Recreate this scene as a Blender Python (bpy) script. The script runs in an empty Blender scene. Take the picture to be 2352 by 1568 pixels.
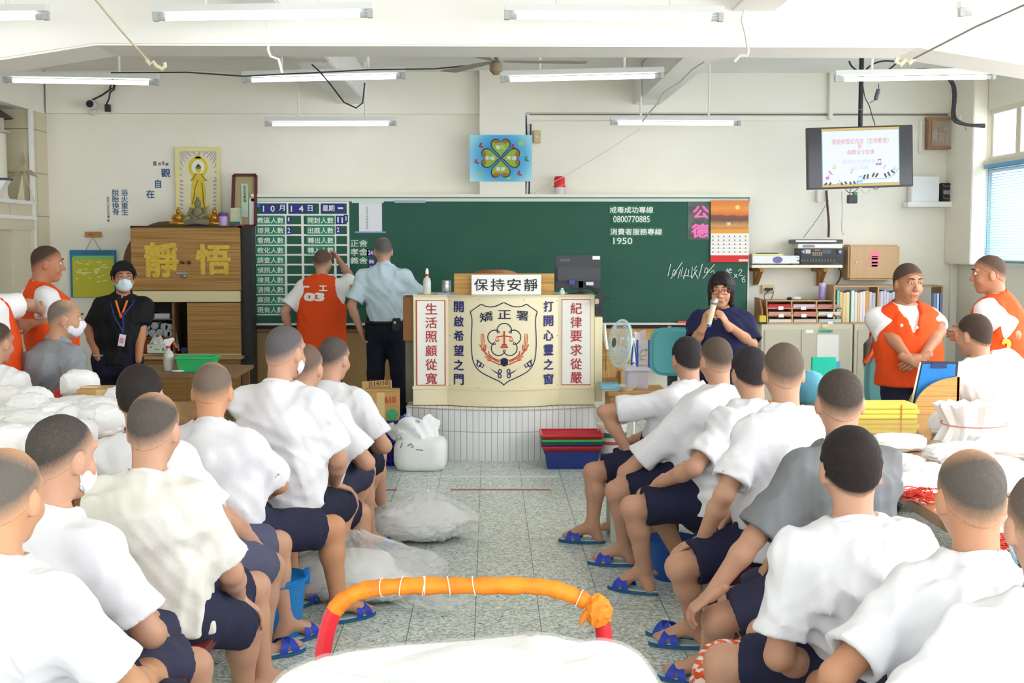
import bpy, bmesh, math, random
import numpy as np
from mathutils import Vector, Matrix
S = bpy.context.scene
C = S.collection
PI = math.pi
# ------------------------------------------------------------------ camera, sky, exposure
F, CX, CY, H = 2870.0, 1176.0, 784.0, 1.67
PITCH, YAW = math.atan(224 / F), math.atan(52 / F)
cd = bpy.data.cameras.new('camera'); cam = bpy.data.objects.new('camera', cd); C.objects.link(cam)
cd.sensor_width = 36; cd.lens = F / 2352 * 36; cd.clip_start = .05
cam.location = (0, 0, H); cam.rotation_euler = (PI / 2 - PITCH, 0, -YAW)
S.camera = cam
CM = cam.rotation_euler.to_matrix()
W = bpy.data.worlds.new('overcast_sky'); S.world = W; W.use_nodes = True
W.node_tree.nodes['Background'].inputs[0].default_value = (.94, .97, 1, 1)
W.node_tree.nodes['Background'].inputs[1].default_value = 3.6
S.view_settings.view_transform = 'Standard'; S.view_settings.look = 'None'
S.view_settings.gamma = 1; S.view_settings.use_curve_mapping = False
S.view_settings.exposure = 0.66
S.cycles.caustics_reflective = False; S.cycles.caustics_refractive = False
sd_ = bpy.data.lights.new('daylight_fill', 'SUN'); sd_.energy = 1.4; sd_.angle = 1.1; sd_.color = (1, .985, .97)      # wide sun lamp added to brighten the window side, imitating bright overcast sky
so_ = bpy.data.objects.new('daylight_fill', sd_); C.objects.link(so_); so_.location = (9, 4, 6); so_.rotation_euler = Vector((-.8, .36, -.46)).to_track_quat('-Z', 'Y').to_euler()
TUBE = 5.0          # strength of the fluorescent tubes

def P(px, py, Y):
    """the point of the room at depth Y seen at photo pixel (px, py)"""
    d = CM @ Vector(((px - CX) / F, (CY - py) / F, -1.0))
    return Vector((0, 0, H)) + d * (Y / d.y)
def G(px, py, z=0.0):
    d = CM @ Vector(((px - CX) / F, (CY - py) / F, -1.0))
    return Vector((0, 0, H)) + d * ((z - H) / d.z)

# ------------------------------------------------------------------ materials
def lin(h):
    c = [int(h[i:i + 2], 16) / 255 for i in (0, 2, 4)]
    return tuple((x / 12.92 if x <= .04045 else ((x + .055) / 1.055) ** 2.4) for x in c) + (1,)
MATS = {}
def mat(h, rough=.6, noise=None, st=(1, 1, 1), bump=None, metal=0, spec=.35, emit=0, h2=None, trans=0, alpha=1, sss=0):
    key = (h, rough, noise, st, bump, metal, spec, emit, h2, trans, alpha, sss)
    if key in MATS: return MATS[key]
    m = bpy.data.materials.new('m_%s_%d' % (h, len(MATS))); m.use_nodes = True
    nt = m.node_tree; b = nt.nodes['Principled BSDF']; L = nt.links.new
    b.inputs['Base Color'].default_value = lin(h); b.inputs['Roughness'].default_value = rough
    b.inputs['Metallic'].default_value = metal; b.inputs['Specular IOR Level'].default_value = spec
    if trans: b.inputs['Transmission Weight'].default_value = trans
    if alpha < 1: b.inputs['Alpha'].default_value = alpha
    if emit:
        b.inputs['Base Color'].default_value = (.03, .03, .03, 1); b.inputs['Emission Color'].default_value = lin(h); b.inputs['Emission Strength'].default_value = emit
    if noise or bump:
        tc = nt.nodes.new('ShaderNodeTexCoord'); mp = nt.nodes.new('ShaderNodeMapping')
        mp.inputs['Scale'].default_value = st; L(tc.outputs['Object'], mp.inputs[0])
    if noise:
        n = nt.nodes.new('ShaderNodeTexNoise'); n.inputs['Scale'].default_value = noise[0]; n.inputs['Detail'].default_value = 5
        L(mp.outputs[0], n.inputs['Vector'])
        mr = nt.nodes.new('ShaderNodeMapRange'); mr.inputs[1].default_value = .5 - .5 / noise[1]; mr.inputs[2].default_value = .5 + .5 / noise[1]
        L(n.outputs['Fac'], mr.inputs[0])
        mx = nt.nodes.new('ShaderNodeMix'); mx.data_type = 'RGBA'
        mx.inputs[6].default_value = lin(h); mx.inputs[7].default_value = lin(h2 or h)
        L(mr.outputs[0], mx.inputs[0]); L(mx.outputs[2], b.inputs['Base Color'])
        if emit: L(mx.outputs[2], b.inputs['Emission Color'])
    if bump:
        n2 = nt.nodes.new('ShaderNodeTexNoise'); n2.inputs['Scale'].default_value = bump[0]; n2.inputs['Detail'].default_value = 4
        L(mp.outputs[0], n2.inputs['Vector'])
        bp = nt.nodes.new('ShaderNodeBump'); bp.inputs['Strength'].default_value = bump[1]; bp.inputs['Distance'].default_value = .01
        L(n2.outputs['Fac'], bp.inputs['Height']); L(bp.outputs[0], b.inputs['Normal'])
    MATS[key] = m
    return m
WHITE = mat('F4F4F2', .5); WALL = mat('F4F1E4', .85, (3, 2), (1, 1, 1), None, h2='F8F5EB'); CEIL = mat('F1F0EA', .85, (2, 2), h2='F6F5F0')
BEIGE = mat('EDE3BE', .5, (2.5, 2), h2='E8DDB4'); BLACK = mat('17181B', .45); DARK = mat('2A2C33', .4); GREY = mat('8C8F93', .5)
STEEL = mat('C9CBCE', .25, metal=1); CHALKW = mat('EEF3EE', .8); RED = mat('C5252B', .45); NAVY = mat('272B78', .5)
def bamboo(h='C9A05E', h2='9A7138', axis='z', sc=60):
    st = {'z': (.6, .6, 40), 'x': (40, .6, .6)}[axis]
    return mat(h, .55, (2.2, 3.2), st, (2.0, .25), h2=h2)
BAMB = bamboo('D2A869', 'A87C42'); BAMB_D = bamboo('B98F55', '8F6833'); WOOD = mat('C89A5E', .5, (3, 3), (1, 1, 12), h2='A97A40')

# ------------------------------------------------------------------ mesh helpers
class MB:
    def __init__(s): s.v = []; s.f = []
    def add(s, vs, fs):
        n = len(s.v); s.v += [tuple(v) for v in vs]; s.f += [tuple(i + n for i in f) for f in fs]; return s
    def box(s, x0, x1, y0, y1, z0, z1):
        return s.add([(x, y, z) for z in (z0, z1) for y in (y0, y1) for x in (x0, x1)],
                     [(0, 2, 3, 1), (4, 5, 7, 6), (0, 1, 5, 4), (2, 6, 7, 3), (0, 4, 6, 2), (1, 3, 7, 5)])
    def bar(s, a, b, w, h, up=(0, 0, 1)):
        a, b = Vector(a), Vector(b); d = (b - a).normalized(); u = Vector(up)
        r = d.cross(u)
        if r.length < 1e-4: r = d.cross(Vector((0, 1, 0)))
        r.normalize(); u = r.cross(d)
        return s.add([p + r * (i * w / 2) + u * (j * h / 2) for p in (a, b) for j in (-1, 1) for i in (-1, 1)],
                     [(0, 2, 3, 1), (4, 5, 7, 6), (0, 1, 5, 4), (2, 6, 7, 3), (0, 4, 6, 2), (1, 3, 7, 5)])
    def tube(s, pts, r, n=8, caps=True, closed=False):
        pts = [Vector(p) for p in pts]; rs = r if isinstance(r, (list, tuple)) else [r] * len(pts)
        k = len(pts); base = len(s.v); u = None
        for i, p in enumerate(pts):
            if closed: t = pts[(i + 1) % k] - pts[i - 1]
            else: t = pts[min(i + 1, k - 1)] - pts[max(i - 1, 0)]
            if t.length < 1e-9: t = Vector((0, 0, 1))
            t.normalize()
            if u is None:
                u = t.orthogonal().normalized()
            u = (u - t * u.dot(t))
            if u.length < 1e-6: u = t.orthogonal()
            u.normalize(); w = t.cross(u)
            s.v += [tuple(p + (u * math.cos(a) + w * math.sin(a)) * rs[i]) for a in (2 * PI * j / n for j in range(n))]
        for i in range(k if closed else k - 1):
            a, b = base + i * n, base + ((i + 1) % k) * n
            s.f += [(a + j, a + (j + 1) % n, b + (j + 1) % n, b + j) for j in range(n)]
        if caps and not closed:
            s.f += [tuple(base + j for j in range(n - 1, -1, -1)), tuple(base + (k - 1) * n + j for j in range(n))]
        return s
    def lathe(s, c, prof, n=20, axis='z', sx=1, sy=1):
        c = Vector(c); base = len(s.v)
        for r, h in prof:
            for j in range(n):
                a = 2 * PI * j / n; q = (r * math.cos(a) * sx, r * math.sin(a) * sy, h)
                if axis == 'y': q = (q[0], h, q[1])
                if axis == 'x': q = (h, q[0], q[1])
                s.v.append(tuple(c + Vector(q)))
        for i in range(len(prof) - 1):
            a, b = base + i * n, base + (i + 1) * n
            s.f += [(a + j, a + (j + 1) % n, b + (j + 1) % n, b + j) for j in range(n)]
        s.f += [tuple(base + j for j in range(n - 1, -1, -1)), tuple(base + (len(prof) - 1) * n + j for j in range(n))]
        return s
    def ball(s, c, r, n=14, m=9):
        if not isinstance(r, (tuple, list)): r = (r, r, r)
        pr = [(max(math.sin(PI * i / m), 1e-3), -math.cos(PI * i / m)) for i in range(m + 1)]
        k = len(s.v); s.lathe((0, 0, 0), pr, n)
        for i in range(k, len(s.v)):
            v = s.v[i]; s.v[i] = (c[0] + v[0] * r[0], c[1] + v[1] * r[1], c[2] + v[2] * r[2])
        return s
    def prism(s, poly, a, b, axis='y'):
        """polygon in XZ (axis y), XY (axis z) or YZ (axis x), extruded from a to b"""
        n = len(poly)
        def q(p, t): return (p[0], t, p[1]) if axis == 'y' else ((p[0], p[1], t) if axis == 'z' else (t, p[0], p[1]))
        return s.add([q(p, a) for p in poly] + [q(p, b) for p in poly],
                     [tuple(range(n)), tuple(range(2 * n - 1, n - 1, -1))] + [(i, i + n, (i + 1) % n + n, (i + 1) % n) for i in range(n)])
    def grid(s, fn, nu, nv):
        base = len(s.v)
        s.v += [tuple(fn(i / nu, j / nv)) for j in range(nv + 1) for i in range(nu + 1)]
        s.f += [(base + j * (nu + 1) + i, base + j * (nu + 1) + i + 1, base + (j + 1) * (nu + 1) + i + 1, base + (j + 1) * (nu + 1) + i) for j in range(nv) for i in range(nu)]
        return s
    def xf(s, M):
        s.v = [tuple(M @ Vector(v)) for v in s.v]; return s
WL = {}
def tag(o, label=None, cat=None, group=None, kind=None):
    if label: o['label'] = label
    if cat: o['category'] = cat
    if group: o['group'] = group
    if kind: o['kind'] = kind
    return o
def finish(name, me, m, parent, smooth):
    o = bpy.data.objects.new(name, me); C.objects.link(o)
    for k in (m if isinstance(m, (list, tuple)) else [m]): me.materials.append(k)
    if smooth: me.polygons.foreach_set('use_smooth', [True] * len(me.polygons))
    if parent is not None: o.parent = parent
    return o
def obj(name, mb, m, parent=None, smooth=False, bev=0, label=None, cat=None, group=None, kind=None, fix=True, seg=2):
    vs = mb.v
    if parent is None:
        A = np.array(vs); lo, hi = A.min(0), A.max(0)
        off = Vector(((lo[0] + hi[0]) / 2, (lo[1] + hi[1]) / 2, lo[2]))
    else: off = WL.get(parent.name, Vector((0, 0, 0)))
    me = bpy.data.meshes.new(name)
    me.from_pydata([(v[0] - off[0], v[1] - off[1], v[2] - off[2]) for v in vs], [], mb.f)
    if fix or bev:
        bm = bmesh.new(); bm.from_mesh(me)
        if fix: bmesh.ops.recalc_face_normals(bm, faces=bm.faces)
        if bev:
            es = [e for e in bm.edges if len(e.link_faces) == 2 and e.calc_face_angle(0) > .6]
            bmesh.ops.bevel(bm, geom=es, offset=bev, segments=seg, affect='EDGES', clamp_overlap=True)
        bm.to_mesh(me); bm.free()
    o = finish(name, me, m, parent, smooth)
    if parent is None: o.location = off
    if smooth and bev == 0:
        try: me.set_sharp_from_angle(angle=math.radians(40))
        except Exception: pass
    WL[o.name] = off
    return tag(o, label, cat, group, kind)
def thing(name, label, cat, loc=(0, 0, 0), group=None):
    o = bpy.data.objects.new(name, None); C.objects.link(o); o.empty_display_size = .1
    o.location = loc; WL[o.name] = Vector(loc)
    return tag(o, label, cat, group)
def dup(o, loc=None, rot=None, label=None, scale=None, parent=None):
    c = o.copy(); C.objects.link(c)
    if parent is not None: c.parent = parent
    if loc is not None: c.location = loc
    if rot is not None: c.rotation_euler = (0, 0, rot)
    if scale: c.scale = scale
    if label: c['label'] = label
    for ch in list(o.children): dup(ch, parent=c)
    return c
def struct(name, mb, m, smooth=False, bev=0): return obj(name, mb, m, None, smooth, bev, kind='structure')
TXT = {}
def textmesh(s, bold=0.0, space=1.0):
    """letters as a flat mesh, bounds scaled to the unit square"""
    k = (s, bold, space)
    if k not in TXT:
        c = bpy.data.curves.new('lettering', 'FONT'); c.body = s; c.space_line = space; c.align_x = 'CENTER'; c.resolution_u = 3
        o = bpy.data.objects.new('lettering', c); C.objects.link(o)
        me = bpy.data.meshes.new_from_object(o.evaluated_get(bpy.context.evaluated_depsgraph_get()))
        v = np.array([x.co[:2] for x in me.vertices]); f = [tuple(p.vertices) for p in me.polygons]
        if bold:
            n = len(v); f = [tuple(i + q * n for i in p) for q in range(5) for p in f]
            v = np.concatenate([v + np.array(d) * bold for d in ((0, 0), (1, .6), (-1, -.6), (-.6, 1), (.6, -1))])
        lo, hi = v.min(0), v.max(0); v = (v - lo) / np.maximum(hi - lo, 1e-6)
        lay = np.repeat(np.arange(5), n) if bold else np.zeros(len(v))
        TXT[k] = (np.column_stack([v, lay * .0003]), f)
        bpy.data.objects.remove(o); bpy.data.curves.remove(c); bpy.data.meshes.remove(me)
    return TXT[k]
def lettering(s, rect, Y, m, parent=None, bold=.012, name='lettering', space=1.0, tilt=0, **kw):
    """text filling a pixel rectangle of the photo on the plane at depth Y"""
    a, b = P(rect[0], rect[3], Y), P(rect[2], rect[1], Y)
    v, f = textmesh(s, bold, space); mb = MB()
    mb.add([(a.x + (b.x - a.x) * q[0], Y - q[2], a.z + (b.z - a.z) * q[1]) for q in v], f)
    if tilt:
        c = (a + b) / 2; mb.xf(Matrix.Translation(c) @ Matrix.Rotation(tilt, 4, 'Y') @ Matrix.Translation(-c))
    return obj(name, mb, m, parent, fix=False, **kw)
def pbox(mb, x0, y0, x1, y1, Y0, Y1, Yr=None):
    """a box whose front face (at Y0) fills a pixel rectangle"""
    a, b = P(x0, y1, Yr or Y0), P(x1, y0, Yr or Y0)
    return mb.box(a.x, b.x, Y0, Y1, a.z, b.z)
rnd = random.Random(7)
def catenary(a, b, sag, n=12):
    a, b = Vector(a), Vector(b)
    return [a.lerp(b, i / n) - Vector((0, 0, sag * 4 * (i / n) * (1 - i / n))) for i in range(n + 1)]
def wire(name, pts, r, m, label, cat='cable', parent=None, group=None):
    return obj(name, MB().tube(pts, r, 6), m, parent, True, label=label, cat=cat, group=group)
# ------------------------------------------------------------------ the room
YB = 12.70
def terrazzo():
    m = bpy.data.materials.new('terrazzo'); m.use_nodes = True; nt = m.node_tree; L = nt.links.new; N = nt.nodes.new
    b = nt.nodes['Principled BSDF']; tc = N('ShaderNodeTexCoord')
    v = N('ShaderNodeTexVoronoi'); v.inputs['Scale'].default_value = 95; L(tc.outputs['Object'], v.inputs['Vector'])
    r = N('ShaderNodeValToRGB'); r.color_ramp.interpolation = 'CONSTANT'
    for p, h in ((0, '9DB3A8'), (.24, 'C6D3CB'), (.5, 'E8EEE9'), (.72, 'D8E1DA'), (.88, 'F8FAF7')):
        e = r.color_ramp.elements.new(p); e.color = lin(h)
    r.color_ramp.elements.remove(r.color_ramp.elements[-1])
    sp = N('ShaderNodeSeparateColor'); L(v.outputs['Color'], sp.inputs[0]); L(sp.outputs[0], r.inputs[0])
    br = N('ShaderNodeTexBrick'); mp = N('ShaderNodeMapping'); mp.inputs['Rotation'].default_value = (0, 0, PI / 2)
    mp.inputs['Location'].default_value = (.1, .065, 0)
    L(tc.outputs['Object'], mp.inputs[0]); L(mp.outputs[0], br.inputs['Vector'])
    br.offset = .41; br.inputs['Scale'].default_value = 1; br.inputs['Mortar Size'].default_value = .0022; br.inputs['Mortar Smooth'].default_value = .2
    br.inputs['Brick Width'].default_value = .87; br.inputs['Row Height'].default_value = .289
    nz = N('ShaderNodeTexNoise'); nz.inputs['Scale'].default_value = 1.3; L(tc.outputs['Object'], nz.inputs['Vector'])
    m1 = N('ShaderNodeMix'); m1.data_type = 'RGBA'; m1.blend_type = 'MULTIPLY'; m1.inputs[0].default_value = .12
    L(r.outputs[0], m1.inputs[6]); L(nz.outputs['Fac'], m1.inputs[7])
    m2 = N('ShaderNodeMix'); m2.data_type = 'RGBA'; L(br.outputs['Fac'], m2.inputs[0]); L(m1.outputs[2], m2.inputs[6]); m2.inputs[7].default_value = lin('4F5E58')
    L(m2.outputs[2], b.inputs['Base Color']); b.inputs['Roughness'].default_value = .28; b.inputs['Specular IOR Level'].default_value = .4
    return m
def tiles(h, grout, w, hh, axes, mortar=.004, offset=0, rough=.25, loc=(0, 0, 0)):
    m = bpy.data.materials.new('tiles_' + h); m.use_nodes = True; nt = m.node_tree; L = nt.links.new; N = nt.nodes.new
    b = nt.nodes['Principled BSDF']; tc = N('ShaderNodeTexCoord'); s = N('ShaderNodeSeparateXYZ'); c = N('ShaderNodeCombineXYZ'); br = N('ShaderNodeTexBrick')
    L(tc.outputs['Object'], s.inputs[0]); L(s.outputs[axes[0]], c.inputs[0]); L(s.outputs[axes[1]], c.inputs[1])
    mp = N('ShaderNodeMapping'); mp.inputs['Location'].default_value = loc; L(c.outputs[0], mp.inputs[0]); L(mp.outputs[0], br.inputs['Vector'])
    br.offset = offset; br.inputs['Scale'].default_value = 1; br.inputs['Mortar Size'].default_value = mortar; br.inputs['Mortar Smooth'].default_value = .1
    br.inputs['Brick Width'].default_value = w; br.inputs['Row Height'].default_value = hh
    br.inputs['Color1'].default_value = lin(h); br.inputs['Color2'].default_value = lin(h); br.inputs['Mortar'].default_value = lin(grout)
    L(br.outputs['Color'], b.inputs['Base Color']); b.inputs['Roughness'].default_value = rough
    return m
fl = struct('floor', MB().box(-6.5, 6.5, -2.5, YB + .1, -.1, 0), terrazzo())
struct('wall_back', MB().box(-4.7, 5.0, YB, YB + .15, 0, 3.5), WALL)
struct('ceiling', MB().box(-4.7, 5.0, -2.5, YB + .15, 3.38, 3.5), CEIL)
mb = MB().box(-4.4, -.1, YB - .07, YB, 2.965, 3.38)
struct('trim_1', mb, WALL)
struct('trim_2', MB().box(.36, 4.75, YB - .03, YB, 2.985, 3.38), WALL)
struct('trim_9', MB().box(.36, 4.75, YB - .012, YB, 2.965, 2.974), mat('6E675C', .8))
struct('column', MB().box(P(1101, 300, 12.5).x, P(1207, 300, 12.5).x, 12.5, YB, 2.0, 3.38), WALL, bev=.004)
# beams: a haunched one across the room and two running towards the board
hz = lambda x: 2.85 - max(0, abs(x - .12) - 2.47) * .157
poly = [(-4.55, 3.38), (-4.55, hz(-4.55)), (-2.35, 2.85), (2.59, 2.85), (4.85, hz(4.85)), (4.85, 3.38)]
struct('beam', MB().prism(poly, 7.6, 8.05), CEIL, bev=.012)
struct('beam', MB().box(-1.5, -1.22, 8.0, YB, 3.06, 3.38), CEIL, bev=.01)
struct('beam', MB().box(1.45, 1.72, 8.0, YB, 3.06, 3.38), CEIL, bev=.01)
struct('beam', MB().box(-1.5, -1.22, -2.5, 7.65, 3.06, 3.38), CEIL, bev=.01)
struct('beam', MB().box(1.45, 1.72, -2.5, 7.65, 3.06, 3.38), CEIL, bev=.01)
# left wall with the tiled niche over the door
XL = -4.42
TILE = tiles('D9D0B4', '8E8672', .62, .42, (1, 2), .004, loc=(.1, .16, 0)); TILE2 = tiles('CFC5A8', '8E8672', .7, .42, (0, 2), .004, loc=(.2, .16, 0))
nz0, nz1, dz1 = 2.06, 2.96, 1.86
mb = MB().box(XL - .6, XL, 10.0, YB, nz1, 3.5)
struct('wall_left', mb, WALL)
struct('wall_left', MB().box(XL - .6, XL, 12.27, YB, 0, nz1), TILE)
struct('wall_left', MB().box(XL - .6, XL, 10.0, 12.27, dz1 + .06, nz0), TILE)
struct('wall_left', MB().box(XL - .6, XL - .5, 10.0, 12.27, nz0, nz1), TILE)
struct('wall_left', MB().box(XL - .2, XL, -2.5, 10.0, 0, 3.5), WALL)
struct('trim_3', MB().box(XL - .02, XL + .02, 12.235, 12.275, 0, nz1), WHITE, bev=.005)
struct('trim_4', MB().box(XL - .5, XL + .03, 10.0, 12.27, nz0 - .015, nz0 + .02), WHITE, bev=.005)
struct('trim_5', MB().box(XL - .02, XL + .035, 10.0, 12.27, dz1 + .04, dz1 + .075), WHITE, bev=.005)
struct('trim_6', MB().box(XL - .35, XL - .5, 12.262, 12.268, nz0, nz1), TILE2)
d = struct('door_1', MB().box(XL - .26, XL - .22, 10.0, 11.75, 0, dz1), mat('A9A28C', .5, (4, 2), (1, 1, .2), h2='938C78'))
fr = MB()
for k, (a, b) in enumerate(((12.18, 12.27), (12.06, 12.12))): fr.box(XL - .1, XL + .012 - k * .01, a, b, 0, dz1 + .02)
fr.box(XL - .26, XL, 11.7, 12.2, 0, dz1 + .01).box(XL - .1, XL + .015, 10.0, 12.27, dz1 - .06, dz1 + .04)
obj('door_frame', fr, mat('DDD5BC', .5), d, bev=.006)
mb = MB()
for k in range(3): mb.tube([(XL - .12, 11.3 - k * .09, .1), (XL - .12, 11.3 - k * .09, 1.78)], .022, 10)
obj('steel_bar', mb, STEEL, d, True)
# right wall with windows
XR = 4.78
struct('wall_right', MB().box(XR, XR + .2, 12.02, YB, 0, 3.5), WALL, bev=.006)
struct('wall_right', MB().box(XR, XR + .2, 9.6, 12.02, 2.95, 3.5), WALL)
struct('wall_right', MB().box(XR, XR + .2, 9.6, 12.02, 0, 1.47), WALL)
struct('wall_right', MB().box(XR, XR + .2, -2.5, 9.6, 0, .95), WALL)
struct('wall_right', MB().box(XR, XR + .2, -2.5, 9.6, 2.95, 3.5), WALL)
struct('wall_front', MB().box(-4.7, 5.0, -2.65, -2.5, 0, .9).box(-4.7, 5.0, -2.65, -2.5, 2.95, 3.5), WALL)
struct('trim_7', MB().box(XR - .14, XR, 12.02, YB, 1.47, 3.38), WALL, bev=.008)
FRAME = mat('E8E2D2', .5)
def window(name, z0, z1, ys, y_end):
    w = struct(name, MB().box(XR + .02, XR + .1, 9.6, 12.02, z1 - .05, z1).box(XR + .02, XR + .1, 9.6, 12.02, z0, z0 + .05), FRAME)
    m = MB()
    for y in ys: m.box(XR + .03, XR + .09, y - .025, y + .025, z0, z1)
    obj('window_frame', m, FRAME, w, bev=.004)
    obj('pane', MB().box(XR + .058, XR + .062, 9.6, 12.0, z0 + .05, z1 - .05), mat('F4FAFC', .02, alpha=.1), w)
    return w
window('window_1', 2.45, 2.95, (11.98, 11.42, 11.36, 10.7), 0)
window('window_2', 1.47, 2.40, (11.98, 10.8), 0)
struct('trim_8', MB().box(XR - .03, XR + .2, 9.6, 12.05, 2.38, 2.47), FRAME, bev=.006)
bl = thing('window_blind', 'pale blue venetian blind hanging in the bright window', 'blind', (XR - .03, 11.2, 1.5))
mb = MB(); mbl = MB()
for k in range(34):
    z = 1.52 + k * .0255
    mb.add([(XR - .045, 10.0, z), (XR - .045, 11.93, z), (XR - .012, 11.93, z + .014), (XR - .012, 10.0, z + .014)], [(0, 1, 2, 3)])
obj('slats', mb, mat('9CD3F2', .4), bl); obj('headrail', MB().box(XR - .05, XR - .005, 10.0, 11.95, 2.385, 2.42), mat('5FB2E6', .4), bl)
for y in (11.85, 10.9): mbl.tube([(XR - .048, y, 1.5), (XR - .048, y, 2.4)], .003, 5)
obj('ladder_cord', mbl, mat('4B9AD0', .5), bl); obj('bottom_rail', MB().box(XR - .05, XR - .01, 10.0, 11.93, 1.495, 1.515), mat('8A949B', .4), bl)

# ------------------------------------------------------------------ fluorescent lights
LAMP_HOUSE = mat('ECEFEE', .4); LAMP_GREY = mat('B9BCBB', .5); TUBE_M = mat('F6FCFF', .4, emit=TUBE)
def lamp(pa, pb, Y, label, rods, seen=True):
    """a batten from pixel pa to pixel pb (bottom of the tube) at depth Y, hung on two rods"""
    a, b = P(pa[0], pa[1], Y), P(pb[0], pb[1], Y)
    z = (a.z + b.z) / 2; L = (b.x - a.x) / 2; c = Vector(((a.x + b.x) / 2, Y, z))
    t = thing('ceiling_light', label, 'light', tuple(c), 'fluorescent battens')
    roll = math.atan2(b.z - a.z, b.x - a.x); x0, x1 = c.x - L, c.x + L
    R = Matrix.Translation(c) @ Matrix.Rotation(-roll, 4, 'Y') @ Matrix.Translation(-c)
    hp = [(Y - .045, z + .045), (Y - .03, z + .085), (Y + .03, z + .085), (Y + .045, z + .045)]
    obj('housing', MB().prism(hp, x0, x1, 'x').xf(R), LAMP_HOUSE, t, bev=.003)
    obj('tube', MB().tube([(x0 + .07, Y, z + .018), (x1 - .07, Y, z + .018)], .0165, 12).xf(R), TUBE_M, t, True)
    for s, x in ((1, x0), (-1, x1)):
        obj('lamp_holder', MB().box(min(x, x + s * .03), max(x, x + s * .03), Y - .02, Y + .02, z, z + .05).tube([(x + s * .03, Y, z + .018), (x + s * .075, Y, z + .018)], .017, 10).xf(R), LAMP_GREY, t, bev=.002)
    for px in rods:
        x = P(px, 100, Y).x
        zc = 3.40
        if -1.5 < x < -1.22 or 1.45 < x < 1.72: zc = 3.07
        obj('rod', MB().tube([(x, Y, z + .08), (x, Y, zc)], .011, 8), WHITE, t, True)
    return t
lamp((-390, 52), (112, 46), 7.15, 'fluorescent batten in the near row, farthest from the window, cut by the photo edge', (-300, 20))
lamp((352, 49), (856, 41), 7.15, 'fluorescent batten in the near row, second from the wall with the door', (473, 735))
lamp((1158, 45), (1661, 50), 7.15, 'fluorescent batten in the near row, above the clover picture and beacon', (1280, 1540))
lamp((2202, 38), (2702, 38), 7.15, 'fluorescent batten in the near row, nearest the window, cut by the photo edge', (2320, 2600))
lamp((8, 190), (364, 196), 9.6, 'fluorescent batten of the second row, hanging above the security camera', (60, 272))
lamp((557, 190), (931, 181), 9.6, 'fluorescent batten of the second row, above the board chart', (646, 845))
lamp((1150, 189), (1525, 180), 9.6, 'fluorescent batten of the second row, beside the fan motor', (1240, 1434))
lamp((1917, 188), (2286, 182), 9.6, 'fluorescent batten of the second row, crossing the television pole', (2004, 2194))
lamp((609, 290), (910, 289), 11.95, 'fluorescent batten closest to the back wall, above the board chart', (684, 838))
lamp((1402, 287), (1701, 289), 11.95, 'fluorescent batten closest to the back wall, above the orange calendar', (1473, 1630))
# ------------------------------------------------------------------ the blackboard and what is on it
YK = 12.45
BOARD = mat('1B5545', .55, (2.5, 2.5), (1, 1, 1), h2='235A4A'); ALU = mat('D9DDDB', .4)
bb = thing('blackboard', 'long green blackboard in a pale metal frame on the back wall', 'blackboard', tuple(P(1150, 745, YK)))
m = MB(); pbox(m, 580, 462, 1720, 740.5, YK, YK + .03); obj('writing_surface', m, BOARD, bb)
m = MB(); pbox(m, 576, 741, 1722, 747, YK - .06, YK + .03); obj('chalk_tray', m, ALU, None, bev=.003, label='pale metal chalk tray along the foot of the blackboard', cat='tray')
m = MB(); pbox(m, 576, 455, 1722, 463, YK - .002, YK + .03)
pbox(m, 576, 455, 585, 740, YK - .002, YK + .03); pbox(m, 1715, 455, 1723, 740, YK - .002, YK + .03); obj('board_frame', m, ALU, bb, bev=.003)
m = MB(); pbox(m, 590, 452.5, 1722, 455, YK - .002, YK + .02); obj('top_strip', m, mat('3E7A62', .5), bb)
m = MB(); pbox(m, 577, 446, 1728, 452.4, YK - .01, 12.7, YK); struct('trim_10', m, WALL, bev=.004)
m = MB(); pbox(m, 590, 746, 1720, 755, YK + .01, YK + .05); obj('lower_batten', m, mat('3B2723', .6), None, label='dark batten below the blackboard tray', cat='batten')
# white tape grid of the chart
m = MB(); yg = YK - .002
def hl(x0, x1, y, w=2): pbox(m, x0, y - w, x1, y + w, yg, YK)
def vl(x, y0, y1, w=1.7): pbox(m, x - w, y0, x + w, y1, yg - .0005, YK)
ROWS = [493, 517, 539.5, 562.5, 585, 607.5, 631, 653, 675.5, 699, 722]
hl(585, 801, 465)
for i, y in enumerate(ROWS): hl(585, 801 if i < 9 else 659, y)
vl(586.5, 463, 724, 1.5); vl(800, 463, 677); vl(656, 493, 724); vl(695.5, 493, 676); vl(770, 493, 676); vl(660, 463, 493); vl(734.5, 463, 493)
obj('grid_lines', m, CHALKW, bb)
STRIP = mat('1F8A63', .5); CARD = mat('2B2F8C', .5); DGREEN = mat('1F6B4C', .5)
ORD = 'first second third fourth fifth sixth seventh eighth ninth tenth'.split()
def strip(s, rect, label, m=STRIP, name='label_strip', grp='label strips on the board chart', ink=CHALKW, pad=(3, 2.5), bold=.018, cat='label', Y=YK - .006, rr=None, tilt=0):
    mb = MB(); pbox(mb, rect[0], rect[1], rect[2], rect[3], Y, Y + .004)
    o = obj(name, mb, m, label=label, cat=cat, group=grp)
    if s in ('1',) and rr is None: c_ = (rect[0] + rect[2]) / 2; rr = (c_ - 1.6, rect[1] + 3, c_ + 1.6, rect[3] - 3)
    lettering(s, rr or (rect[0] + pad[0], rect[1] + pad[1], rect[2] - pad[0], rect[3] - pad[1]), Y - .001, ink, o, bold, tilt=tilt)
    return o
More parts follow.
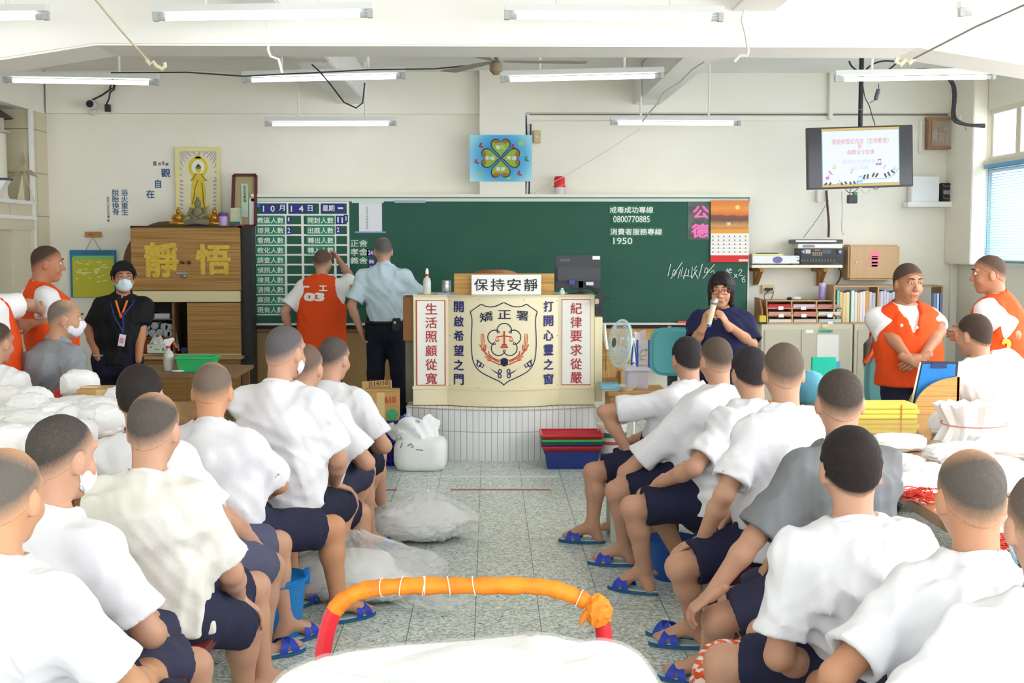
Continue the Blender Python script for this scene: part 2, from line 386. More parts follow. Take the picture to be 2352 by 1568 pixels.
for i, s in enumerate('教區人數 接見人數 看病人數 教化人數 調查人數 偵訊人數 律見人數 清掃人數 庫房人數 現有人數'.split()):
    y = (ROWS[i] + ROWS[i + 1]) / 2 + 1
    strip(s, (588, y - 9.5, 654, y + 9.5), 'green strip lettered in white, %s row in the long column of the board chart' % ORD[i])
for i, s in enumerate('開封人數 出庭人數 轉出人數 轉入人數'.split()):
    y = (ROWS[i] + ROWS[i + 1]) / 2 + 1
    strip(s, (704, y - 9.5, 769, y + 9.5), 'green strip lettered in white, %s row in the short column of the board chart' % ORD[i])
for s, r, lb in (('1  0', (601, 469, 634, 489), 'reading 10 for the month'), ('月', (638, 467, 657, 487), 'with the month character after the number 10'),
                 ('1  4', (665, 469, 700, 489), 'reading 14 for the day'), ('日', (704, 468, 721, 488), 'with the day character after the number 14'),
                 ('星期', (738, 468, 771, 488), 'with the weekday characters at the end of the chart heading'), ('一', (774, 468, 790, 488), 'with one stroke at the very end of the chart heading')):
    strip(s, r, 'blue card ' + lb, CARD, 'number_card', 'blue cards on the board chart', pad=(3, 3) if s != '一' else (2, 8), cat='card')
for s, r, lb in (('1', (658, 496, 668, 511), 'blue card with a single 1 in the first chart row'), ('2', (658, 520, 669, 538), 'blue card with a single 2 in the long column second row'),
                 ('1', (771, 495, 782, 514), 'blue card with a 1 starting the number 110'), ('1', (782, 496, 790, 515), 'blue card with the smaller middle 1 of the number 110'), ('0', (790, 493, 799, 510), 'blue card with the 0 ending the number 110'),
                 ('2', (771, 519, 782, 536), 'blue card with a single 2 in the short column second row'), ('08', (781, 609, 799, 628), 'blue card reading 08 above the raised arm of the 03 vest man'),
                 ('24', (843, 572, 859, 588), 'blue card reading 24 beside the officer head'), ('86', (845, 593, 862, 608), 'blue card reading 86 beside the officer neck'), ('5', (846, 609, 862, 622), 'blue card with a 5 lying on its side')):
    strip(s, r, lb, CARD, 'number_card', 'blue cards on the board chart', pad=(2.6, 3), cat='card', tilt=PI / 2 if s == '5' else 0)
for s, r, lb in (('正舍', (803, 549, 846, 568), 'topmost'), ('孝舍', (803, 569, 846, 588), 'middle'), ('義舍', (803, 589, 846, 607), 'lowest')):
    strip(s, r, 'dark green strip with two white characters, %s of the three beside the chart' % lb, DGREEN, grp='house strips beside the chart', pad=(2, 1.5), bold=.008)
tag(obj('magnet', MB().lathe(P(594, 472, YK - .012), [(.018, 0), (.018, .006), (.012, .011)], 14, 'y'), mat('2E6FC4', .4), smooth=True), 'round blue magnet in the corner of the board chart', 'magnet')
# paper scroll, clips
t = thing('paper_notice', 'white printed sheet hanging on the blackboard between two rods', 'notice', tuple(P(850, 534, YK)))
m = MB(); pbox(m, 825, 466, 877, 532, YK - .005, YK - .003); obj('sheet', m, mat('ECEEF4', .7), t)
m = MB(); pbox(m, 808, 462.5, 881, 466, YK - .012, YK); obj('top_rod', m, mat('CFE9DF', .4), t)
m = MB(); pbox(m, 815, 531.5, 886, 535, YK - .012, YK); obj('bottom_rod', m, mat('7FA5CE', .4), t)
lettering('戒\n毒\n諮\n詢\n專\n線\n服\n務', (840.5, 474, 845.5, 527), YK - .006, mat('8A8E98', .6), t, 0)
m = MB(); pbox(m, 906, 460, 977, 466, YK - .02, YK); obj('magnet_bar', m, mat('9FB4C8', .35), bev=.003, label='grey metal clip bar at the top edge of the blackboard', cat='clip')
for s, r, rr, lb in (('戒毒成功專線', (1398, 472, 1503, 492), None, 'green strip with six white characters above the number 0800770885'), ('0800770885', (1406, 493, 1495, 513), None, 'green strip with the white number 0800770885'),
                 ('消費者服務專線', (1399, 522, 1523, 542), None, 'green strip with seven white characters above the number 1950'), ('1950', (1406, 543, 1455, 563), None, 'green strip with the white number 1950')):
    strip(s, r, lb, DGREEN, 'hotline_strip', 'hotline strips on the blackboard', pad=(2.5, 2.5), bold=.02 if s[0] in '戒消' else .01)
t = thing('character_sign', 'dark film sheet with two pink characters beside the orange calendar', 'sign', tuple(P(1604, 550, YK)))
m = MB(); pbox(m, 1579, 464, 1630, 550, YK - .006, YK - .002); obj('film', m, mat('2B4038', .3, (9, 3), h2='55695F'), t)
for s, r in (('公', (1591, 472, 1629, 502)), ('德', (1588, 513, 1628, 546))):
    lettering(s, (r[0] - 2, r[1] + 1, r[2] - 1, r[3] + 1), YK - .0068, mat('B72F7E', .5), t, .06, 'letter_edge'); lettering(s, r, YK - .0085, mat('F57FC0', .5), t, .03)
# calendar
YC = YK - .025
t = thing('wall_calendar', 'wall calendar with a sunset picture and red foot hanging on the blackboard', 'calendar', tuple(P(1675, 603, YC)))
def ramp_mat(name, stops, axis, lo, hi, noise=0, rough=.5):
    """picture printed with bands of colour along one axis (object space)"""
    m = bpy.data.materials.new(name); m.use_nodes = True; nt = m.node_tree; L = nt.links.new; N = nt.nodes.new; b = nt.nodes['Principled BSDF']
    tc = N('ShaderNodeTexCoord'); s = N('ShaderNodeSeparateXYZ'); L(tc.outputs['Object'], s.inputs[0]); mr = N('ShaderNodeMapRange')
    mr.inputs[1].default_value = lo; mr.inputs[2].default_value = hi; r = N('ShaderNodeValToRGB')
    if noise:
        n = N('ShaderNodeTexNoise'); n.inputs['Scale'].default_value = 12; n.inputs['Detail'].default_value = 6; L(tc.outputs['Object'], n.inputs['Vector'])
        a = N('ShaderNodeMath'); a.operation = 'MULTIPLY_ADD'; L(n.outputs['Fac'], a.inputs[0]); a.inputs[1].default_value = noise * (hi - lo); L(s.outputs[axis], a.inputs[2]); L(a.outputs[0], mr.inputs[0])
    else: L(s.outputs[axis], mr.inputs[0])
    L(mr.outputs[0], r.inputs[0])
    for p, h in stops: r.color_ramp.elements.new(p).color = lin(h)
    r.color_ramp.elements.remove(r.color_ramp.elements[0]); r.color_ramp.elements.remove(r.color_ramp.elements[-1])
    L(r.outputs[0], b.inputs['Base Color']); b.inputs['Roughness'].default_value = rough
    return m
z0 = P(1675, 603, YC).z; zz = lambda y: P(1675, y, YC).z - z0
m = MB(); pbox(m, 1632, 460, 1720, 526, YC, YC + .004)
obj('picture', m, ramp_mat('sunset', [(0, 'B5793F'), (.22, 'D59A5A'), (.4, '6B4A3A'), (.55, '8A4B3A'), (.6, 'E0763A'), (.8, 'F29A3F'), (.999, 'E8843A')], 2, zz(526), zz(460), .18), t)
m = MB(); m.lathe(P(1694, 476, YC - .001), [(.022, 0), (.021, .001)], 16, 'y'); obj('sun_disc', m, mat('FFE27A', .5), t)
m = MB(); pbox(m, 1632, 526, 1720, 536, YC, YC + .004); obj('month_band', m, mat('F0A33A', .5), t)
m = MB(); pbox(m, 1632, 536, 1720, 586, YC, YC + .004); obj('date_sheet', m, mat('F6F4F1', .6), t)
m = MB(); pbox(m, 1632, 586, 1720, 602, YC - .002, YC + .004); obj('foot', m, mat('D92B2B', .5), t)
m = MB(); pbox(m, 1697, 595, 1719, 600, YC - .003, YC); obj('foot_label', m, mat('F4D9D6', .5), t)
lettering('10', (1669, 510, 1678, 518), YC - .001, mat('FFFFFF', .5), t, .02, 'month_number')
m = MB()
for i in range(1, 6): pbox(m, 1634, 538 + i * 8, 1719, 538.6 + i * 8, YC - .0006, YC)
for i in range(1, 7): pbox(m, 1632 + i * 12.5, 538, 1632.6 + i * 12.5, 586, YC - .0006, YC)
obj('date_grid', m, mat('C9C4C2', .6), t)
m = MB()
for j in range(5):
    for i in range(7): pbox(m, 1636 + i * 12.5, 541 + j * 9, 1639 + i * 12.5, 544 + j * 9, YC - .0008, YC)
obj('date_numbers', m, mat('8C5A58', .6), t)
# chalk writing
CH = mat('DCE8E2', .9)
ch = thing('chalk_writing', 'white chalk handwriting with slashes and dates near the calendar', 'writing', tuple(P(1620, 650, YK - .006)))
def stroke(mb, pts, r=.0045):
    mb.tube([P(x, y, YK - .0075) for x, y in pts], r, 5)
m = MB()
Z = lambda x, y: (1300 + x / 3.016, 440 + y / 3.016)
for pl in ([(705, 585), (725, 500)], [(745, 545), (735, 575), (750, 582), (765, 560), (750, 540), (742, 548)], [(725, 603), (806, 488)], [(795, 535), (775, 600)], [(808, 525), (795, 585), (845, 580)], [(835, 530), (812, 605)],
           [(850, 540), (845, 590), (870, 580)], [(875, 520), (868, 600)], [(905, 515), (885, 545), (910, 545)], [(905, 545), (870, 600)], [(890, 555), (915, 605)],
           [(920, 590), (945, 500)], [(965, 530), (958, 560), (975, 562), (985, 535), (968, 527)], [(950, 600), (1030, 500)], [(1000, 560), (1020, 545), (1030, 560), (1005, 600), (1045, 590)], [(1052, 555), (1040, 605)],
           [(1108, 545), (1150, 540)], [(1118, 530), (1115, 555)], [(1138, 528), (1134, 552)], [(1102, 565), (1150, 560)], [(1128, 550), (1105, 590)], [(1125, 560), (1152, 592)], [(1122, 575), (1120, 600)],
           [(1165, 570), (1185, 595)], [(1185, 570), (1165, 595)], [(1192, 550), (1208, 535), (1220, 545), (1195, 582), (1225, 580)], [(1215, 605), (1240, 585)], [(1218, 610), (1225, 628), (1240, 620), (1236, 605), (1222, 608)]):
    stroke(m, [Z(*q) for q in pl])
o = obj('chalk_strokes', m, CH, ch)
# wood and bamboo below the board
t = thing('wood_panelling', 'brown wooden panelling under the green blackboard behind the officer', 'panel', tuple(P(770, 900, YK + .05)))
for a, b in ((580, 735), (738, 950)):
    m = MB(); pbox(m, a, 756, b, 960, YK + .06, YK + .1, YK); obj('panel_board', m, mat('A98A5C', .6, (2, 3), (1, 1, .15), h2='8F7045'), t)
    m = MB(); pbox(m, a + 6, 762, b - 6, 765, YK + .045, YK + .07, YK); pbox(m, a, 756, a + 4, 960, YK + .045, YK + .07, YK); obj('panel_frame', m, mat('7E5F3B', .6), t)
m = MB(); pbox(m, 580, 755, 950, 757, YK + .05, YK + .2); obj('back_board', m, WOOD, t)
t = thing('bamboo_screen', 'woven bamboo screen under the blackboard behind the white fan', 'screen', tuple(P(1490, 900, YK)))
bm_l = bamboo('DDB273', 'B88A4A')
m = MB(); pbox(m, 1378, 748, 1592, 838, YK + .03, YK + .05, YK); obj('bamboo_mat', m, bm_l, t)
m = MB(); pbox(m, 1378, 838, 1480, 868, YK + .03, YK + .05, YK); obj('split_bamboo', m, bamboo('D9AE70', 'B5854A', 'x'), t)
m = MB(); pbox(m, 1378, 868, 1480, 890, YK - .0, YK + .05, YK); obj('woven_base', m, mat('A47F48', .6, (30, 2), h2='8A672F'), t)
for x in (1428, 1537):
    a, b = P(x, 890, YK), P(x, 748 if x > 1500 else 850, YK); obj('bamboo_post', MB().tube([a, b], .022, 10), mat('C99E5F', .5), t, True)
for x in (1385, 1392):
    obj('tie_cord', MB().tube([P(x, 748, YK + .02), P(x, 850, YK + .02)], .0025, 5), mat('6C5230', .7), t)

# ------------------------------------------------------------------ back wall, centre
YP = 12.49
t = thing('clover_picture', 'blue picture of a four leaf clover on the wall column', 'picture', tuple(P(1150, 417, YP)))
def radial_mat(stops, rad):
    m = bpy.data.materials.new('painted_sky'); m.use_nodes = True; nt = m.node_tree; L = nt.links.new; N = nt.nodes.new; b = nt.nodes['Principled BSDF']
    tc = N('ShaderNodeTexCoord'); v = N('ShaderNodeVectorMath'); v.operation = 'DISTANCE'; L(tc.outputs['Object'], v.inputs[0]); v.inputs[1].default_value = (0, 0, .235)
    mr = N('ShaderNodeMapRange'); mr.inputs[2].default_value = rad; L(v.outputs['Value'], mr.inputs[0]); r = N('ShaderNodeValToRGB'); L(mr.outputs[0], r.inputs[0])
    for p, h in stops: r.color_ramp.elements.new(p).color = lin(h)
    r.color_ramp.elements.remove(r.color_ramp.elements[0]); r.color_ramp.elements.remove(r.color_ramp.elements[-1])
    L(r.outputs[0], b.inputs['Base Color']); b.inputs['Roughness'].default_value = .4
    return m
m = MB(); pbox(m, 1079, 310, 1222, 416, YP - .012, YP + .008)
obj('canvas', m, radial_mat([(0, '2B62C8'), (.35, '2E86D4'), (.62, '4FB6E6'), (.85, '9CDDF2'), (.999, 'CFEFF8')], .4), t)
def heart(cx, cy, ang, w, h, n=26):
    out = []
    for i in range(n):
        a = 2 * PI * i / n
        x = 16 * math.sin(a) ** 3 / 16; y = (13 * math.cos(a) - 5 * math.cos(2 * a) - 2 * math.cos(3 * a) - math.cos(4 * a))
        y = (y + 17) / 29          # 0 at the tip, 1 at the lobes
        x, y = x * w, y * h
        out.append((cx + x * math.cos(ang) - y * math.sin(ang), cy - (x * math.sin(ang) + y * math.cos(ang))))
    return out
def pflat(mb, pts, Y, d=.0015):
    q = [P(x, y, Y) for x, y in pts]; return mb.prism([(p.x, p.z) for p in q], Y, Y + d)
HEART = {}
for k, (ang, s) in enumerate(((0, '智仁'), (-PI / 2, '希望'), (PI, '真愛'), (PI / 2, '幸福'))):
    c = (1150, 363)
    m = MB(); pflat(m, heart(c[0], c[1], ang, 23, 45), YP - .016); obj('leaf_edge', m, mat('22331F', .5), t)
    m = MB(); pflat(m, heart(c[0] - 2.6 * math.sin(ang), c[1] - 2.6 * math.cos(ang), ang, 20.5, 40), YP - .019)
    obj('clover_leaf', m, mat('8CC63E', .45, (5, 1.5), h2='9AA83E'), t)
    m = MB()
    for sx in (-1, 1):
        x, y = sx * 9.5, 37.5; u, v = c[0] + x * math.cos(ang) - y * math.sin(ang), c[1] - (x * math.sin(ang) + y * math.cos(ang))
        pflat(m, [(u + 7.5 * math.cos(a) * (1 if abs(math.cos(ang)) > .5 else .5), v + 7.5 * math.sin(a) * (.5 if abs(math.cos(ang)) > .5 else 1)) for a in (2 * PI * i / 12 for i in range(12))], YP - .0195)
    obj('leaf_tip', m, mat('A8643A', .5), t)
    u, v = c[0] - 25 * math.sin(ang), c[1] - 25 * math.cos(ang)
    lettering(s, (u - 11, v - 4.5, u + 11, v + 4.5), YP - .0215, mat('EDEFF8', .5), t, .02)
for (x, y, h) in ((1106, 334, 'A04038'), (1096, 371, 'B23A38'), (1104, 400, 'A6CF4A'), (1168, 406, 'B8D84C'), (1194, 398, 'A83A34'), (1197, 329, 'B5DA58'), (1180, 337, '8A3A50'), (1195, 354, '8FC0A0'), (1210, 365, '2E8A78'), (1135, 403, 'A33038')):
    m = MB()
    for a in (0, PI / 2, PI, -PI / 2)[:3 + (x % 2)]: pflat(m, heart(x, y, a + .4, 3.2, 6.5, 12), YP - .0145)
    obj('painted_leaf', m, mat(h, .5), t)
t = thing('warning_beacon', 'red domed warning beacon standing on the blackboard ledge', 'beacon', tuple(P(1285, 447, 12.55)))
c = P(1285, 447, 12.55)
obj('base', MB().lathe(c, [(.052, 0), (.052, .02), (.056, .025), (.058, .075)], 20), mat('DCDCD6', .5), t, True)
obj('dome', MB().lathe(c + Vector((0, 0, .072)), [(.062, 0), (.062, .012), (.056, .016), (.055, .09), (.045, .108), (.02, .114), (.002, .115)], 22), mat('E0202F', .15, spec=.6), t, True)
m = MB()
for i in range(4): m.tube([c + Vector((.04 * math.cos(i * PI / 2 + .8), .04 * math.sin(i * PI / 2 + .8), -.01)), c + Vector((.04 * math.cos(i * PI / 2 + .8), .04 * math.sin(i * PI / 2 + .8), .012))], .012, 8)
obj('foot', m, DARK, t)
m = MB(); pbox(m, 1225.5, 299, 1242, 328, 12.62, 12.7); sb = obj('junction_box', m, mat('D8C49C', .6), bev=.006, label='beige wall box beside the clover picture', cat='wall box')
lettering('七', (1230, 311, 1237, 317), 12.619, mat('F1EBDB', .6), sb)
m = MB(); pbox(m, 1207, 262, 1217, 450, 12.6, 12.7); obj('conduit', m, WHITE, bev=.004, label='white vertical cable duct beside the wall column', cat='duct')
for k, (xs, nm) in enumerate((((1208, 1209, 1207), 'thin black cable running down between column and duct'), ((1219, 1216, 1215), 'black cable hanging behind the clover picture'))):
    wire('cable', [P(xs[0], 265 + k * 20, 12.58), P(xs[1] + 2, 350, 12.59), P(xs[2], 446, 12.6)], .008, DARK, nm)
m = MB(); pbox(m, 1212, 277, 1600, 279, 12.66, 12.7); pbox(m, 1212, 266, 1905, 276, 12.67, 12.7); obj('cable_duct', m, WALL, bev=.003, label='long flat cable duct along the upper wall', cat='duct')
wire('cable', catenary(P(1217, 448, 12.5), P(1470, 296, 12.4), .02), .003, mat('D8D4C8', .6), 'thin pale cord rising from the beacon to the far batten')
# ceiling fan at rest under the haunched beam
t = thing('ceiling_fan', 'ceiling fan with a brown drum motor behind the cross beam', 'fan', tuple(P(1139, 165, 8.6)))
c = P(1139, 165, 8.6)
obj('motor', MB().lathe(c, [(.02, -.02), (.035, 0), (.043, .004), (.043, .055), (.035, .06), (.015, .09)], 20), mat('8A7A62', .5), t, True)
obj('downrod', MB().tube([c + Vector((0, 0, .07)), (c.x, c.y, 3.4)], .012, 8), mat('8A8A86', .4), t, True)
for i in range(3):
    a = .05 + i * 2 * PI / 3; d = Vector((math.cos(a), math.sin(a), 0)); n = Vector((-d.y, d.x, 0))
    zf = .068
    pts = [c + d * .05 + n * .02, c + d * .2 + n * .055, c + d * .62 + n * .07, c + d * .62 - n * .06, c + d * .2 - n * .04, c + d * .05 - n * .02]
    obj('blade', MB().prism([(p.x, p.y) for p in pts], c.z + zf, c.z + zf + .006, 'z'), mat('A49C90', .5), t)
# cables along the ceiling and beam
wire('cable', [P(x, y, 9.0) for x, y in ((255, 167), (430, 166), (560, 175), (700, 168), (850, 160), (1000, 158), (1080, 150), (1130, 146))], .005, DARK, 'black cable strung under the ceiling from camera to fan')
wire('cable', [P(x, y, 7.55) for x, y in ((617, 52), (618, 78), (616, 115), (622, 130), (640, 136), (648, 168))], .008, WHITE, 'white cable looping down the cross beam above the board chart')
wire('cable', [P(x, y, 7.55) for x, y in ((1760, 0), (1710, 22), (1704, 45), (1712, 75), (1719, 118), (1716, 128), (1700, 127), (1686, 142))], .009, mat('DAD8D0', .5), 'pale cable looping down the cross beam above the calendar')
wire('cable', [P(x, y, 9.4) for x, y in ((716, 148), (735, 165), (760, 195), (790, 235), (818, 248), (833, 236), (838, 190))], .006, DARK, 'dark cable along the side of the ceiling beam over the chart')
wire('cable', [P(x, y, 9.2) for x, y in ((1618, 142), (1590, 160), (1560, 190), (1525, 212), (1510, 238), (1495, 255), (1475, 280))], .006, mat('9A9A96', .5), 'grey cable along the ceiling beam between fan and calendar')
wire('rope', [P(200, -25, 5.9), P(270, 60, 6.6), P(338, 138, 7.5)], .006, mat('E2D6B8', .8), 'cream rope slanting down to a knotted hook over the camera', 'rope')
m = MB().tube([P(x, y, 7.5) for x, y in ((336, 136), (345, 148), (352, 142), (360, 152), (372, 158), (380, 152), (378, 144))], .012, 6); obj('rope_knot', m, mat('E2D6B8', .8), None, True, label='knotted cream rope end on the cross beam over the camera', cat='rope')
wire('rope', [P(2360, 8, 6.6), P(2240, 62, 7.0), P(2096, 136, 7.5)], .006, mat('8F8A80', .8), 'thin grey cord slanting down to a knot above the television', 'rope')
m = MB().tube([P(x, y, 7.5) for x, y in ((2100, 134), (2088, 146), (2080, 138), (2068, 150), (2058, 142), (2062, 132))], .013, 6); obj('rope_knot', m, mat('E2D6B8', .8), None, True, label='knotted rope end on the cross beam above the television', cat='rope')
# ------------------------------------------------------------------ left back corner
YW = 12.66
def wall_text(s, rect, m, label, **kw): return lettering(s, rect, YB - .002, m, None, name='wall_lettering', label=label, cat='lettering', **kw)
BLUE_INK = mat('2F5D93', .7)
for s, r, lb in (('觀', (370, 387, 391, 407), 'topmost of three large blue characters stepping down the left wall area'), ('自', (356, 412, 370, 432), 'middle of three large blue characters stepping down beside the Buddha poster'), ('在', (336, 436, 355, 455), 'lowest of three large blue characters stepping down beside the Buddha poster')):
    wall_text(s, r, BLUE_INK, lb, group='blue wall characters', bold=.02)
wall_text('覺', (351, 370, 360, 381), mat('4A5560', .7), 'small dark character at the start of the line above the large blue ones', group='small wall characters')
for s, r in (('悟', (363, 373, 370, 380)), ('喜', (372, 370, 378, 379)), ('樂', (380, 374, 387, 381))):
    wall_text(s, r, mat('4A5560', .7), 'small dark character ' + {'悟': 'second', '喜': 'third', '樂': 'fourth'}[s] + ' in the line above the large blue ones', group='small wall characters')
wall_text('浴\n火\n重\n生', (279, 435, 294, 494), BLUE_INK, 'right hand blue column of four characters above the hanging schedule', bold=.012, space=.95)
wall_text('脫\n胎\n換\n骨', (258, 435, 273, 494), BLUE_INK, 'middle blue column of four characters above the hanging schedule', bold=.012, space=.95)
wall_text('辰\n年\n六\n月\n吉\n日\n書', (246, 452, 251, 501), mat('46607C', .7), 'thin column of tiny signature characters above the hanging schedule')
m = MB(); pbox(m, 246.5, 503.5, 251, 508.5, YB - .003, YB); obj('wall_seal', m, mat('C8543A', .6), label='tiny red seal stamp below the signature column on the wall', cat='seal')
# buddha poster
t = thing('buddha_poster', 'yellow and violet poster of a standing Buddha above the bamboo cabinet', 'poster', tuple(P(455, 516, YW)))
m = MB(); pbox(m, 405, 338, 504, 516, YW, YW + .006); obj('sheet', m, mat('EFE79C', .5), t)
m = MB(); pbox(m, 413, 346, 498, 512, YW - .002, YW); obj('background', m, mat('F0EFC8', .5, (6, 2), h2='E3E0C0'), t)
m = MB()
for i in range(30):
    a = -.15 + i * (PI + .3) / 29; r0, r1 = 38 + 6 * (i % 2), 62
    c = (455, 400); f = lambda r, da: (c[0] + max(-42, min(42, r * math.cos(a + da))), c[1] - max(-90, min(53, r * 1.15 * math.sin(a + da))))
    pflat(m, [f(r0, -.02), f(r1, -.035), f(r1, .035), f(r0, .02)], YW - .004)
for i in range(9):
    for sx in (-1, 1): pflat(m, [(455 + sx * 42, 412 + i * 9), (455 + sx * 34, 415 + i * 9), (455 + sx * 34, 418 + i * 9), (455 + sx * 42, 417 + i * 9)], YW - .004)
obj('violet_rays', m, mat('BFA3CC', .5), t)
ov = lambda cx, cy, rx, ry, n=24: [(cx + rx * math.cos(2 * PI * i / n), cy + ry * math.sin(2 * PI * i / n)) for i in range(n)]
YEL = mat('E8D64A', .45, (8, 2), h2='D8BE3A')
m = MB(); pflat(m, ov(455, 384, 22, 25) , YW - .005); pflat(m, [(447, 364), (455, 350), (463, 364)], YW - .005); obj('halo_ring', m, YEL, t)
m = MB(); pflat(m, ov(455, 384, 15, 17), YW - .0065); obj('halo', m, mat('F5F3DC', .5), t)
m = MB(); pflat(m, [(447, 398), (463, 398), (474, 412), (476, 416), (469, 416), (473, 440), (471, 480), (440, 482), (439, 440), (442, 416), (437, 416), (439, 410)], YW - .008); pflat(m, ov(455.5, 388, 6.5, 9), YW - .008)
obj('robe', m, YEL, t)
m = MB(); pflat(m, ov(455.5, 384, 6.8, 4.5), YW - .0095); pflat(m, ov(455.5, 379.5, 3, 3), YW - .0095); obj('hair', m, mat('6F7C80', .5), t)
m = MB()
for pl in ([(450, 398), (443, 412), (438, 413)], [(462, 399), (470, 412), (476, 415)], [(455, 414), (448, 430), (446, 452)], [(463, 420), (466, 440), (467, 462)], [(446, 452), (441, 470)], [(467, 462), (470, 478)]):
    m.tube([P(x, y, YW - .009) for x, y in pl], .004, 5)
obj('robe_line', m, mat('8C5A2C', .5), t)
m = MB(); pflat(m, [(432, 474), (455, 484), (480, 470), (478, 482), (462, 488), (440, 486)], YW - .0085); obj('lotus', m, YEL, t)
m = MB(); pflat(m, ov(424, 497, 7, 3), YW - .004); pflat(m, ov(476, 499, 8, 3), YW - .004); obj('lotus_leaf', m, mat('8DBB52', .5), t)
# hanging schedule
t = thing('schedule_board', 'blue board with a yellow green schedule sheet hanging on strings', 'schedule', tuple(P(214, 683, YW)))
m = MB(); pbox(m, 163, 574, 266, 683, YW, YW + .015); obj('board', m, mat('2F7FB0', .5), t, bev=.003)
m = MB(); pbox(m, 168, 590, 261, 682, YW - .003, YW); obj('sheet', m, mat('C9C63E', .5), t)
m = MB(); pbox(m, 168, 587, 261, 596, YW - .005, YW - .003); obj('heading_band', m, mat('8FCB76', .5), t)
lettering('一週工場課程表', (182, 576.5, 256, 585.5), YW - .001, mat('2E5F4A', .5), t, 0)
m = MB()
for i in range(26):
    x, y = rnd.uniform(170, 250), rnd.uniform(598, 646); pbox(m, x, y, x + rnd.uniform(4, 11), y + 2.2, YW - .0045, YW - .003)
pbox(m, 176, 625, 210, 627.5, YW - .0045, YW - .003); obj('entries', m, mat('EFEFB4', .6), t)
m = MB().tube([P(197, 574, YW), P(213, 545, YW - .005), P(231, 574, YW)], .003, 5); obj('string', m, mat('7C6A52', .7), t)
pl = thing('wooden_hook_plaque', 'small wooden plaque with a red tick mark holding the schedule strings', 'plaque', tuple(P(213, 545, YW)))
m = MB(); pbox(m, 195, 532, 231, 545, YW, YW + .03); obj('plaque', m, mat('B98D52', .6), pl, bev=.003)
m = MB(); pflat(m, [(203, 536.5), (205, 540), (210, 540), (222, 535), (211, 538), (206.5, 538), (205.5, 535.5)], YW - .003); obj('red_tick', m, mat('A83A2C', .5), pl)
# security camera and adapter
t = thing('security_camera', 'white dome bullet security camera on the upper wall', 'camera', tuple(P(212, 262, 12.6)))
c = P(208, 239, 12.5)
obj('body', MB().lathe(c, [(.03, -.02), (.045, -.015), (.045, .09), (.035, .1)], 18, 'y'), mat('D6D6D4', .35), t, True)
obj('lens', MB().lathe(c - Vector((0, .022, 0)), [(.036, -.004), (.036, .004)], 18, 'y'), mat('22262B', .15), t, True)
obj('mount', MB().ball(P(214, 258, 12.6), (.04, .03, .035)).tube([P(214, 256, 12.61), c + Vector((0, .06, -.03))], .015, 8), mat('DAD9D4', .4), t, True)
m = MB(); pbox(m, 240, 239, 251, 256, 12.56, 12.62); obj('adapter', m, DARK, bev=.004, label='black power adapter hanging on wires beside the security camera', cat='adapter')
wire('cable', [P(x, y, 12.58) for x, y in ((211, 230), (235, 218), (252, 206), (262, 200), (258, 175))], .009, DARK, 'black cable from the security camera up to the ceiling')
wire('cable', [P(x, y, 12.57) for x, y in ((244, 240), (250, 228), (253, 212), (262, 205), (264, 196), (256, 192), (252, 204))], .009, DARK, 'black cable knot above the power adapter')
# ornaments in the niche
t = thing('lighthouse_model', 'model lighthouse with a dark roof standing in the wall niche', 'ornament', (-4.70, 11.95, 2.085))
c = Vector((-4.70, 11.95, 2.085))
obj('tower', MB().lathe(c, [(.17, 0), (.15, .05), (.148, .62)], 22), mat('EFEBDC', .6, (2, 2), h2='E2DCC8'), t, True)
obj('gallery', MB().lathe(c, [(.14, .62), (.185, .63), (.185, .645), (.12, .65), (.11, .655)], 22), mat('C9C4B4', .6), t, True)
m = MB()
for i in range(8): a = i * PI / 4; m.bar(c + Vector((.12 * math.cos(a), .12 * math.sin(a), .65)), c + Vector((.12 * math.cos(a), .12 * math.sin(a), .77)), .03, .03)
obj('lantern_post', m, mat('DCD7C6', .6), t); obj('lantern', MB().lathe(c, [(.1, .65), (.1, .77)], 14), DARK, t, True)
obj('roof', MB().lathe(c, [(.22, .765), (.2, .78), (.03, .9), (.005, .92)], 16), mat('5A544C', .7), t, True)
t = thing('model_boat', 'model boat with a white hull standing before the lighthouse in the niche', 'ornament', (-4.6, 11.62, 2.085))
c = Vector((-4.62, 11.6, 2.085))
m = MB().prism([(c.x - .26, c.z + .17), (c.x - .2, c.z), (c.x + .12, c.z), (c.x + .23, c.z + .17)], 11.52, 11.66); obj('hull', m, mat('EDEDE8', .5), t, bev=.01)
obj('gunwale', MB().box(c.x - .27, c.x + .235, 11.505, 11.675, c.z + .165, c.z + .185), mat('3C4A63', .5), t, bev=.004)
t = thing('model_sailboat', 'cream sail model with a brown pinwheel on its mast in the niche', 'ornament', (-4.55, 12.18, 2.085))
a = P(52, 400, 12.18); b = P(56, 466, 12.18); b.z = 2.085
obj('mast', MB().tube([b, P(53, 360, 12.18)], .006, 6), mat('B9A98A', .6), t, True)
obj('sail', MB().prism([(P(40, 466, 12.18).x, 2.086), (a.x, a.z), (P(57, 466, 12.18).x, 2.086)], 12.17, 12.19), mat('E9DFC2', .7), t)
m = MB()
for k in range(3):
    an = PI / 2 + k * 2 * PI / 3; q = Vector((math.cos(an), 0, math.sin(an))); n = Vector((-q.z, 0, q.x)); o_ = P(53, 388, 12.15)
    m.prism([((o_ + q * .02).x, (o_ + q * .02).z), ((o_ + q * .07 + n * .03).x, (o_ + q * .07 + n * .03).z), ((o_ + q * .17).x, (o_ + q * .17).z), ((o_ + q * .07 - n * .02).x, (o_ + q * .07 - n * .02).z)], 12.15, 12.16)
obj('pinwheel', m, mat('A9987F', .6), t)
obj('rigging', MB().tube([P(54, 392, 12.16), P(80, 467, 12.2)], .003, 5), mat('D8CDB0', .6), t)
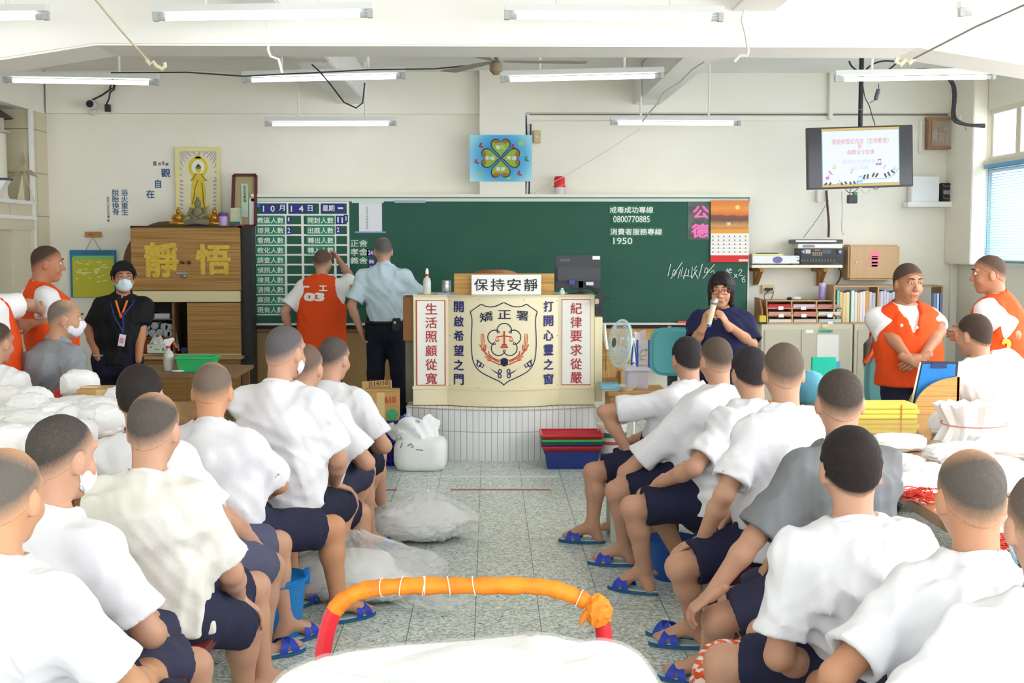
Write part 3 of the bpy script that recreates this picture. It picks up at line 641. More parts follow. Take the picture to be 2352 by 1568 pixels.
# bamboo cabinet
YCB = 12.15
t = thing('bamboo_cabinet', 'tall cabinet faced with bamboo, gold characters on its doors', 'cabinet', tuple(P(430, 940, YCB)))
DB = mat('3A2A22', .5)
zt = P(430, 518.5, YCB).z; xl, xr = P(301, 600, YCB).x, P(554, 600, YCB).x; zx = lambda y: P(430, y, YCB).z
m = MB().box(xl, xr, YCB, 12.6, zt - .02, zt).box(xl, xl + .02, YCB, 12.6, 0, zt).box(xr - .02, xr, YCB, 12.6, 0, zt).box(xl, xr, 12.57, 12.6, 0, zt).box(xl, xr, YCB, 12.6, zx(694), zx(690)).box(xl, xr, YCB, 12.6, zx(816), zx(812))
obj('carcass', m, DB, t)
KN = mat('5A2A20', .3)
for (x0, x1, y0, y1, kx, nm) in ((304, 426.5, 523, 667, 419, 1), (428, 552, 523, 667, 434, 1), (432.5, 553, 695, 812, 0, 0), (304, 430, 816, 960, 0, 0), (432, 553, 816, 960, 0, 0)):
    m = MB(); pbox(m, x0, y0, x1, y1, YCB - .02, YCB, YCB); dr = obj('door', m, BAMB_D, t, bev=.003)
    if kx: obj('knob', MB().ball(P(kx, 602.5, YCB - .04), .018), KN, dr, True)
m = MB(); pbox(m, 304, 668, 553, 693, YCB - .022, YCB, YCB); obj('rail', m, mat('E2D6AE', .5), t, bev=.003)
m = MB(); pbox(m, 304, 811.5, 555, 815.5, YCB - .03, YCB, YCB); obj('counter_edge', m, mat('CFC6A4', .5), t)
m = MB(); pbox(m, 305, 732, 398, 735, YCB + .03, YCB + .35, YCB + .03); pbox(m, 305, 774, 398, 777, YCB + .03, YCB + .35, YCB + .03); pbox(m, 397, 695, 400, 812, YCB + .03, YCB + .35, YCB + .03); obj('shelf', m, mat('7A5A38', .6), t)
GOLD = mat('C9A02E', .4, (30, 2), (1, 1, 1), h2='E0C24A')
lettering('靜', (331, 556, 410, 637), YCB - .024, GOLD, t, .03); lettering('悟', (449, 560, 530, 631), YCB - .024, GOLD, t, .03)
obj('padlock', MB().bar(P(405, 627, YCB - .03), P(432, 627, YCB - .03), .01, .02).ball(P(423, 634, YCB - .035), (.02, .012, .022)), mat('8E8E90', .3, metal=.8), t)
m = MB(); pbox(m, 554, 519, 576, 960, YCB + .03, 12.42, YCB + .03); obj('wardrobe_side', m, mat('26262B', .5), None, label='narrow black side board between bamboo cabinet and blackboard', cat='side board', bev=.003)
c = P(385, 610, 12.62); obj('round_board', MB().lathe(c, [(.44, -.015), (.445, 0), (.44, .015)], 40, 'y'), mat('7A4F32', .5), None, True, label='round brown table top leaning on the wall behind the bamboo cabinet', cat='board')
# things in the cabinet opening
for i, (x, y) in enumerate(((336, 750), (355, 748), (377, 750), (388, 752), (333, 764), (350, 765), (367, 764), (382, 766), (393, 768))):
    c = P(x, y, YCB + .06); m = MB()
    sp = [c + Vector((r * math.cos(a), 0, r * math.sin(a))) for a, r in ((k * .5, .008 + .0013 * k) for k in range(24))]
    m.tube([c + Vector((0, .0, 0)), c + Vector((0, .2, 0))], .036, 14); obj('paper_roll', m, mat('B9BBC0', .7, (40, 3), h2='8E9096'), None, True, label='grey rolled paper %s in the cabinet opening' % ('at the start of the upper layer', 'second in the upper layer', 'third in the upper layer', 'last in the upper layer', 'at the start of the lower layer', 'second in the lower layer', 'third in the lower layer', 'fourth in the lower layer', 'last in the lower layer')[i], cat='paper roll', group='paper rolls in the cabinet')
m = MB(); pbox(m, 326, 720, 354, 731.5, YCB + .06, YCB + .3); obj('folder_pile', m, mat('4A5068', .6), label='dark folder lying on the upper cabinet shelf', cat='folder', bev=.002)
m = MB(); pbox(m, 355, 720, 389, 727, YCB + .05, YCB + .3, YCB + .05); pbox(m, 355, 727.3, 389, 731.5, YCB + .05, YCB + .3, YCB + .05); obj('paper_stack', m, mat('B6BECB', .6), label='pale blue paper stack on the upper cabinet shelf', cat='paper stack')
m = MB(); pbox(m, 328, 778, 386, 811, YCB + .12, YCB + .3); obj('storage_box', m, mat('C4501F', .5), label='orange box behind the tissue box in the cabinet', cat='box', bev=.004)
m = MB(); pbox(m, 416, 798, 430, 811, YCB + .03, YCB + .2); obj('book', m, mat('2C3A63', .5), label='dark blue book standing beside the bamboo door of the cabinet', cat='book', bev=.002)
obj('umbrella', MB().bar(P(400, 754, YCB + .08), P(411, 806, YCB + .06), .018, .018), mat('8E8F95', .4), label='thin grey stick leaning in the dark cabinet compartment', cat='stick')
YTI = YCB - .13
t = thing('tissue_box', 'white tissue box with a pulled tissue on the cabinet counter', 'tissue box', tuple(P(360, 811, YTI)))
m = MB(); pbox(m, 338, 791, 383, 811, YTI, YTI + .12); obj('carton', m, mat('DDE3D6', .5), t, bev=.004)
m = MB(); pbox(m, 343, 795, 349, 798, YTI - .002, YTI); pbox(m, 372, 799, 377, 806, YTI - .002, YTI); pbox(m, 355, 801, 366, 803, YTI - .002, YTI); obj('print', m, mat('6FA97A', .5), t)
c = P(360, 791, YTI + .05)
def tis(u, v): return c + Vector(((u - .5) * (.15 - .1 * v) + .02 * math.sin(9 * u) * v, .02 * math.sin(u * 14) * (1 - v * .4), v * .09 + .015 * math.sin(u * 7)))
obj('tissue', MB().grid(tis, 16, 8), mat('E9EAE6', .7), t, True)
struct('trim_11', MB().box(P(304, 812, YTI - .03).x, P(556, 812, YTI - .03).x, YTI - .03, YCB - .03, zx(812) - .04, zx(812) - .012), mat('B9976A', .5))
# row on the cabinet top
def statue(px, py, s, m, label, dark=False):
    c = P(px, py, 12.32); c.z = zt; t = thing('buddha_statue', label, 'statue', tuple(c), 'seated Buddha statues')
    k = MB().ball(c + Vector((0, 0, .035 * s)), (.065 * s, .05 * s, .03 * s)).ball(c + Vector((0, 0, .085 * s)), (.04 * s, .032 * s, .05 * s)).ball(c + Vector((0, 0, .15 * s)), (.024 * s, .024 * s, .03 * s)).ball(c + Vector((0, 0, .18 * s)), (.012 * s, .012 * s, .016 * s))
    for sx in (-1, 1):
        k.tube([c + Vector((sx * .038 * s, 0, .12 * s)), c + Vector((sx * .055 * s, -.01 * s, .08 * s)), c + Vector((sx * .015 * s, -.045 * s, .055 * s))], [.016 * s, .015 * s, .012 * s], 8)
        k.tube([c + Vector((sx * .02 * s, 0, .03 * s)), c + Vector((sx * .065 * s, -.03 * s, .025 * s)), c + Vector((-sx * .01 * s, -.055 * s, .028 * s))], [.022 * s, .022 * s, .014 * s], 8)
    obj('figure', k, m, t, True)
    b = MB().lathe(c, [(.055 * s, 0), (.06 * s, .008 * s), (.045 * s, .02 * s)], 16)
    if dark: b = MB().ball(c + Vector((-.04, 0, .02)), (.09, .06, .05)).ball(c + Vector((.05, 0, .012)), (.1, .06, .035))
    obj('pedestal', b, mat('2E2E30', .4) if dark else m, t, True)
GOLDM = mat('B8862E', .35, metal=.6, spec=.5)
statue(410, 519, .95, GOLDM, 'small golden seated Buddha on the cabinet, nearest the schedule board'); statue(493, 519, .95, GOLDM, 'small golden seated Buddha on the cabinet, beside the purple lidded jar')
statue(455, 519, 1.45, mat('8B866A', .7, (14, 2), h2='77735C'), 'larger grey stone Buddha on a black base in the poster centre', True)
c = P(513, 519, 12.3); c.z = zt; t = thing('lidded_jar', 'clear jar with a purple lid and label on the bamboo cabinet', 'jar', tuple(c))
obj('jar_body', MB().lathe(c, [(.04, 0), (.042, .01), (.042, .09), (.036, .1)], 18), mat('C9BBC8', .15), t, True); obj('lid', MB().lathe(c, [(.044, .095), (.044, .125), (.04, .13)], 18), mat('6B3E93', .4), t, True)
m = MB().lathe(c, [(.0428, .015), (.0428, .085)], 18); obj('label', m, mat('BFA6DC', .5), t, True)
m = MB(); pbox(m, 529, 477, 551, 518, 12.28, 12.36); o = obj('printed_carton', m, mat('DEDDB0', .5, (7, 2.5), h2='7C93A0'), bev=.002, label='pale printed carton with a dark green foot on the cabinet', cat='carton')
m = MB(); pbox(m, 529, 509, 551, 518, 12.278, 12.28); obj('green_band', m, mat('2F6B52', .5), o)
t = thing('framed_calligraphy', 'narrow calligraphy in a dark red frame leaning by the blackboard', 'picture', tuple(P(562, 519, 12.45)))
RF = mat('5C2024', .4)
A = [(537, 402), (588, 402), (587, 519), (534, 519)]
for a, b in zip(A, A[1:] + A[:1]): obj('frame', MB().bar(P(a[0], a[1], 12.45), P(b[0], b[1], 12.45), .03, .03, (0, 1, 0)), RF, t)
m = MB(); pbox(m, 538, 404, 586, 518, 12.46, 12.47); obj('mat_board', m, mat('B3A27C', .6), t)
m = MB(); pbox(m, 555, 422, 569, 498, 12.455, 12.46); obj('paper_strip', m, mat('BDD6BE', .6), t)
lettering('知\n足\n常\n樂\n福', (559, 426, 565, 464), 12.453, mat('4A5A50', .6), t, .01)
obj('hanger', MB().lathe(P(562, 400, 12.45), [(.012, -.002), (.012, .002)], 10, 'y'), STEEL, t)
obj('incense_stick', MB().bar(P(541, 517.5, 12.2), P(561, 517, 12.2), .02, .012), mat('B5322A', .5), label='small red packet lying at the cabinet edge by the framed calligraphy', cat='packet')
# desk in front of the cabinet with spray bottle and green basket
YD = 9.0
t = thing('wooden_desk', 'brown wooden desk in front of the bamboo cabinet', 'desk', tuple(P(445, 1000, YD)))
xa, xb = P(300, 840, YD).x, P(556, 840, YD).x
obj('desk_top', MB().box(xa, xb, YD - .25, YD + .45, .73, .76), mat('8A6A45', .5, (3, 3), (1, 10, 1), h2='75583A'), t, bev=.004)
for x in (xa + .05, xb - .05):
    for y in (YD - .2, YD + .4): obj('leg', MB().box(x - .025, x + .025, y - .025, y + .025, 0, .73), mat('6B4E30', .5), t)
c = P(388, 850, YD); c.z = .76
t = thing('spray_bottle', 'clear spray bottle with a red and white trigger on the desk', 'bottle', tuple(c))
obj('bottle', MB().lathe(c, [(.035, 0), (.038, .01), (.038, .11), (.03, .135), (.014, .15), (.014, .165)], 18), mat('D9DDD6', .2, alpha=.75), t, True)
obj('collar', MB().lathe(c, [(.017, .163), (.017, .18)], 14), RED, t, True)
obj('spray_head', MB().prism([(c.x - .012, .94), (c.x + .012, .94), (c.x + .045, .985), (c.x + .03, 1.0), (c.x - .03, .985), (c.x - .03, .965)], c.y - .012, c.y + .012).lathe(c, [(.012, .17), (.012, .2)], 10), mat('E8E8E6', .4), t, bev=.002)
obj('trigger', MB().bar(c + Vector((.028, 0, .23)), c + Vector((.062, 0, .165)), .014, .012), mat('D8402C', .4), t)
def basket(name, c, w, d, h, m, label, cat, wall=.006, flare=.02, bars=0, rim=True, group=None, bottom=True):
    t = thing(name, label, cat, tuple(c), group); mb = MB(); x0, x1, y0, y1 = c.x - w / 2, c.x + w / 2, c.y - d / 2, c.y + d / 2; f = flare
    lo = [(x0 + f, y0 + f), (x1 - f, y0 + f), (x1 - f, y1 - f), (x0 + f, y1 - f)]; hi = [(x0, y0), (x1, y0), (x1, y1), (x0, y1)]
    ins = lambda p: (c.x + (p[0] - c.x) * (1 - 2 * wall / w), c.y + (p[1] - c.y) * (1 - 2 * wall / d))
    z0, z1 = c.z, c.z + h
    if not bars:
        v = [(p[0], p[1], z0) for p in lo] + [(p[0], p[1], z1) for p in hi] + [(*ins(p), z1) for p in hi] + [(*ins(p), z0 + wall) for p in lo]
        fs = [(3, 2, 1, 0)] + [(i + 4 * k, (i + 1) % 4 + 4 * k, (i + 1) % 4 + 4 * k + 4, i + 4 * k + 4) for k in range(3) for i in range(4)] + [(12, 13, 14, 15)]
        mb.add(v, fs)
    else:
        mb.box(x0 + f, x1 - f, y0 + f, y1 - f, z0, z0 + wall)
        for (p, q, P_, Q_) in ((lo[i], lo[(i + 1) % 4], hi[i], hi[(i + 1) % 4]) for i in range(4)):
            n = max(3, int(bars * math.dist(p, q)))
            for i in range(n + 1):
                s = i / n; mb.bar((p[0] + (q[0] - p[0]) * s, p[1] + (q[1] - p[1]) * s, z0), (P_[0] + (Q_[0] - P_[0]) * s, P_[1] + (Q_[1] - P_[1]) * s, z1), .006 if i % 4 else .018, .005)
            for k in range(1, 7):
                s = k / 7; mb.bar(tuple(p[j] + (P_[j] - p[j]) * s for j in (0, 1)) + (z0 + h * s,), tuple(q[j] + (Q_[j] - q[j]) * s for j in (0, 1)) + (z0 + h * s,), .006, .006)
    obj('basket_body', mb, m, t)
    if rim:
        r = MB()
        for i in range(4): r.bar((*hi[i], z1), (*hi[(i + 1) % 4], z1), .018, .016)
        obj('rim', r, m, t, bev=.003)
    return t
c = P(455, 852, YD); c.z = .76; basket('green_basket', c, .27, .2, .1, mat('34B36A', .4), 'green plastic basket on the wooden desk', 'basket')
c = P(408, 851, YD - .1); c.z = .76; obj('crumpled_paper', MB().ball(c + Vector((0, 0, .008)), (.05, .03, .008), 9, 5), WHITE, label='scrap of crumpled white paper beside the green basket', cat='paper')
# ------------------------------------------------------------------ dais and podium
YPD = 9.80
xc = P(1156, 800, YPD).x; hw = P(1282, 800, YPD).x - xc
def podY(x, base=YPD, bulge=.13, w=None):
    u = (x - xc) / (w or hw)
    return base - (bulge * (1 - u * u) if abs(u) < 1 else 0)
def on_front(mb, off=0):
    mb.v = [(v[0], v[1] - YPD + podY(v[0]) - off, v[2]) for v in mb.v]; return mb
ptop, pbot, pmid = P(1156, 681, YPD).z, P(1156, 929, YPD).z, P(1156, 890, YPD).z
DZ = pbot - .004
dx0, dx1 = P(934, 1000, 9.75).x, P(1366, 1000, 9.75).x
def profile(x0, x1, base, bulge, w, back, n=24):
    xs = [x0] + [xc + w * (-1 + 2 * i / n) for i in range(n + 1)] + [x1]
    return [(x, podY(x, base, bulge, w)) for x in xs if x0 <= x <= x1] + [(x1, back), (x0, back)]
dais = thing('tiled_dais', 'raised dais faced with upright white tiles under the podium', 'dais', (xc, 10.5, 0))
obj('tiled_front', MB().prism(profile(dx0, dx1, 9.74, .2, (dx1 - dx0) / 2 - .02, 11.6), 0, DZ, 'z'), tiles('F0F1F2', 'ABAFAE', .0475, .235, (0, 2), .0026, loc=(0, .012, 0), rough=.15), dais)
m = MB().prism(profile(dx0 - .004, dx1 + .004, 9.735, .2, (dx1 - dx0) / 2 - .016, 11.6), DZ - .012, DZ - .002, 'z'); obj('top_edge', m, mat('B7BAB6', .5), dais)
pod = thing('podium', 'cream podium with a shield emblem and lettered side panels', 'podium', (xc, 10.0, DZ))
px0, px1 = P(950, 800, YPD).x, P(1365, 800, YPD).x
CREAM = mat('EFE6C6', .35, (2, 2), h2='ECE1BC')
obj('body', MB().prism(profile(px0, px1, YPD, .13, hw, 10.4), pmid, ptop, 'z'), CREAM, pod)
obj('skirt', MB().prism(profile(px0 - .006, px1 + .004, YPD - .015, .13, hw + .01, 10.4), pbot, pmid, 'z'), CREAM, pod, bev=.003)
obj('skirt_moulding', MB().prism(profile(px0 - .01, px1 + .008, YPD - .025, .13, hw + .01, 10.4), pmid - .008, pmid + .012, 'z'), CREAM, pod, bev=.003)
obj('top_board', MB().prism(profile(px0 - .005, px1 + .005, YPD - .01, .13, hw + .01, 10.4), ptop, ptop + .012, 'z'), mat('DCD2B0', .4), pod, bev=.003)
m = MB(); pbox(m, 1365, 728, 1384, 922, 9.86, 10.4, 9.86); obj('side_cabinet', m, CREAM, pod, bev=.003)
m = MB(); pbox(m, 926, 681, 949, 782, 9.95, 10.35, 9.95); obj('side_wing', m, mat('B07A45', .5, (3, 3), (1, 1, .3), h2='96642F'), pod, bev=.003)
m = MB(); pbox(m, 932, 780, 950, 925, 10.05, 10.4, 10.05); obj('side_leg', m, mat('7D7A70', .6), pod)
RDI, BLI, BKI = mat('B8343A', .5), mat('2F3178', .5), mat('26284A', .5)
for nm, x0, x1, y0, y1, s, tx in (('left', 956, 1023, 689, 885, '生活照顧從寬', (977, 1004, 696, 883)), ('right', 1290, 1357, 687, 884, '紀律要求從嚴', (1310, 1337, 695, 881))):
    m = MB(); pbox(m, x0, y0, x1, y1, YPD - .004, YPD); pn = obj('motto_panel', on_front(m), mat('F4F3EC', .35), pod)
    m = MB()
    for a in ((x0, y0, x1, y0 + 1.6), (x0, y1 - 1.6, x1, y1), (x0, y0, x0 + 1.6, y1), (x1 - 1.6, y0, x1, y1)): pbox(m, *a, YPD - .0055, YPD - .004)
    obj('red_border', on_front(m), RDI, pn)
    for i, ch_ in enumerate(s):
        st = (tx[3] - tx[2] + 5) / 6; lettering(ch_, (tx[0], tx[2] + st * i, tx[1], tx[2] + st * i + st - 6), YPD - .0062, RDI, pn, .012, 'character')
def curved_text(s, rect, m, bold=.02, name='character', tilt=0):
    a, b = P(rect[0], rect[3], YPD), P(rect[2], rect[1], YPD); v, f = textmesh(s, bold); mb = MB()
    mb.add([(a.x + (b.x - a.x) * q[0], YPD - .004 - q[2], a.z + (b.z - a.z) * q[1] + tilt * (q[0] - .5) * (b.x - a.x)) for q in v], f)
    return obj(name, on_front(mb), m, pod, fix=False)
for s, x, y0 in (('開啟希望之門', 1054, 691), ('打開心靈之窗', 1259.5, 690)):
    for i, ch_ in enumerate(s): curved_text(ch_, (x - 11.5, y0 + i * 33.2, x + 11.5, y0 + i * 33.2 + 25), BLI, .025)
for s, r, tl in (('矯', (1102, 714, 1132, 736), .18), ('正', (1143, 710, 1173, 730), 0), ('署', (1185, 712, 1213, 734), -.08)): curved_text(s, r, BKI, .012, tilt=tl)
K = lambda x, y: (900 + x / 2.8, 560 + y / 2.8)
def line(pts, w=.0045, zm=True):
    return on_front(MB().tube([P(*K(*q), YPD) for q in pts], w, 6), -.001)
def smooth_pts(p, it=2):
    for _ in range(it):
        q = [p[0]]
        for a, b in zip(p, p[1:]): q += [(a[0] * .75 + b[0] * .25, a[1] * .75 + b[1] * .25), (a[0] * .25 + b[0] * .75, a[1] * .25 + b[1] * .75)]
        p = q + [p[-1]]
    return p
half = [(505, 432), (519, 480), (511, 600), (513, 690), (525, 760), (560, 810), (640, 850), (690, 870), (722, 897)]
top = [(505, 432), (575, 383)]; arc = [(575, 383), (610, 400), (660, 400), (718, 372)]
mir = lambda p: [(1438 - x, y) for x, y in p]
for p in (smooth_pts(half), top, smooth_pts(arc)):
    for q in (p, mir(p)): obj('emblem_outline', line(q), BKI, pod, True)
lobes = []
for k in range(5):
    a0 = PI / 2 + k * 2 * PI / 5; cx_, cy_ = 722 + 62 * math.cos(a0), 612 - 62 * math.sin(a0)
    lobes += [(cx_ + 46 * math.cos(a0 + t), cy_ - 46 * math.sin(a0 + t)) for t in np.linspace(-1.95, 1.95, 17)]
lobes.append(lobes[0]); obj('emblem_flower', line(lobes), BKI, pod, True)
m = MB()
for p, w in (([(722, 553), (722, 636)], .007), ([(676, 590), (722, 583), (768, 590)], .005), ([(706, 641), (738, 641)], .007), ([(698, 655), (746, 655)], .007)):
    m.tube([P(*K(*q), YPD) for q in p], w, 6)
for sx in (-1, 1):
    x = 722 + sx * 45
    for q in ([(x, 588), (x - 13, 610)], [(x, 588), (x + 13, 610)]): m.tube([P(*K(*u), YPD) for u in q], .002, 5)
    pts = [K(x + 14 * math.cos(t), 611 + 9 * math.sin(t)) for t in np.linspace(0, PI, 9)]; q = [P(*u, YPD) for u in pts]; m.prism([(p.x, p.z) for p in q], YPD - .002, YPD)
obj('emblem_scales', on_front(m, .001), mat('C7402F', .5), pod)
m = MB()
for sx in (-1, 1):
    X_ = lambda x: 722 + sx * (722 - x)
    for i in range(8):
        for dx in (-9, 0, 9):
            c = P(*K(X_(583 + i * .5 + dx), 573 + i * 10 + abs(dx) * .5), YPD); m.ball(c, (.004, .0015, .006), 6, 4)
    for q in ([(590, 650), (600, 700), (640, 725), (690, 750)], [(565, 640), (600, 690)], [(605, 640), (602, 680)], [(612, 735), (650, 745), (695, 768)], [(625, 700), (660, 730), (695, 740)], [(575, 668), (615, 700)], [(622, 680), (628, 710)], [(600, 715), (640, 735)]):
        m.tube([P(*K(X_(x), y), YPD) for x, y in smooth_pts(q)], [.0025] + [.0045] * (len(smooth_pts(q)) - 2) + [.0025], 6)
obj('emblem_wheat', on_front(m, .001), mat('CC5A3A', .5), pod)
m = MB()
for x, h0, h1 in ((704, 730, 768), (716, 724, 776), (728, 724, 776), (740, 730, 768)): m.tube([P(*K(x, h0), YPD), P(*K(x, h1), YPD)], .0085, 6)
obj('emblem_bundle', on_front(m), BKI, pod)
for sx in (-1, 1):
    X_ = lambda x: 722 + sx * (722 - x); m = MB()
    for q, w in (([(545, 738), (690, 828)], .0055), ([(556, 745), (546, 770), (560, 782), (575, 760)], .006), ([(575, 757), (570, 778), (584, 786), (592, 768)], .005)): m.tube([P(*K(X_(x), y), YPD) for x, y in q], w, 6)
    for cx_, cy_ in ((690, 808), (688, 838)):
        m.tube([P(*K(X_(cx_ + 5 + 12 * math.cos(t) * .8), cy_ + 12 * math.sin(t)), YPD) for t in np.linspace(0, 2 * PI, 14)], .0045, 6)
    obj('emblem_key', on_front(m), mat('2C3072', .5), pod)
m = MB()
for x, y in ((1033, 690), (1100, 686), (1203, 686), (1280, 690), (1033, 770), (1280, 770), (1099, 886), (1198, 886), (1033, 884), (1280, 884)): m.ball(P(x, y, YPD), .005, 8, 5)
obj('screws', on_front(m), mat('B9AE8C', .4), pod)
# on the podium
ZP = ptop + .0125
def onp(px, Y): c = P(px, 680, Y); c.z = ZP; return c
t = thing('desk_sign', 'white sign with four black characters asking for quiet on the podium', 'sign', tuple(onp(1163, 9.86)))
m = MB(); pbox(m, 1083, 631, 1243, 676.5, 9.86, 9.875); obj('plate', m, mat('F6F7F8', .35), t, bev=.002)
for i, s in enumerate('保持安靜'): lettering(s, (1089 + i * 38, 640, 1121 + i * 38, 668), 9.858, mat('1D1D20', .5), t, .008, 'character')
m = MB(); pbox(m, 1043, 628, 1273, 678, 9.93, 9.95); o = obj('bamboo_board', m, bamboo('D6AC66', 'AE8142'), label='wide bamboo board standing behind the white desk sign', cat='board', bev=.003)
t = thing('wooden_chair', 'curved brown chair back rising behind the bamboo board', 'chair', tuple(P(1137, 900, 10.9)))
def cb(u, v):
    a = (u - .5) * 2; return P(1137 + a * 50, 619 + abs(a) ** 3 * 7 + v * 70, 10.9 - .1 * (1 - a * a) + .1)
obj('backrest', MB().grid(cb, 16, 6), mat('A9714A', .4, (2, 2), h2='8F5A36'), t, True)
c = P(1137, 800, 10.9); obj('seat', MB().box(c.x - .24, c.x + .24, 10.45, 10.9, .86, .9), mat('A9714A', .4), t, bev=.01)
for i in range(4): x, y = c.x + (-.2, .2, .2, -.2)[i], 10.5 + (0, 0, .38, .38)[i]; obj('leg', MB().bar((x, y, DZ), (x, y, .87 if i < 2 else 1.36), .035, .035), mat('8C5A36', .5), t)
c = onp(981, 9.95); t = thing('sanitizer_bottle', 'tall translucent squeeze bottle with a red and white cap on the podium', 'bottle', tuple(c))
obj('bottle', MB().lathe(c, [(.028, 0), (.032, .01), (.032, .1), (.026, .125), (.012, .138), (.012, .148)], 18), mat('E3E8E2', .2, alpha=.8), t, True)
obj('collar', MB().lathe(c, [(.0145, .146), (.0145, .162)], 14), RED, t, True); obj('cap', MB().lathe(c, [(.013, .162), (.013, .185), (.008, .205), (.003, .207)], 14), mat('F0F0EE', .4), t, True)
c = onp(1026, 10.0); t = thing('thermos', 'short steel thermos cup standing on the podium', 'thermos', tuple(c))
obj('cup', MB().lathe(c, [(.034, 0), (.037, .01), (.037, .075)], 20), STEEL, t, True); obj('lid', MB().lathe(c, [(.036, .076), (.036, .105), (.03, .112)], 20), mat('A9ACB0', .3, metal=.8), t, True)
c = onp(1020, 9.88); obj('booklet', MB().box(c.x - .05, c.x + .05, 9.84, 9.95, ZP, ZP + .014), mat('8FA9BC', .5), bev=.002, label='blue grey booklet lying in front of the thermos', cat='booklet')
c = onp(945, 9.95); obj('paper_sheet', MB().box(c.x - .06, c.x + .05, 9.9, 10.1, ZP, ZP + .004), mat('DDE6EE', .6), label='pale paper sheet at the podium edge by the officer', cat='paper')
c = onp(1291, 9.9); t = thing('small_bottle', 'small clear bottle with white cap in front of the monitor', 'bottle', tuple(c))
obj('bottle', MB().lathe(c, [(.02, 0), (.022, .008), (.02, .03), (.009, .038)], 14), mat('E4EAEA', .15, alpha=.8), t, True); obj('cap', MB().lathe(c, [(.01, .038), (.01, .05)], 12), WHITE, t, True)
YM = 10.05
t = thing('computer_monitor', 'black computer monitor seen from behind on the podium', 'monitor', tuple(onp(1328, YM)))
m = MB(); pbox(m, 1275, 586, 1380, 662, YM, YM + .03); obj('casing', m, mat('3A3B42', .4), t, bev=.006)
m = MB(); pbox(m, 1278, 612, 1379, 645, YM - .03, YM, YM); obj('rear_bulge', m, mat('44454D', .4), t, bev=.01)
lettering('acer', (1287, 594, 1310, 600), YM - .002, mat('5C5D66', .3, metal=.5), t, .02, 'logo')
m = MB(); pbox(m, 1361, 588, 1378, 596, YM - .002, YM); obj('white_sticker', m, WHITE, t)
m = MB(); pbox(m, 1346, 647, 1363, 655, YM - .034, YM - .002); obj('rating_label', m, mat('D5D8DA', .5), t)
m = MB(); pbox(m, 1307, 643, 1320, 653, YM - .045, YM - .002); obj('blue_plug', m, mat('33549A', .4), t)
c = onp(1334, YM); obj('stand', MB().box(c.x - .022, c.x + .022, YM + .0, YM + .035, ZP, ZP + .14).lathe((c.x, YM + .02, ZP), [(.11, 0), (.11, .008), (.04, .018)], 20, sy=.7), DARK, t, bev=.003)
m = MB()
for i, pl in enumerate(([(1310, 653), (1318, 665), (1340, 660), (1372, 668), (1382, 690), (1378, 715)], [(1350, 655), (1362, 664), (1388, 664), (1392, 690), (1372, 704), (1376, 724)], [(1340, 650), (1366, 672), (1380, 676), (1408, 690), (1398, 712), (1376, 712)], [(1378, 680), (1370, 700), (1384, 722)])):
    wire('cable', [P(x, y, 9.78 + .012 * i) for x, y in smooth_pts(pl)], .004, DARK, 'black cable looping off the podium corner, ' + ('running under the blue plug', 'running from the rating label', 'swinging widest to the right', 'shortest and hanging by the power strip')[i], group='podium cables')
m = MB(); pbox(m, 1374, 664, 1384, 700, 9.72, 9.76); obj('power_strip', m, DARK, bev=.004, label='black power plug block hanging at the podium corner', cat='plug')
m = MB(); pbox(m, 1366, 686, 1376, 698, 9.7, 9.74); obj('plug', m, mat('D8B0A0', .5), bev=.004, label='pale pink plug hanging at the podium corner', cat='plug')
m = MB(); pbox(m, 1367, 702, 1386, 726, 9.87, 9.93, 9.87); obj('socket_block', m, mat('3A3D42', .5), bev=.004, label='dark socket block on the podium side cabinet', cat='socket')
m = MB().grid(lambda u, v: P(1384 + u * 8 + 8 * v * v, 744 + v * 58, 9.95 + .02 * math.sin(6 * u + 3 * v)), 6, 10); obj('hanging_paper', m, mat('E9ECF2', .6), None, True, label='white papers hanging beside the podium side cabinet', cat='paper')

# ------------------------------------------------------------------ boxes and bags left of the dais
def carton(name, c, w, d, h, rot, label, m=None, group=None):
    t = thing(name, label, 'box', (0, 0, 0), group); CB = m or mat('C39A5F', .7, (4, 2), h2='B48A50')
    obj('box_body', MB().box(-w / 2, w / 2, -d / 2, d / 2, 0, h), CB, t, bev=.004)
    obj('packing_tape', MB().box(-w / 2 - .001, w / 2 + .001, -.03, .03, h * .6, h + .002).box(-.03, .03, -d / 2 - .001, -d / 2, h * .1, h), mat('D8BC86', .2), t)
    t.location = c; t.rotation_euler = (0, 0, rot); WL[t.name] = Vector(c); return t
c = P(872, 1064, 9.3); c = G(872, 1063)
cr = basket('blue_crate', Vector((P(873, 1000, 9.35).x, 9.5, 0)), .28, .36, .33, mat('2B2FA3', .4), 'blue slatted plastic crate beside the white bag', 'crate', bars=40, flare=.012)
obj('crate_load', MB().box(P(845, 1000, 9.4).x, P(902, 1000, 9.4).x, 9.37, 9.63, .012, .29), mat('2A2C55', .7), label='dark packets filling the blue slatted crate', cat='packets', bev=.01)
cb_ = carton('cardboard_box', (P(876, 930, 9.5).x, 9.52, .34), .27, .3, .215, .04, 'brown taped cardboard box marked 610 on the blue crate')
v, f = textmesh('610', .02); z = lambda a, b: MB().add([(a[0] + (b[0] - a[0]) * q[0], -.1535 - q[2], a[1] + (b[1] - a[1]) * q[1]) for q in v], f)
o = obj('red_number', z((.03, .135), (.115, .185)), mat('C3402F', .6), None, fix=False); o.parent = cb_; o.location = (0, 0, 0)
o.data.transform(Matrix.Translation((.0725, -.1535, .135)))
o = obj('green_mark', MB().lathe((.085, -.1515, .05), [(.045, -.001), (.045, .001)], 18, 'y'), mat('3F9A6A', .6), None); o.data.transform(Matrix.Translation((.085, -.1515, 0))); o.parent = cb_; o.location = (0, 0, 0)
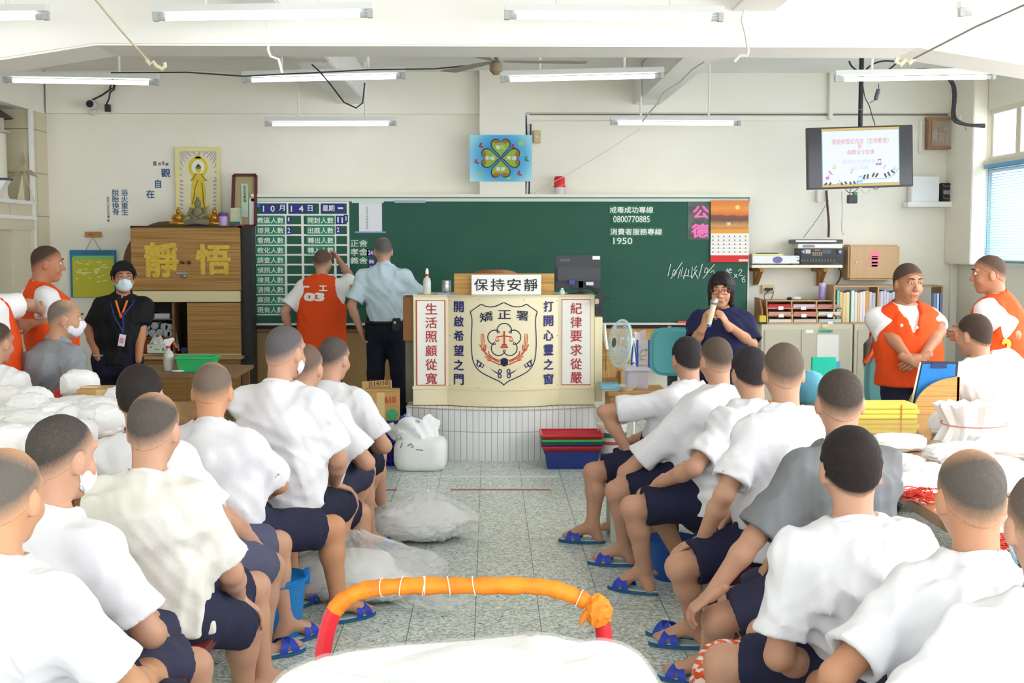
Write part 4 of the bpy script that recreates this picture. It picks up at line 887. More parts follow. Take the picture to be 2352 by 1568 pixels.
t = thing('carton_flap_box', 'opened cardboard box marked 114110 behind the taped box', 'box', tuple(P(868, 905, 9.75)))
m = MB(); pbox(m, 832, 874, 900, 905, 9.75, 9.76); m.xf(Matrix.Translation(P(868, 890, 9.75)) @ Matrix.Rotation(-.06, 4, 'Y') @ Matrix.Translation(-P(868, 890, 9.75))); obj('flap', m, mat('CDA66B', .7), t)
lettering('114110', (852, 875, 892, 885), 9.746, mat('5A4630', .6), t, .015, tilt=-.06)
m = MB()
for a in ((848, 872, 896, 873), (848, 888, 896, 889), (848, 872, 849, 896), (895, 872, 896, 896)): pbox(m, *a, 9.7465, 9.749)
obj('printed_frame', m, mat('6A5236', .6), t)
m = MB(); pbox(m, 832, 905, 905, 1050.5, 9.76, 10.0, 9.76); obj('box_body', m, mat('B98F55', .7), t)
# crumpled white bags, made of displaced shells
def lump(c, r, seed, amp=.12, n=40, m_=26, flat=.6, sq=1.0, pinch=None):
    rg = np.random.default_rng(seed); K_ = rg.normal(size=(9, 3)) * 3.2; ph = rg.uniform(0, 6, 9); mb = MB().ball((0, 0, 0), 1, n, m_); out = []
    for v in mb.v:
        p = np.array(v); s = np.abs(np.sin(K_ @ p + ph)).sum() / 9 - .55 + .6 * (np.abs(np.sin((K_ * 2.3) @ p + ph)).sum() / 9 - .6) + .4 * (np.abs(np.sin((K_ * 4.6) @ p + ph * 2)).sum() / 9 - .6)
        q = p * (1 + amp * s * 2)
        q = np.sign(q) * np.abs(q) ** sq
        if pinch is not None:
            k = max(0, q[2]); q[0] *= 1 - pinch * k; q[1] *= 1 - pinch * k
        x = (c[0] + q[0] * r[0], c[1] + q[1] * r[1], max(c[2] - r[2] * flat, c[2] + q[2] * r[2]))
        out.append(x)
    mb.v = out; return mb
BAGW = mat('F2F4F5', .35, None, (1, 1, 1), (14, .3))
t = thing('white_sack', 'white plastic sack with a crumpled open top beside the blue crate', 'bag', tuple(G(962, 1070)))
c = P(966, 1035, 9.2); c.y = 9.25
obj('sack_body', lump((c.x, 9.25, .115), (.195, .17, .135), 3, .1, sq=.55, flat=.85), BAGW, t, True)
def collar(u, v):
    a = u * 2 * PI; r = .14 + .03 * v + .03 * math.sin(3 * a) * (.4 + v) + .012 * math.sin(9 * a + 5 * v)
    return Vector((c.x - .03 - .05 * v + r * math.cos(a) * 1.1, 9.25 + r * math.sin(a) * .8, .22 + v * (.13 + .05 * math.sin(a + 2.4)) - .02 * math.sin(5 * a)))
obj('sack_mouth', MB().grid(collar, 48, 12), BAGW, t, True)
obj('crumpled_top', lump((c.x - .09, 9.2, .3), (.1, .07, .1), 9, .25, pinch=.5), BAGW, t, True)
v, f = textmesh('purchase', .02); m = MB().add([(0, 0, 0)], []); m = MB()
q0 = P(925, 955, 9.12); m.add([(q0.x + q[0] * .11 + q[1] * .03, 9.105 - q[2] - .0, q0.z - q[0] * .06 + q[1] * .03) for q in v], f); obj('blue_print', m, mat('6FB3DE', .5), t, fix=False)
m = MB()
for pl in ([(924, 1016), (920, 1028)], [(936, 1024), (944, 1018), (950, 1026), (944, 1027)], [(955, 1032), (972, 1034)]): m.tube([P(x, y, 9.08) for x, y in pl], .003, 5)
obj('pen_marks', m, DARK, t)
# trays stacked by the dais
tx = P(1313, 1060, 9.25).x
blu = basket('blue_basket', Vector((tx, 9.32, 0)), .40, .3, .125, mat('2A3C86', .35, alpha=.93), 'blue plastic basket at the bottom of the tray stack', 'basket', group='trays stacked by the dais', flare=.015)
for i, (h, dz, w, lb) in enumerate((('B8323C', .118, .44, 'red tray resting directly on the blue basket'), ('34406F', .142, .44, 'dark blue tray in the middle of the tray stack'), ('3BAF5C', .168, .45, 'green tray under the topmost red tray'), ('C4303A', .19, .455, 'topmost red tray of the stack by the dais'))):
    basket('plastic_tray', Vector((tx, 9.32, dz)), w, .33, .05 if i < 3 else .062, mat(h, .3), lb, 'tray', group='trays stacked by the dais', flare=.03)
c = G(1407, 1062); c.y = 9.5; c.x = P(1405, 1000, 9.5).x; t = thing('paint_bucket', 'white paint bucket with a printed band beside the tray stack', 'bucket', (c.x, 9.5, 0))
obj('bucket_body', MB().lathe((c.x, 9.5, 0), [(.1, 0), (.115, .27), (.12, .275), (.12, .3)], 24), mat('E9E9E5', .4), t, True)
obj('green_band', MB().lathe((c.x, 9.5, 0), [(.1135, .2), (.1155, .235)], 24), mat('3C7A66', .5), t, True); obj('red_band', MB().lathe((c.x, 9.5, 0), [(.111, .145), (.113, .17)], 24), mat('C85A4E', .5), t, True)

# ------------------------------------------------------------------ fan, chair and plastic boxes right of the podium
YF = 10.2
t = thing('standing_fan', 'white standing fan with a round wire guard facing the podium', 'fan', tuple(G(1460, 975)))
c = P(1425, 788, YF); ax = Vector((-.93, -.34, .12)).normalized(); sd = ax.cross(Vector((0, 0, 1))).normalized(); upv = sd.cross(ax)
R0 = .19
def ringp(r, d, k, n): a = 2 * PI * k / n; return c + sd * (r * math.cos(a)) + upv * (r * math.sin(a)) + ax * d
GW = mat('DDE3E4', .35)
obj('guard_ring', MB().tube([ringp(R0, 0, k, 36) for k in range(36)], .011, 8, closed=True), mat('BFE3E6', .35), t, True)
for nm, sg in (('front_guard', 1), ('rear_guard', -1)):
    m = MB()
    for k in range(44): m.tube([ringp(.04, .055 * sg, k, 44), ringp(R0 * .6, .05 * sg, k + .8, 44), ringp(R0 * .93, .032 * sg, k + 1.2, 44), ringp(R0, 0, k + 1.3, 44)], .0016, 4)
    for r in (.04, R0 * .6): m.tube([ringp(r, (.055 if r < .05 else .05) * sg, k, 30) for k in range(30)], .0025, 5, closed=True)
    obj(nm, m, GW, t, True)
obj('guard_badge', MB().tube([c + ax * .052, c + ax * .06], .04, 20), mat('5A6066', .4), t, True)
for k in range(3):
    def bl_(u, v, k=k):
        a = k * 2 * PI / 3 + (v - .5) * (.5 + .9 * u); r = .035 + u * .125; return c + sd * (r * math.cos(a)) + upv * (r * math.sin(a)) + ax * ((v - .5) * .05)
    obj('blade', MB().grid(bl_, 8, 8), mat('C8D2D6', .3, alpha=.85), t, True)
obj('motor', MB().tube([c - ax * .05, c - ax * .07, c - ax * .17, c - ax * .2], [.05, .06, .055, .03], 18), mat('EDEEEE', .35), t, True)
b = c - ax * .12; obj('pole', MB().tube([b - Vector((0, 0, .04)), (b.x, b.y, .84), (b.x, b.y, .06)], [.03, .026, .016], 14), mat('E8E9E8', .4), t, True)
obj('base', MB().lathe((b.x, b.y, 0), [(.17, 0), (.17, .02), (.05, .05), (.02, .06)], 28), mat('E8E9E8', .4), t, True)
def clear_box(name, x0, y0, x1, y1, Y0, Y1, h, label, lid=None, al=.55):
    a, b = P(x0, y1, Y0), P(x1, y0, Y0); t = thing(name, label, 'box', ((a.x + b.x) / 2, (Y0 + Y1) / 2, a.z))
    obj('box_body', MB().box(a.x, b.x, Y0, Y1, a.z, b.z), mat(h, .25, alpha=al), t, bev=.008)
    obj('rim', MB().box(a.x - .015, b.x + .015, Y0 - .015, Y1 + .015, b.z - .015, b.z + .01), mat(lid or h, .3), t, bev=.005); return t
# low table carrying them
t = thing('side_table', 'low wooden side table carrying plastic boxes beside the fan', 'table', tuple(P(1465, 960, 9.7)))
xa, xb = P(1392, 930, 9.6).x, P(1530, 930, 9.6).x; zt_ = P(1440, 895, 9.6).z
obj('table_top', MB().box(xa, xb, 9.45, 9.95, zt_ - .03, zt_), WOOD, t, bev=.004)
for x in (xa + .04, xb - .04):
    for y in (9.5, 9.9): obj('leg', MB().box(x - .02, x + .02, y - .02, y + .02, 0, zt_ - .03), WOOD, t)
def at_z(t, z):
    d = z - t.location.z; t.location.z = z
q = clear_box('drawer_box', 1440, 846, 1489, 893, 9.6, 9.9, 'CFCBD6', 'translucent plastic box with a wide rim beside the teal chair', al=.7); at_z(q, zt_)
q = clear_box('storage_tub', 1385, 884, 1424, 893, 9.5, 9.8, 'ECE8DE', 'low white tub with a light blue lid beside the podium', '7CC3E2', .95); at_z(q, zt_)
obj('basin', MB().lathe(P(1435, 884, 9.55) - Vector((0, 0, 0)), [(.05, -.02), (.09, .02), (.095, .02), (.055, -.015)], 24), mat('E3DFD2', .3), None, True, label='shallow cream basin under the fan', cat='basin').location.z = zt_
t = thing('cutlery_bag', 'clear bag with blue edges full of small items hanging behind the fan', 'bag', tuple(P(1480, 850, 9.72)))
for x in (1464, 1491): obj('blue_edge', MB().tube([P(x, 780, 9.72), P(x, 850, 9.72)], .008, 8), mat('2E4A9A', .5), t, True)
m = MB(); pbox(m, 1465, 782, 1490, 849, 9.73, 9.78); obj('clear_sleeve', m, mat('DDE3E2', .2, alpha=.35), t)
for i in range(16):
    q = P(rnd.uniform(1468, 1487), rnd.uniform(800, 845), 9.755); a = rnd.uniform(0, PI); d = Vector((math.cos(a), 0, math.sin(a))) * .022
    obj('small_item', MB().bar(q - d, q + d, .012, .008), mat(('8A8B86', 'CFC9B4', '5A5C58', 'E6E4DC')[i % 4], .5), t)
wire('blue_strap', [P(x, y, 9.70) for x, y in ((1450, 838), (1453, 800), (1456, 782), (1459, 800), (1462, 838), (1456, 832), (1450, 838))], .006, mat('2E4A9A', .5), 'blue strap loop hanging between the fan and the clear bag', 'strap')
m = MB().grid(lambda u, v: P(1457 + u * 26 + 3 * v, 760 + v * 40 + 3 * math.sin(u * 5), 9.8 + .03 * math.sin(u * 4)), 8, 8); obj('packet', m, mat('EBDCE2', .6), None, True, label='pale pink paper packet sticking up behind the clear bag', cat='packet')
def swivel_chair(px0, px1, pt, pb, Y, label, h='58A6AC'):
    c = P((px0 + px1) / 2, pb, Y); w = (P(px1, pt, Y).x - P(px0, pt, Y).x) / 2; zt2 = P(px0, pt, Y).z; hh = zt2 - c.z
    t = thing('office_chair', label, 'chair', (c.x, Y, 0)); pts = []
    for i in range(28):
        a = 2 * PI * i / 28; s_ = lambda q: math.copysign(abs(q) ** .5, q); pts.append((c.x + w * s_(math.cos(a)), c.z + hh / 2 + hh / 2 * s_(math.sin(a))))
    obj('backrest', MB().prism(pts, Y - .04, Y + .04), mat(h, .6), t, bev=.02, seg=3)
    obj('seat', MB().box(c.x - w, c.x + w, Y - .5, Y - .02, .42, .5), mat(h, .6), t, bev=.03, seg=3)
    obj('back_support', MB().bar((c.x, Y + .05, .4), (c.x, Y + .05, c.z + .1), .07, .02), DARK, t); obj('gas_lift', MB().tube([(c.x, Y - .25, .1), (c.x, Y - .25, .42)], .03, 12), DARK, t, True)
    for i in range(5):
        a = i * 2 * PI / 5; q = Vector((c.x + .28 * math.cos(a), Y - .25 + .28 * math.sin(a), .07)); l = obj('leg', MB().bar((c.x, Y - .25, .1), q, .04, .03), DARK, t); obj('caster', MB().ball(q - Vector((0, 0, .04)), .03, 10, 6), DARK, l, True)
    return t
swivel_chair(1492, 1602, 752, 862, 8.95, 'teal office chair beside the woman with the microphone')
obj('red_folder', MB().bar(P(1556, 739, 12.41), P(1592, 740, 12.41), .06, .02), mat('E0584A', .5), label='red folder edge above the teal office chair', cat='folder')
# ------------------------------------------------------------------ right back corner
YTV = 10.6
c = P(1976, 361, YTV); tvw, tvh = (P(2098, 361, YTV).x - P(1853, 361, YTV).x), .508
t = thing('wall_television', 'flat television on a black ceiling pole showing a slide with piano keys', 'television', (0, 0, 0))
sx_ = tvw / 245.0
def tvp(x, y): return ((x - 1976) * sx_, (361 - y) * sx_)      # untilted screen pixels
def tvq(mb, x0, y0, x1, y1, Y): a, b = tvp(x0, y1), tvp(x1, y0); return mb.box(a[0], b[0], Y, Y + .003, a[1], b[1])
m = MB(); tvq(m, 1853, 291, 2098, 431, 0); m.v = [(v[0], v[1] * (1 if v[1] < .001 else 14), v[2]) for v in m.v]; obj('casing', m, mat('26282D', .35), t, bev=.004)
m = MB(); tvq(m, 1857, 294, 2095, 427, -.002); obj('screen', m, mat('262C3C', .15, emit=.25), t)
SL = lambda h, e=1.0: mat(h, .4, emit=e)
m = MB(); tvq(m, 1887, 294.5, 2066, 426.5, -.004); obj('slide', m, SL('E9F1FD', .62), t)
m = MB(); tvq(m, 1887, 294.5, 2066, 299, -.006); tvq(m, 1887, 421.5, 2066, 426.5, -.006); obj('slide_band', m, SL('E2B64F', .6), t)
m = MB(); tvq(m, 1887, 299, 2066, 300.5, -.006); tvq(m, 1887, 420, 2066, 421.5, -.006); tvq(m, 1887, 299, 1888.5, 421, -.006); tvq(m, 2064.5, 299, 2066, 421, -.006); obj('slide_border', m, SL('8CCFD6', .5), t)
def tvtext(s, x0, y0, x1, y1, mm, bold=.006):
    a, b = tvp(x0, y1), tvp(x1, y0); v, f = textmesh(s, bold)
    obj('slide_text', MB().add([(a[0] + (b[0] - a[0]) * q[0], -.0075 - q[2], a[1] + (b[1] - a[1]) * q[1]) for q in v], f), mm, t, fix=False)
PK = SL('E3A2A6', .6)
tvtext('淺談修復式司法（生命教育）', 1909, 318, 2041, 331, PK); tvtext('暨', 1970, 332, 1979, 341, PK); tvtext('假釋法令宣導', 1945, 344, 2008, 355, PK)
LB = SL('CFDCF2', .62); tvtext('臺灣地方檢察署', 1933, 366, 2012, 376, LB, 0); tvtext('主講', 1950, 380, 1995, 389, LB, 0)
def disc(cx_, cy_, rx, ry, n=14): return [tvp(cx_ + rx * math.cos(2 * PI * i / n), cy_ + ry * math.sin(2 * PI * i / n)) for i in range(n)]
def note(x, y, s, h, dbl=False, e=.6):
    m = MB().prism(disc(x, y, 4.2 * s, 3.4 * s), -.0075, -.006)
    m.prism([tvp(x + 2.8 * s, y), tvp(x + 4 * s, y), tvp(x + 4 * s, y - 16 * s), tvp(x + 2.8 * s, y - 16 * s)], -.0075, -.006)
    if dbl:
        m.prism(disc(x + 9 * s, y, 4.2 * s, 3.4 * s), -.0075, -.006); m.prism([tvp(x + 11.8 * s, y), tvp(x + 13 * s, y), tvp(x + 13 * s, y - 16 * s), tvp(x + 11.8 * s, y - 16 * s)], -.0075, -.006)
        m.prism([tvp(x + 3 * s, y - 16 * s), tvp(x + 13 * s, y - 16 * s), tvp(x + 13 * s, y - 12 * s), tvp(x + 3 * s, y - 12 * s)], -.0075, -.006)
    else: m.prism([tvp(x + 4 * s, y - 16 * s), tvp(x + 11 * s, y - 8 * s), tvp(x + 10 * s, y - 5 * s), tvp(x + 4 * s, y - 12 * s)], -.0075, -.006)
    obj('slide_note', m, SL(h, e), t)
note(1899, 406, 1.1, 'E07FB8'); note(1912, 384, .5, 'D8D27A', True); note(2014, 378, .75, 'B06AC4', True); note(2030, 387, .5, 'E6A0CC'); note(1954, 395, .5, 'E08CC0'); note(1924, 419, .5, 'E8A06A'); note(1969, 416, .8, '7FD0EC', True); note(2051, 391, .4, '8FB4EC', True)
for (x, y, a) in ((1895, 419, .9), (1905, 419, .6), (1932, 420, -.5), (1941, 418, -.6), (1952, 419, -.2), (1961, 418, -.5), (1984, 406, .35), (1992, 405, .1), (2005, 402, .5), (2013, 403, .6), (2033, 404, -.4), (2041, 401, -.5), (2050, 396, -.9)):
    d = (math.sin(a), -math.cos(a)); n = (d[1], -d[0]); L_ = 5.2 if y < 415 else 3.4; w = 2
    obj('slide_piano_key', MB().prism([tvp(x + d[0] * L_ * i + n[0] * w * j, y + d[1] * L_ * i + n[1] * w * j) for i, j in ((-1, -1), (-1, 1), (1, 1), (1, -1))], -.0075, -.006), SL('2B3140', .3), t)
m = MB(); pts = smooth_pts([(1966, 420), (1985, 412), (2000, 408), (2020, 412), (2040, 411), (2055, 402), (2063, 388)]); m.tube([Vector((tvp(*q)[0], -.006, tvp(*q)[1])) for q in pts], .0022, 5); obj('slide_curve', m, SL('A9B2C0', .5), t)
obj('base_logo', MB().box(-.012, .012, -.003, 0, -.257, -.251), mat('B9BCC2', .3), t)
t.location = c; t.rotation_euler = (0, math.radians(-2.0), math.radians(1.2)); WL[t.name] = Vector(c)
pole = thing('television_pole', 'black ceiling pole carrying the television', 'pole', (c.x, YTV + .1, 3.38))
obj('pole_tube', MB().tube([(P(1976, 290, YTV + .1).x, YTV + .1, c.z + .1), (P(1979, 140, YTV + .1).x, YTV + .1, 3.39)], .02, 14), mat('1E2024', .4), pole, True)
obj('mount_plate', MB().box(c.x - .1, c.x + .1, YTV + .05, YTV + .09, c.z - .1, c.z + .12), DARK, pole, bev=.004)
m = MB()
for y in (172, 252): q = P(1977, y, YTV + .1); m.lathe((q.x, YTV + .1, q.z), [(.0215, -.004), (.0215, .004)], 14)
obj('clamp_ring', m, mat('6A6C70', .4), pole)
for i, (pl, lb) in enumerate((([(1950, 140), (1955, 152), (1972, 165), (1974, 170)], 'black cable from the beam to the television pole'), ([(1986, 165), (1996, 152), (2020, 140), (2055, 140), (2060, 146), (2030, 168)], 'black cable arching right from the television pole'),
                            ([(1988, 160), (2000, 172), (2004, 175)], 'short black cable from the pole to the batten rod'), ([(2040, 170), (2080, 163), (2130, 158), (2165, 166), (2190, 188), (2196, 215), (2190, 262), (2200, 280), (2225, 288), (2262, 287)], 'thick black cable bundle arching to the window corner'),
                            ([(2060, 166), (2110, 160), (2150, 161), (2186, 185), (2192, 220), (2186, 268), (2196, 284), (2262, 291)], 'second black cable bundle arching to the window corner'))):
    wire('cable', [P(x, y, 11.0 + .02 * i if i < 3 else 11.9) for x, y in smooth_pts(pl)], .008 if i < 3 else .014, DARK, lb)
wire('cable', [P(x, y, 10.75) for x, y in smooth_pts([(1982, 195), (1986, 225), (1996, 240), (2002, 262), (2010, 288)])], .004, DARK, 'thin dark cable running down beside the television pole')
q = P(2015, 217, 10.75); wire('cable', [P(x, y, 10.75) for x, y in ((2018, 192), (2019, 205), (2013, 228), (1998, 236))], .003, DARK, 'thin cord carrying the dark inline plug by the television pole')
obj('inline_plug', MB().tube([P(2018, 205, 10.75), P(2011, 229, 10.75)], .018, 10), mat('4A5866', .4), label='dark inline plug dangling beside the television pole', cat='plug')
m = MB(); pbox(m, 1905, 163, 1915, 274, 12.6, 12.67); pbox(m, 1905, 140, 1950, 164, 12.62, 12.67); obj('duct', m, WALL, bev=.004, label='cream cable duct bending down beside the television pole', cat='duct')
m = MB(); pbox(m, 1949, 447, 1970, 467, 10.62, 10.68); obj('adapter', m, DARK, bev=.004, label='black power adapter hanging under the television', cat='adapter')
m = MB(); pbox(m, 1961, 441, 1970, 446.5, 10.63, 10.67); obj('connector', m, mat('3E7A5A', .5), bev=.002, label='small green connector above the hanging black adapter', cat='connector')
for i, (pl, lb) in enumerate((([(1940, 427), (1945, 440), (1955, 444), (1968, 437), (1972, 428)], 'thin cable loop under the television, nearest the pole'), ([(1957, 428), (1952, 440), (1951, 450)], 'short cord from the television to the black adapter'), ([(1975, 428), (1985, 446), (1996, 440), (2000, 428)], 'pale thin cable loop hanging low under the television'), ([(2000, 427), (2010, 436), (2020, 430), (2026, 424)], 'dark cable loop at the window side of the television foot'))):
    wire('cable', [P(x, y, 10.65) for x, y in smooth_pts(pl)], .003, mat('4A4A4C', .5) if i != 2 else mat('C9C2B2', .5), lb)
for i, (pl, lb, r) in enumerate((([(1898, 437), (1900, 470), (1904, 510), (1903, 545)], 'dark cable bundle falling from the duct to the players', .012), ([(1903, 460), (1880, 500), (1845, 546)], 'thin cord slanting from the bundle to the player stack', .003), ([(1933, 440), (1935, 485), (1932, 528), (1938, 540)], 'thin pale cord hanging right of the cable bundle', .003))):
    wire('cable', [P(x, y, 12.6) for x, y in smooth_pts(pl)], r, mat(('5A4648', '6A6A6C', 'A9A498')[i], .6), lb)
m = MB(); pbox(m, 1878, 436, 1896, 464, 12.63, 12.7); obj('duct_end', m, WALL, bev=.004, label='short cream duct stub under the television', cat='duct')
# breaker panel, router shelf
t = thing('breaker_panel', 'wooden wall cabinet with a glazed front full of breakers', 'cabinet', tuple(P(2168, 342, 12.6)))
WD = mat('B08A66', .5, (3, 3), (1, 1, .2), h2='957050')
m = MB(); pbox(m, 2133, 268, 2202, 275, 12.58, 12.7); pbox(m, 2133, 335, 2202, 342, 12.58, 12.7, 12.58); pbox(m, 2133, 275, 2140, 335, 12.58, 12.7, 12.58); pbox(m, 2194, 275, 2202, 335, 12.58, 12.7, 12.58); pbox(m, 2140, 275, 2194, 335, 12.68, 12.7, 12.58); obj('frame', m, WD, t)
for x, y, w_, h_, h in ((2144, 300, 12, 20, 'C9BFA8'), (2160, 292, 14, 10, '5A4A42'), (2160, 308, 10, 18, 'A2988C'), (2176, 306, 12, 22, '7FAF9C'), (2172, 290, 10, 8, 'C9C4BA')):
    m = MB(); pbox(m, x, y, x + w_, y + h_, 12.64, 12.68, 12.6); obj('breaker', m, mat(h, .5), t)
m = MB(); pbox(m, 2140, 275, 2194, 335, 12.59, 12.595, 12.58); obj('pane', m, mat('E8D8C8', .05, alpha=.3), t)
m = MB(); pbox(m, 2205, 264, 2245, 276, 12.3, 12.42); obj('corner_duct', m, WALL, bev=.004, label='short white duct box at the window corner', cat='duct')
m = MB(); pbox(m, 2086, 463, 2192, 475, 12.52, 12.7); obj('wall_shelf', m, WHITE, bev=.004, label='small white wall shelf under the bright box', cat='shelf')
zs = P(2100, 463, 12.55).z
m = MB(); pbox(m, 2093, 405, 2158, 463, 12.56, 12.68); o = obj('router_box', m, mat('F2F5F8', .25), bev=.005, label='bright white box standing on the small wall shelf', cat='box'); 
m = MB(); pbox(m, 2164, 420, 2187, 463, 12.58, 12.68); o = obj('recorder', m, mat('2A2B2E', .4), bev=.004, label='black device standing beside the bright white box', cat='device')
m = MB(); pbox(m, 2167, 437, 2184, 446, 12.575, 12.58); obj('display', m, mat('8A97A6', .3), o)
for nm, a_ in (('upper', 424), ('lower', 452)): obj('orange_cord', MB().tube([P(x, y, 12.57) for x, y in ((2166, a_), (2172, a_ + 4), (2182, a_ + 3), (2184, a_ - 2))], .004, 6), mat('B0703A', .5), o, True)
m = MB(); pbox(m, 2112, 275, 2120, 350, 12.66, 12.7); pbox(m, 2186, 345, 2192, 740, 12.66, 12.7); obj('duct_run', m, WALL, bev=.004, label='narrow white duct running down the wall near the window', cat='duct')
wire('cable', [P(x, y, 12.2) for x, y in smooth_pts([(2215, 290), (2232, 330), (2230, 420), (2238, 470), (2250, 520)])], .004, mat('B9B4AA', .5), 'thin grey cord running down the white pier beside the window')
# shelf with players
YS = 12.38
t = thing('bracket_shelf', 'long white wall shelf on two wooden brackets beside the blackboard', 'shelf', tuple(P(1830, 660, YS)))
m = MB(); pbox(m, 1727, 608, 1936, 615, YS, 12.7); obj('shelf_board', m, mat('F1EAD6', .5), t, bev=.003)
BR = mat('B9803E', .5, (3, 3), (1, 1, .2), h2='9C682C')
for x in (1732, 1878):
    m = MB(); pbox(m, x, 615, x + 10, 655, 12.65, 12.7); a = P(x + 5, 616, YS + .05); m.bar((a.x + .05, YS + .05, a.z - .02), (P(x + 5, 650, 12.67).x, 12.66, P(x, 650, 12.67).z), .04, .03); m.bar((a.x + .05, YS + .02, a.z - .018), (a.x, 12.7, a.z - .018), .04, .03); obj('bracket', m, BR, t, bev=.003)
zsh = P(1830, 608, YS).z
def player(x0, y0, x1, y1, z, h, m_, label, name='player', dx=0):
    a, b = P(x0, 600, YS).x, P(x1, 600, YS).x; return obj(name, MB().box(a, b, YS + .01, YS + .27, z, z + h), m_, bev=.004, label=label, cat='player')
k = 12.38 / F
o = player(1729, 588, 1837, 608, zsh + .012, .078, mat('E9EBEE', .35), 'white set top box with a purple panel at the shelf end by the blackboard', 'set_top_box')
a = P(1786, 597, YS + .01); obj('purple_panel', MB().lathe((a.x - .0, YS + .009, zsh + .05), [(.05, -.002), (.05, .002)], 20, 'y', sx=1, sy=.66), mat('6E63A8', .3), o)
m = MB()
for x in (1740, 1825): q = P(x, 600, YS); m.box(q.x - .02, q.x + .02, YS + .03, YS + .08, zsh, zsh + .012)
obj('feet', m, DARK, o)
obj('yellow_book', MB().box(P(1728, 600, YS).x, P(1800, 600, YS).x, YS + .02, YS + .25, zsh + .091, zsh + .108), mat('E9E5A8', .6), label='pale yellow book lying on the white set top box', cat='book', bev=.002)
obj('black_tablet', MB().box(P(1745, 600, YS).x, P(1790, 600, YS).x, YS + .05, YS + .2, zsh + .109, zsh + .118), DARK, label='flat black object lying on the pale yellow book', cat='tablet', bev=.002)
o = player(1839, 572, 1938, 608, zsh + .012, .15, mat('25262B', .35), 'black karaoke amplifier with two blue lit knobs on the shelf', 'amplifier')
zb = zsh + .012
for x in (1845, 1929):
    q = P(x, 580, YS); obj('knob', MB().lathe((q.x, YS + .01, zb + .118), [(.024, -.02), (.024, 0)], 18, 'y'), mat('4A4B52', .3, metal=.5), o); obj('blue_light', MB().lathe((q.x, YS - .012, zb + .118), [(.009, -.002), (.009, 0)], 10, 'y'), mat('6A78FF', .3, emit=2.5), o)
for x0, x1, nm, h in ((1854, 1873, 'display', 'C9C2BA'), (1900, 1921, 'display', '4A4A50')): obj(nm, MB().box(P(x0, 0, YS).x, P(x1, 0, YS).x, YS + .007, YS + .01, zb + .1, zb + .14), mat(h, .3), o)
obj('red_readout', MB().box(P(1882, 0, YS).x, P(1896, 0, YS).x, YS + .007, YS + .01, zb + .128, zb + .138), mat('E0483A', .3, emit=.8), o)
m = MB()
for i in range(5):
    for j in range(3): x = P(1878, 0, YS).x + .02 * i; m.box(x, x + .01, YS + .006, YS + .01, zb + .082 + j * .011, zb + .088 + j * .011)
obj('buttons', m, mat('D6CDB4', .4), o)
m = MB()
for i in range(13): x = P(1845, 0, YS).x + .029 * i; m.lathe((x, YS + .01, zb + .03), [(.009, -.012), (.009, 0)], 10, 'y')
obj('dials', m, mat('6A6C72', .35), o)
obj('front_groove', MB().box(P(1840, 0, YS).x, P(1937, 0, YS).x, YS + .008, YS + .01, zb + .062, zb + .066), mat('0E0E10', .4), o)
o = player(1833, 560, 1935, 571, zb + .152, .042, mat('EDEAE0', .35), 'white disc player stacked on the black amplifier', 'disc_player')
obj('display', MB().box(P(1855, 0, YS).x, P(1882, 0, YS).x, YS + .007, YS + .01, zb + .16, zb + .186), mat('8A8D94', .3), o); obj('disc_tray', MB().box(P(1886, 0, YS).x, P(1922, 0, YS).x, YS + .006, YS + .01, zb + .162, zb + .185), mat('F7F5EE', .3), o)
o = player(1825, 548, 1936, 559, zb + .197, .042, mat('3A3B40', .3), 'black disc player with silver trim at the top of the stack', 'disc_player')
obj('silver_trim', MB().box(P(1838, 0, YS).x, P(1932, 0, YS).x, YS + .006, YS + .01, zb + .217, zb + .23), STEEL, o)
m = MB(); pbox(m, 1948, 562, 2068, 643, 12.44, 12.7); o = obj('wall_cupboard', m, mat('CFAE86', .5, (2, 2), (6, 6, .3), h2='C29F76'), bev=.02, seg=3, label='small beige wall cupboard with pink paint marks', cat='cupboard')
m = MB(); pbox(m, 1999, 578, 2020, 590, 12.437, 12.44); pbox(m, 1996, 592, 2022, 596, 12.437, 12.44); pbox(m, 2002, 588, 2016, 613, 12.437, 12.44); pbox(m, 1997, 601, 2020, 605, 12.437, 12.44); pbox(m, 1998, 608, 2019, 612, 12.437, 12.44); obj('pink_paint', m, mat('F08A9E', .6), o)
obj('lock', MB().lathe(P(1967, 602, 12.435), [(.012, -.004), (.012, .004)], 12, 'y'), mat('B0895A', .3, metal=.6), o)
m = MB(); pbox(m, 1750, 654, 1780, 672, 12.66, 12.7); o = obj('wall_outlet', m, mat('E4D6AE', .5), bev=.004, label='cream wall outlet box with black plugs', cat='outlet')
m = MB(); pbox(m, 1759, 661, 1776, 667, 12.62, 12.66); obj('plug', m, DARK, o, bev=.003)
wire('cable', [P(x, y, 12.62) for x, y in smooth_pts([(1768, 666), (1756, 676), (1754, 684), (1764, 694), (1776, 680), (1776, 668)])], .004, DARK, 'black cord looping under the cream outlet box')
wire('cable', [P(x, y, 12.6) for x, y in smooth_pts([(1926, 616), (1932, 622), (1930, 640), (1922, 650), (1917, 662)])], .008, mat('4A4A48', .6), 'dark cord bundle hanging from the shelf end by the wall cupboard')
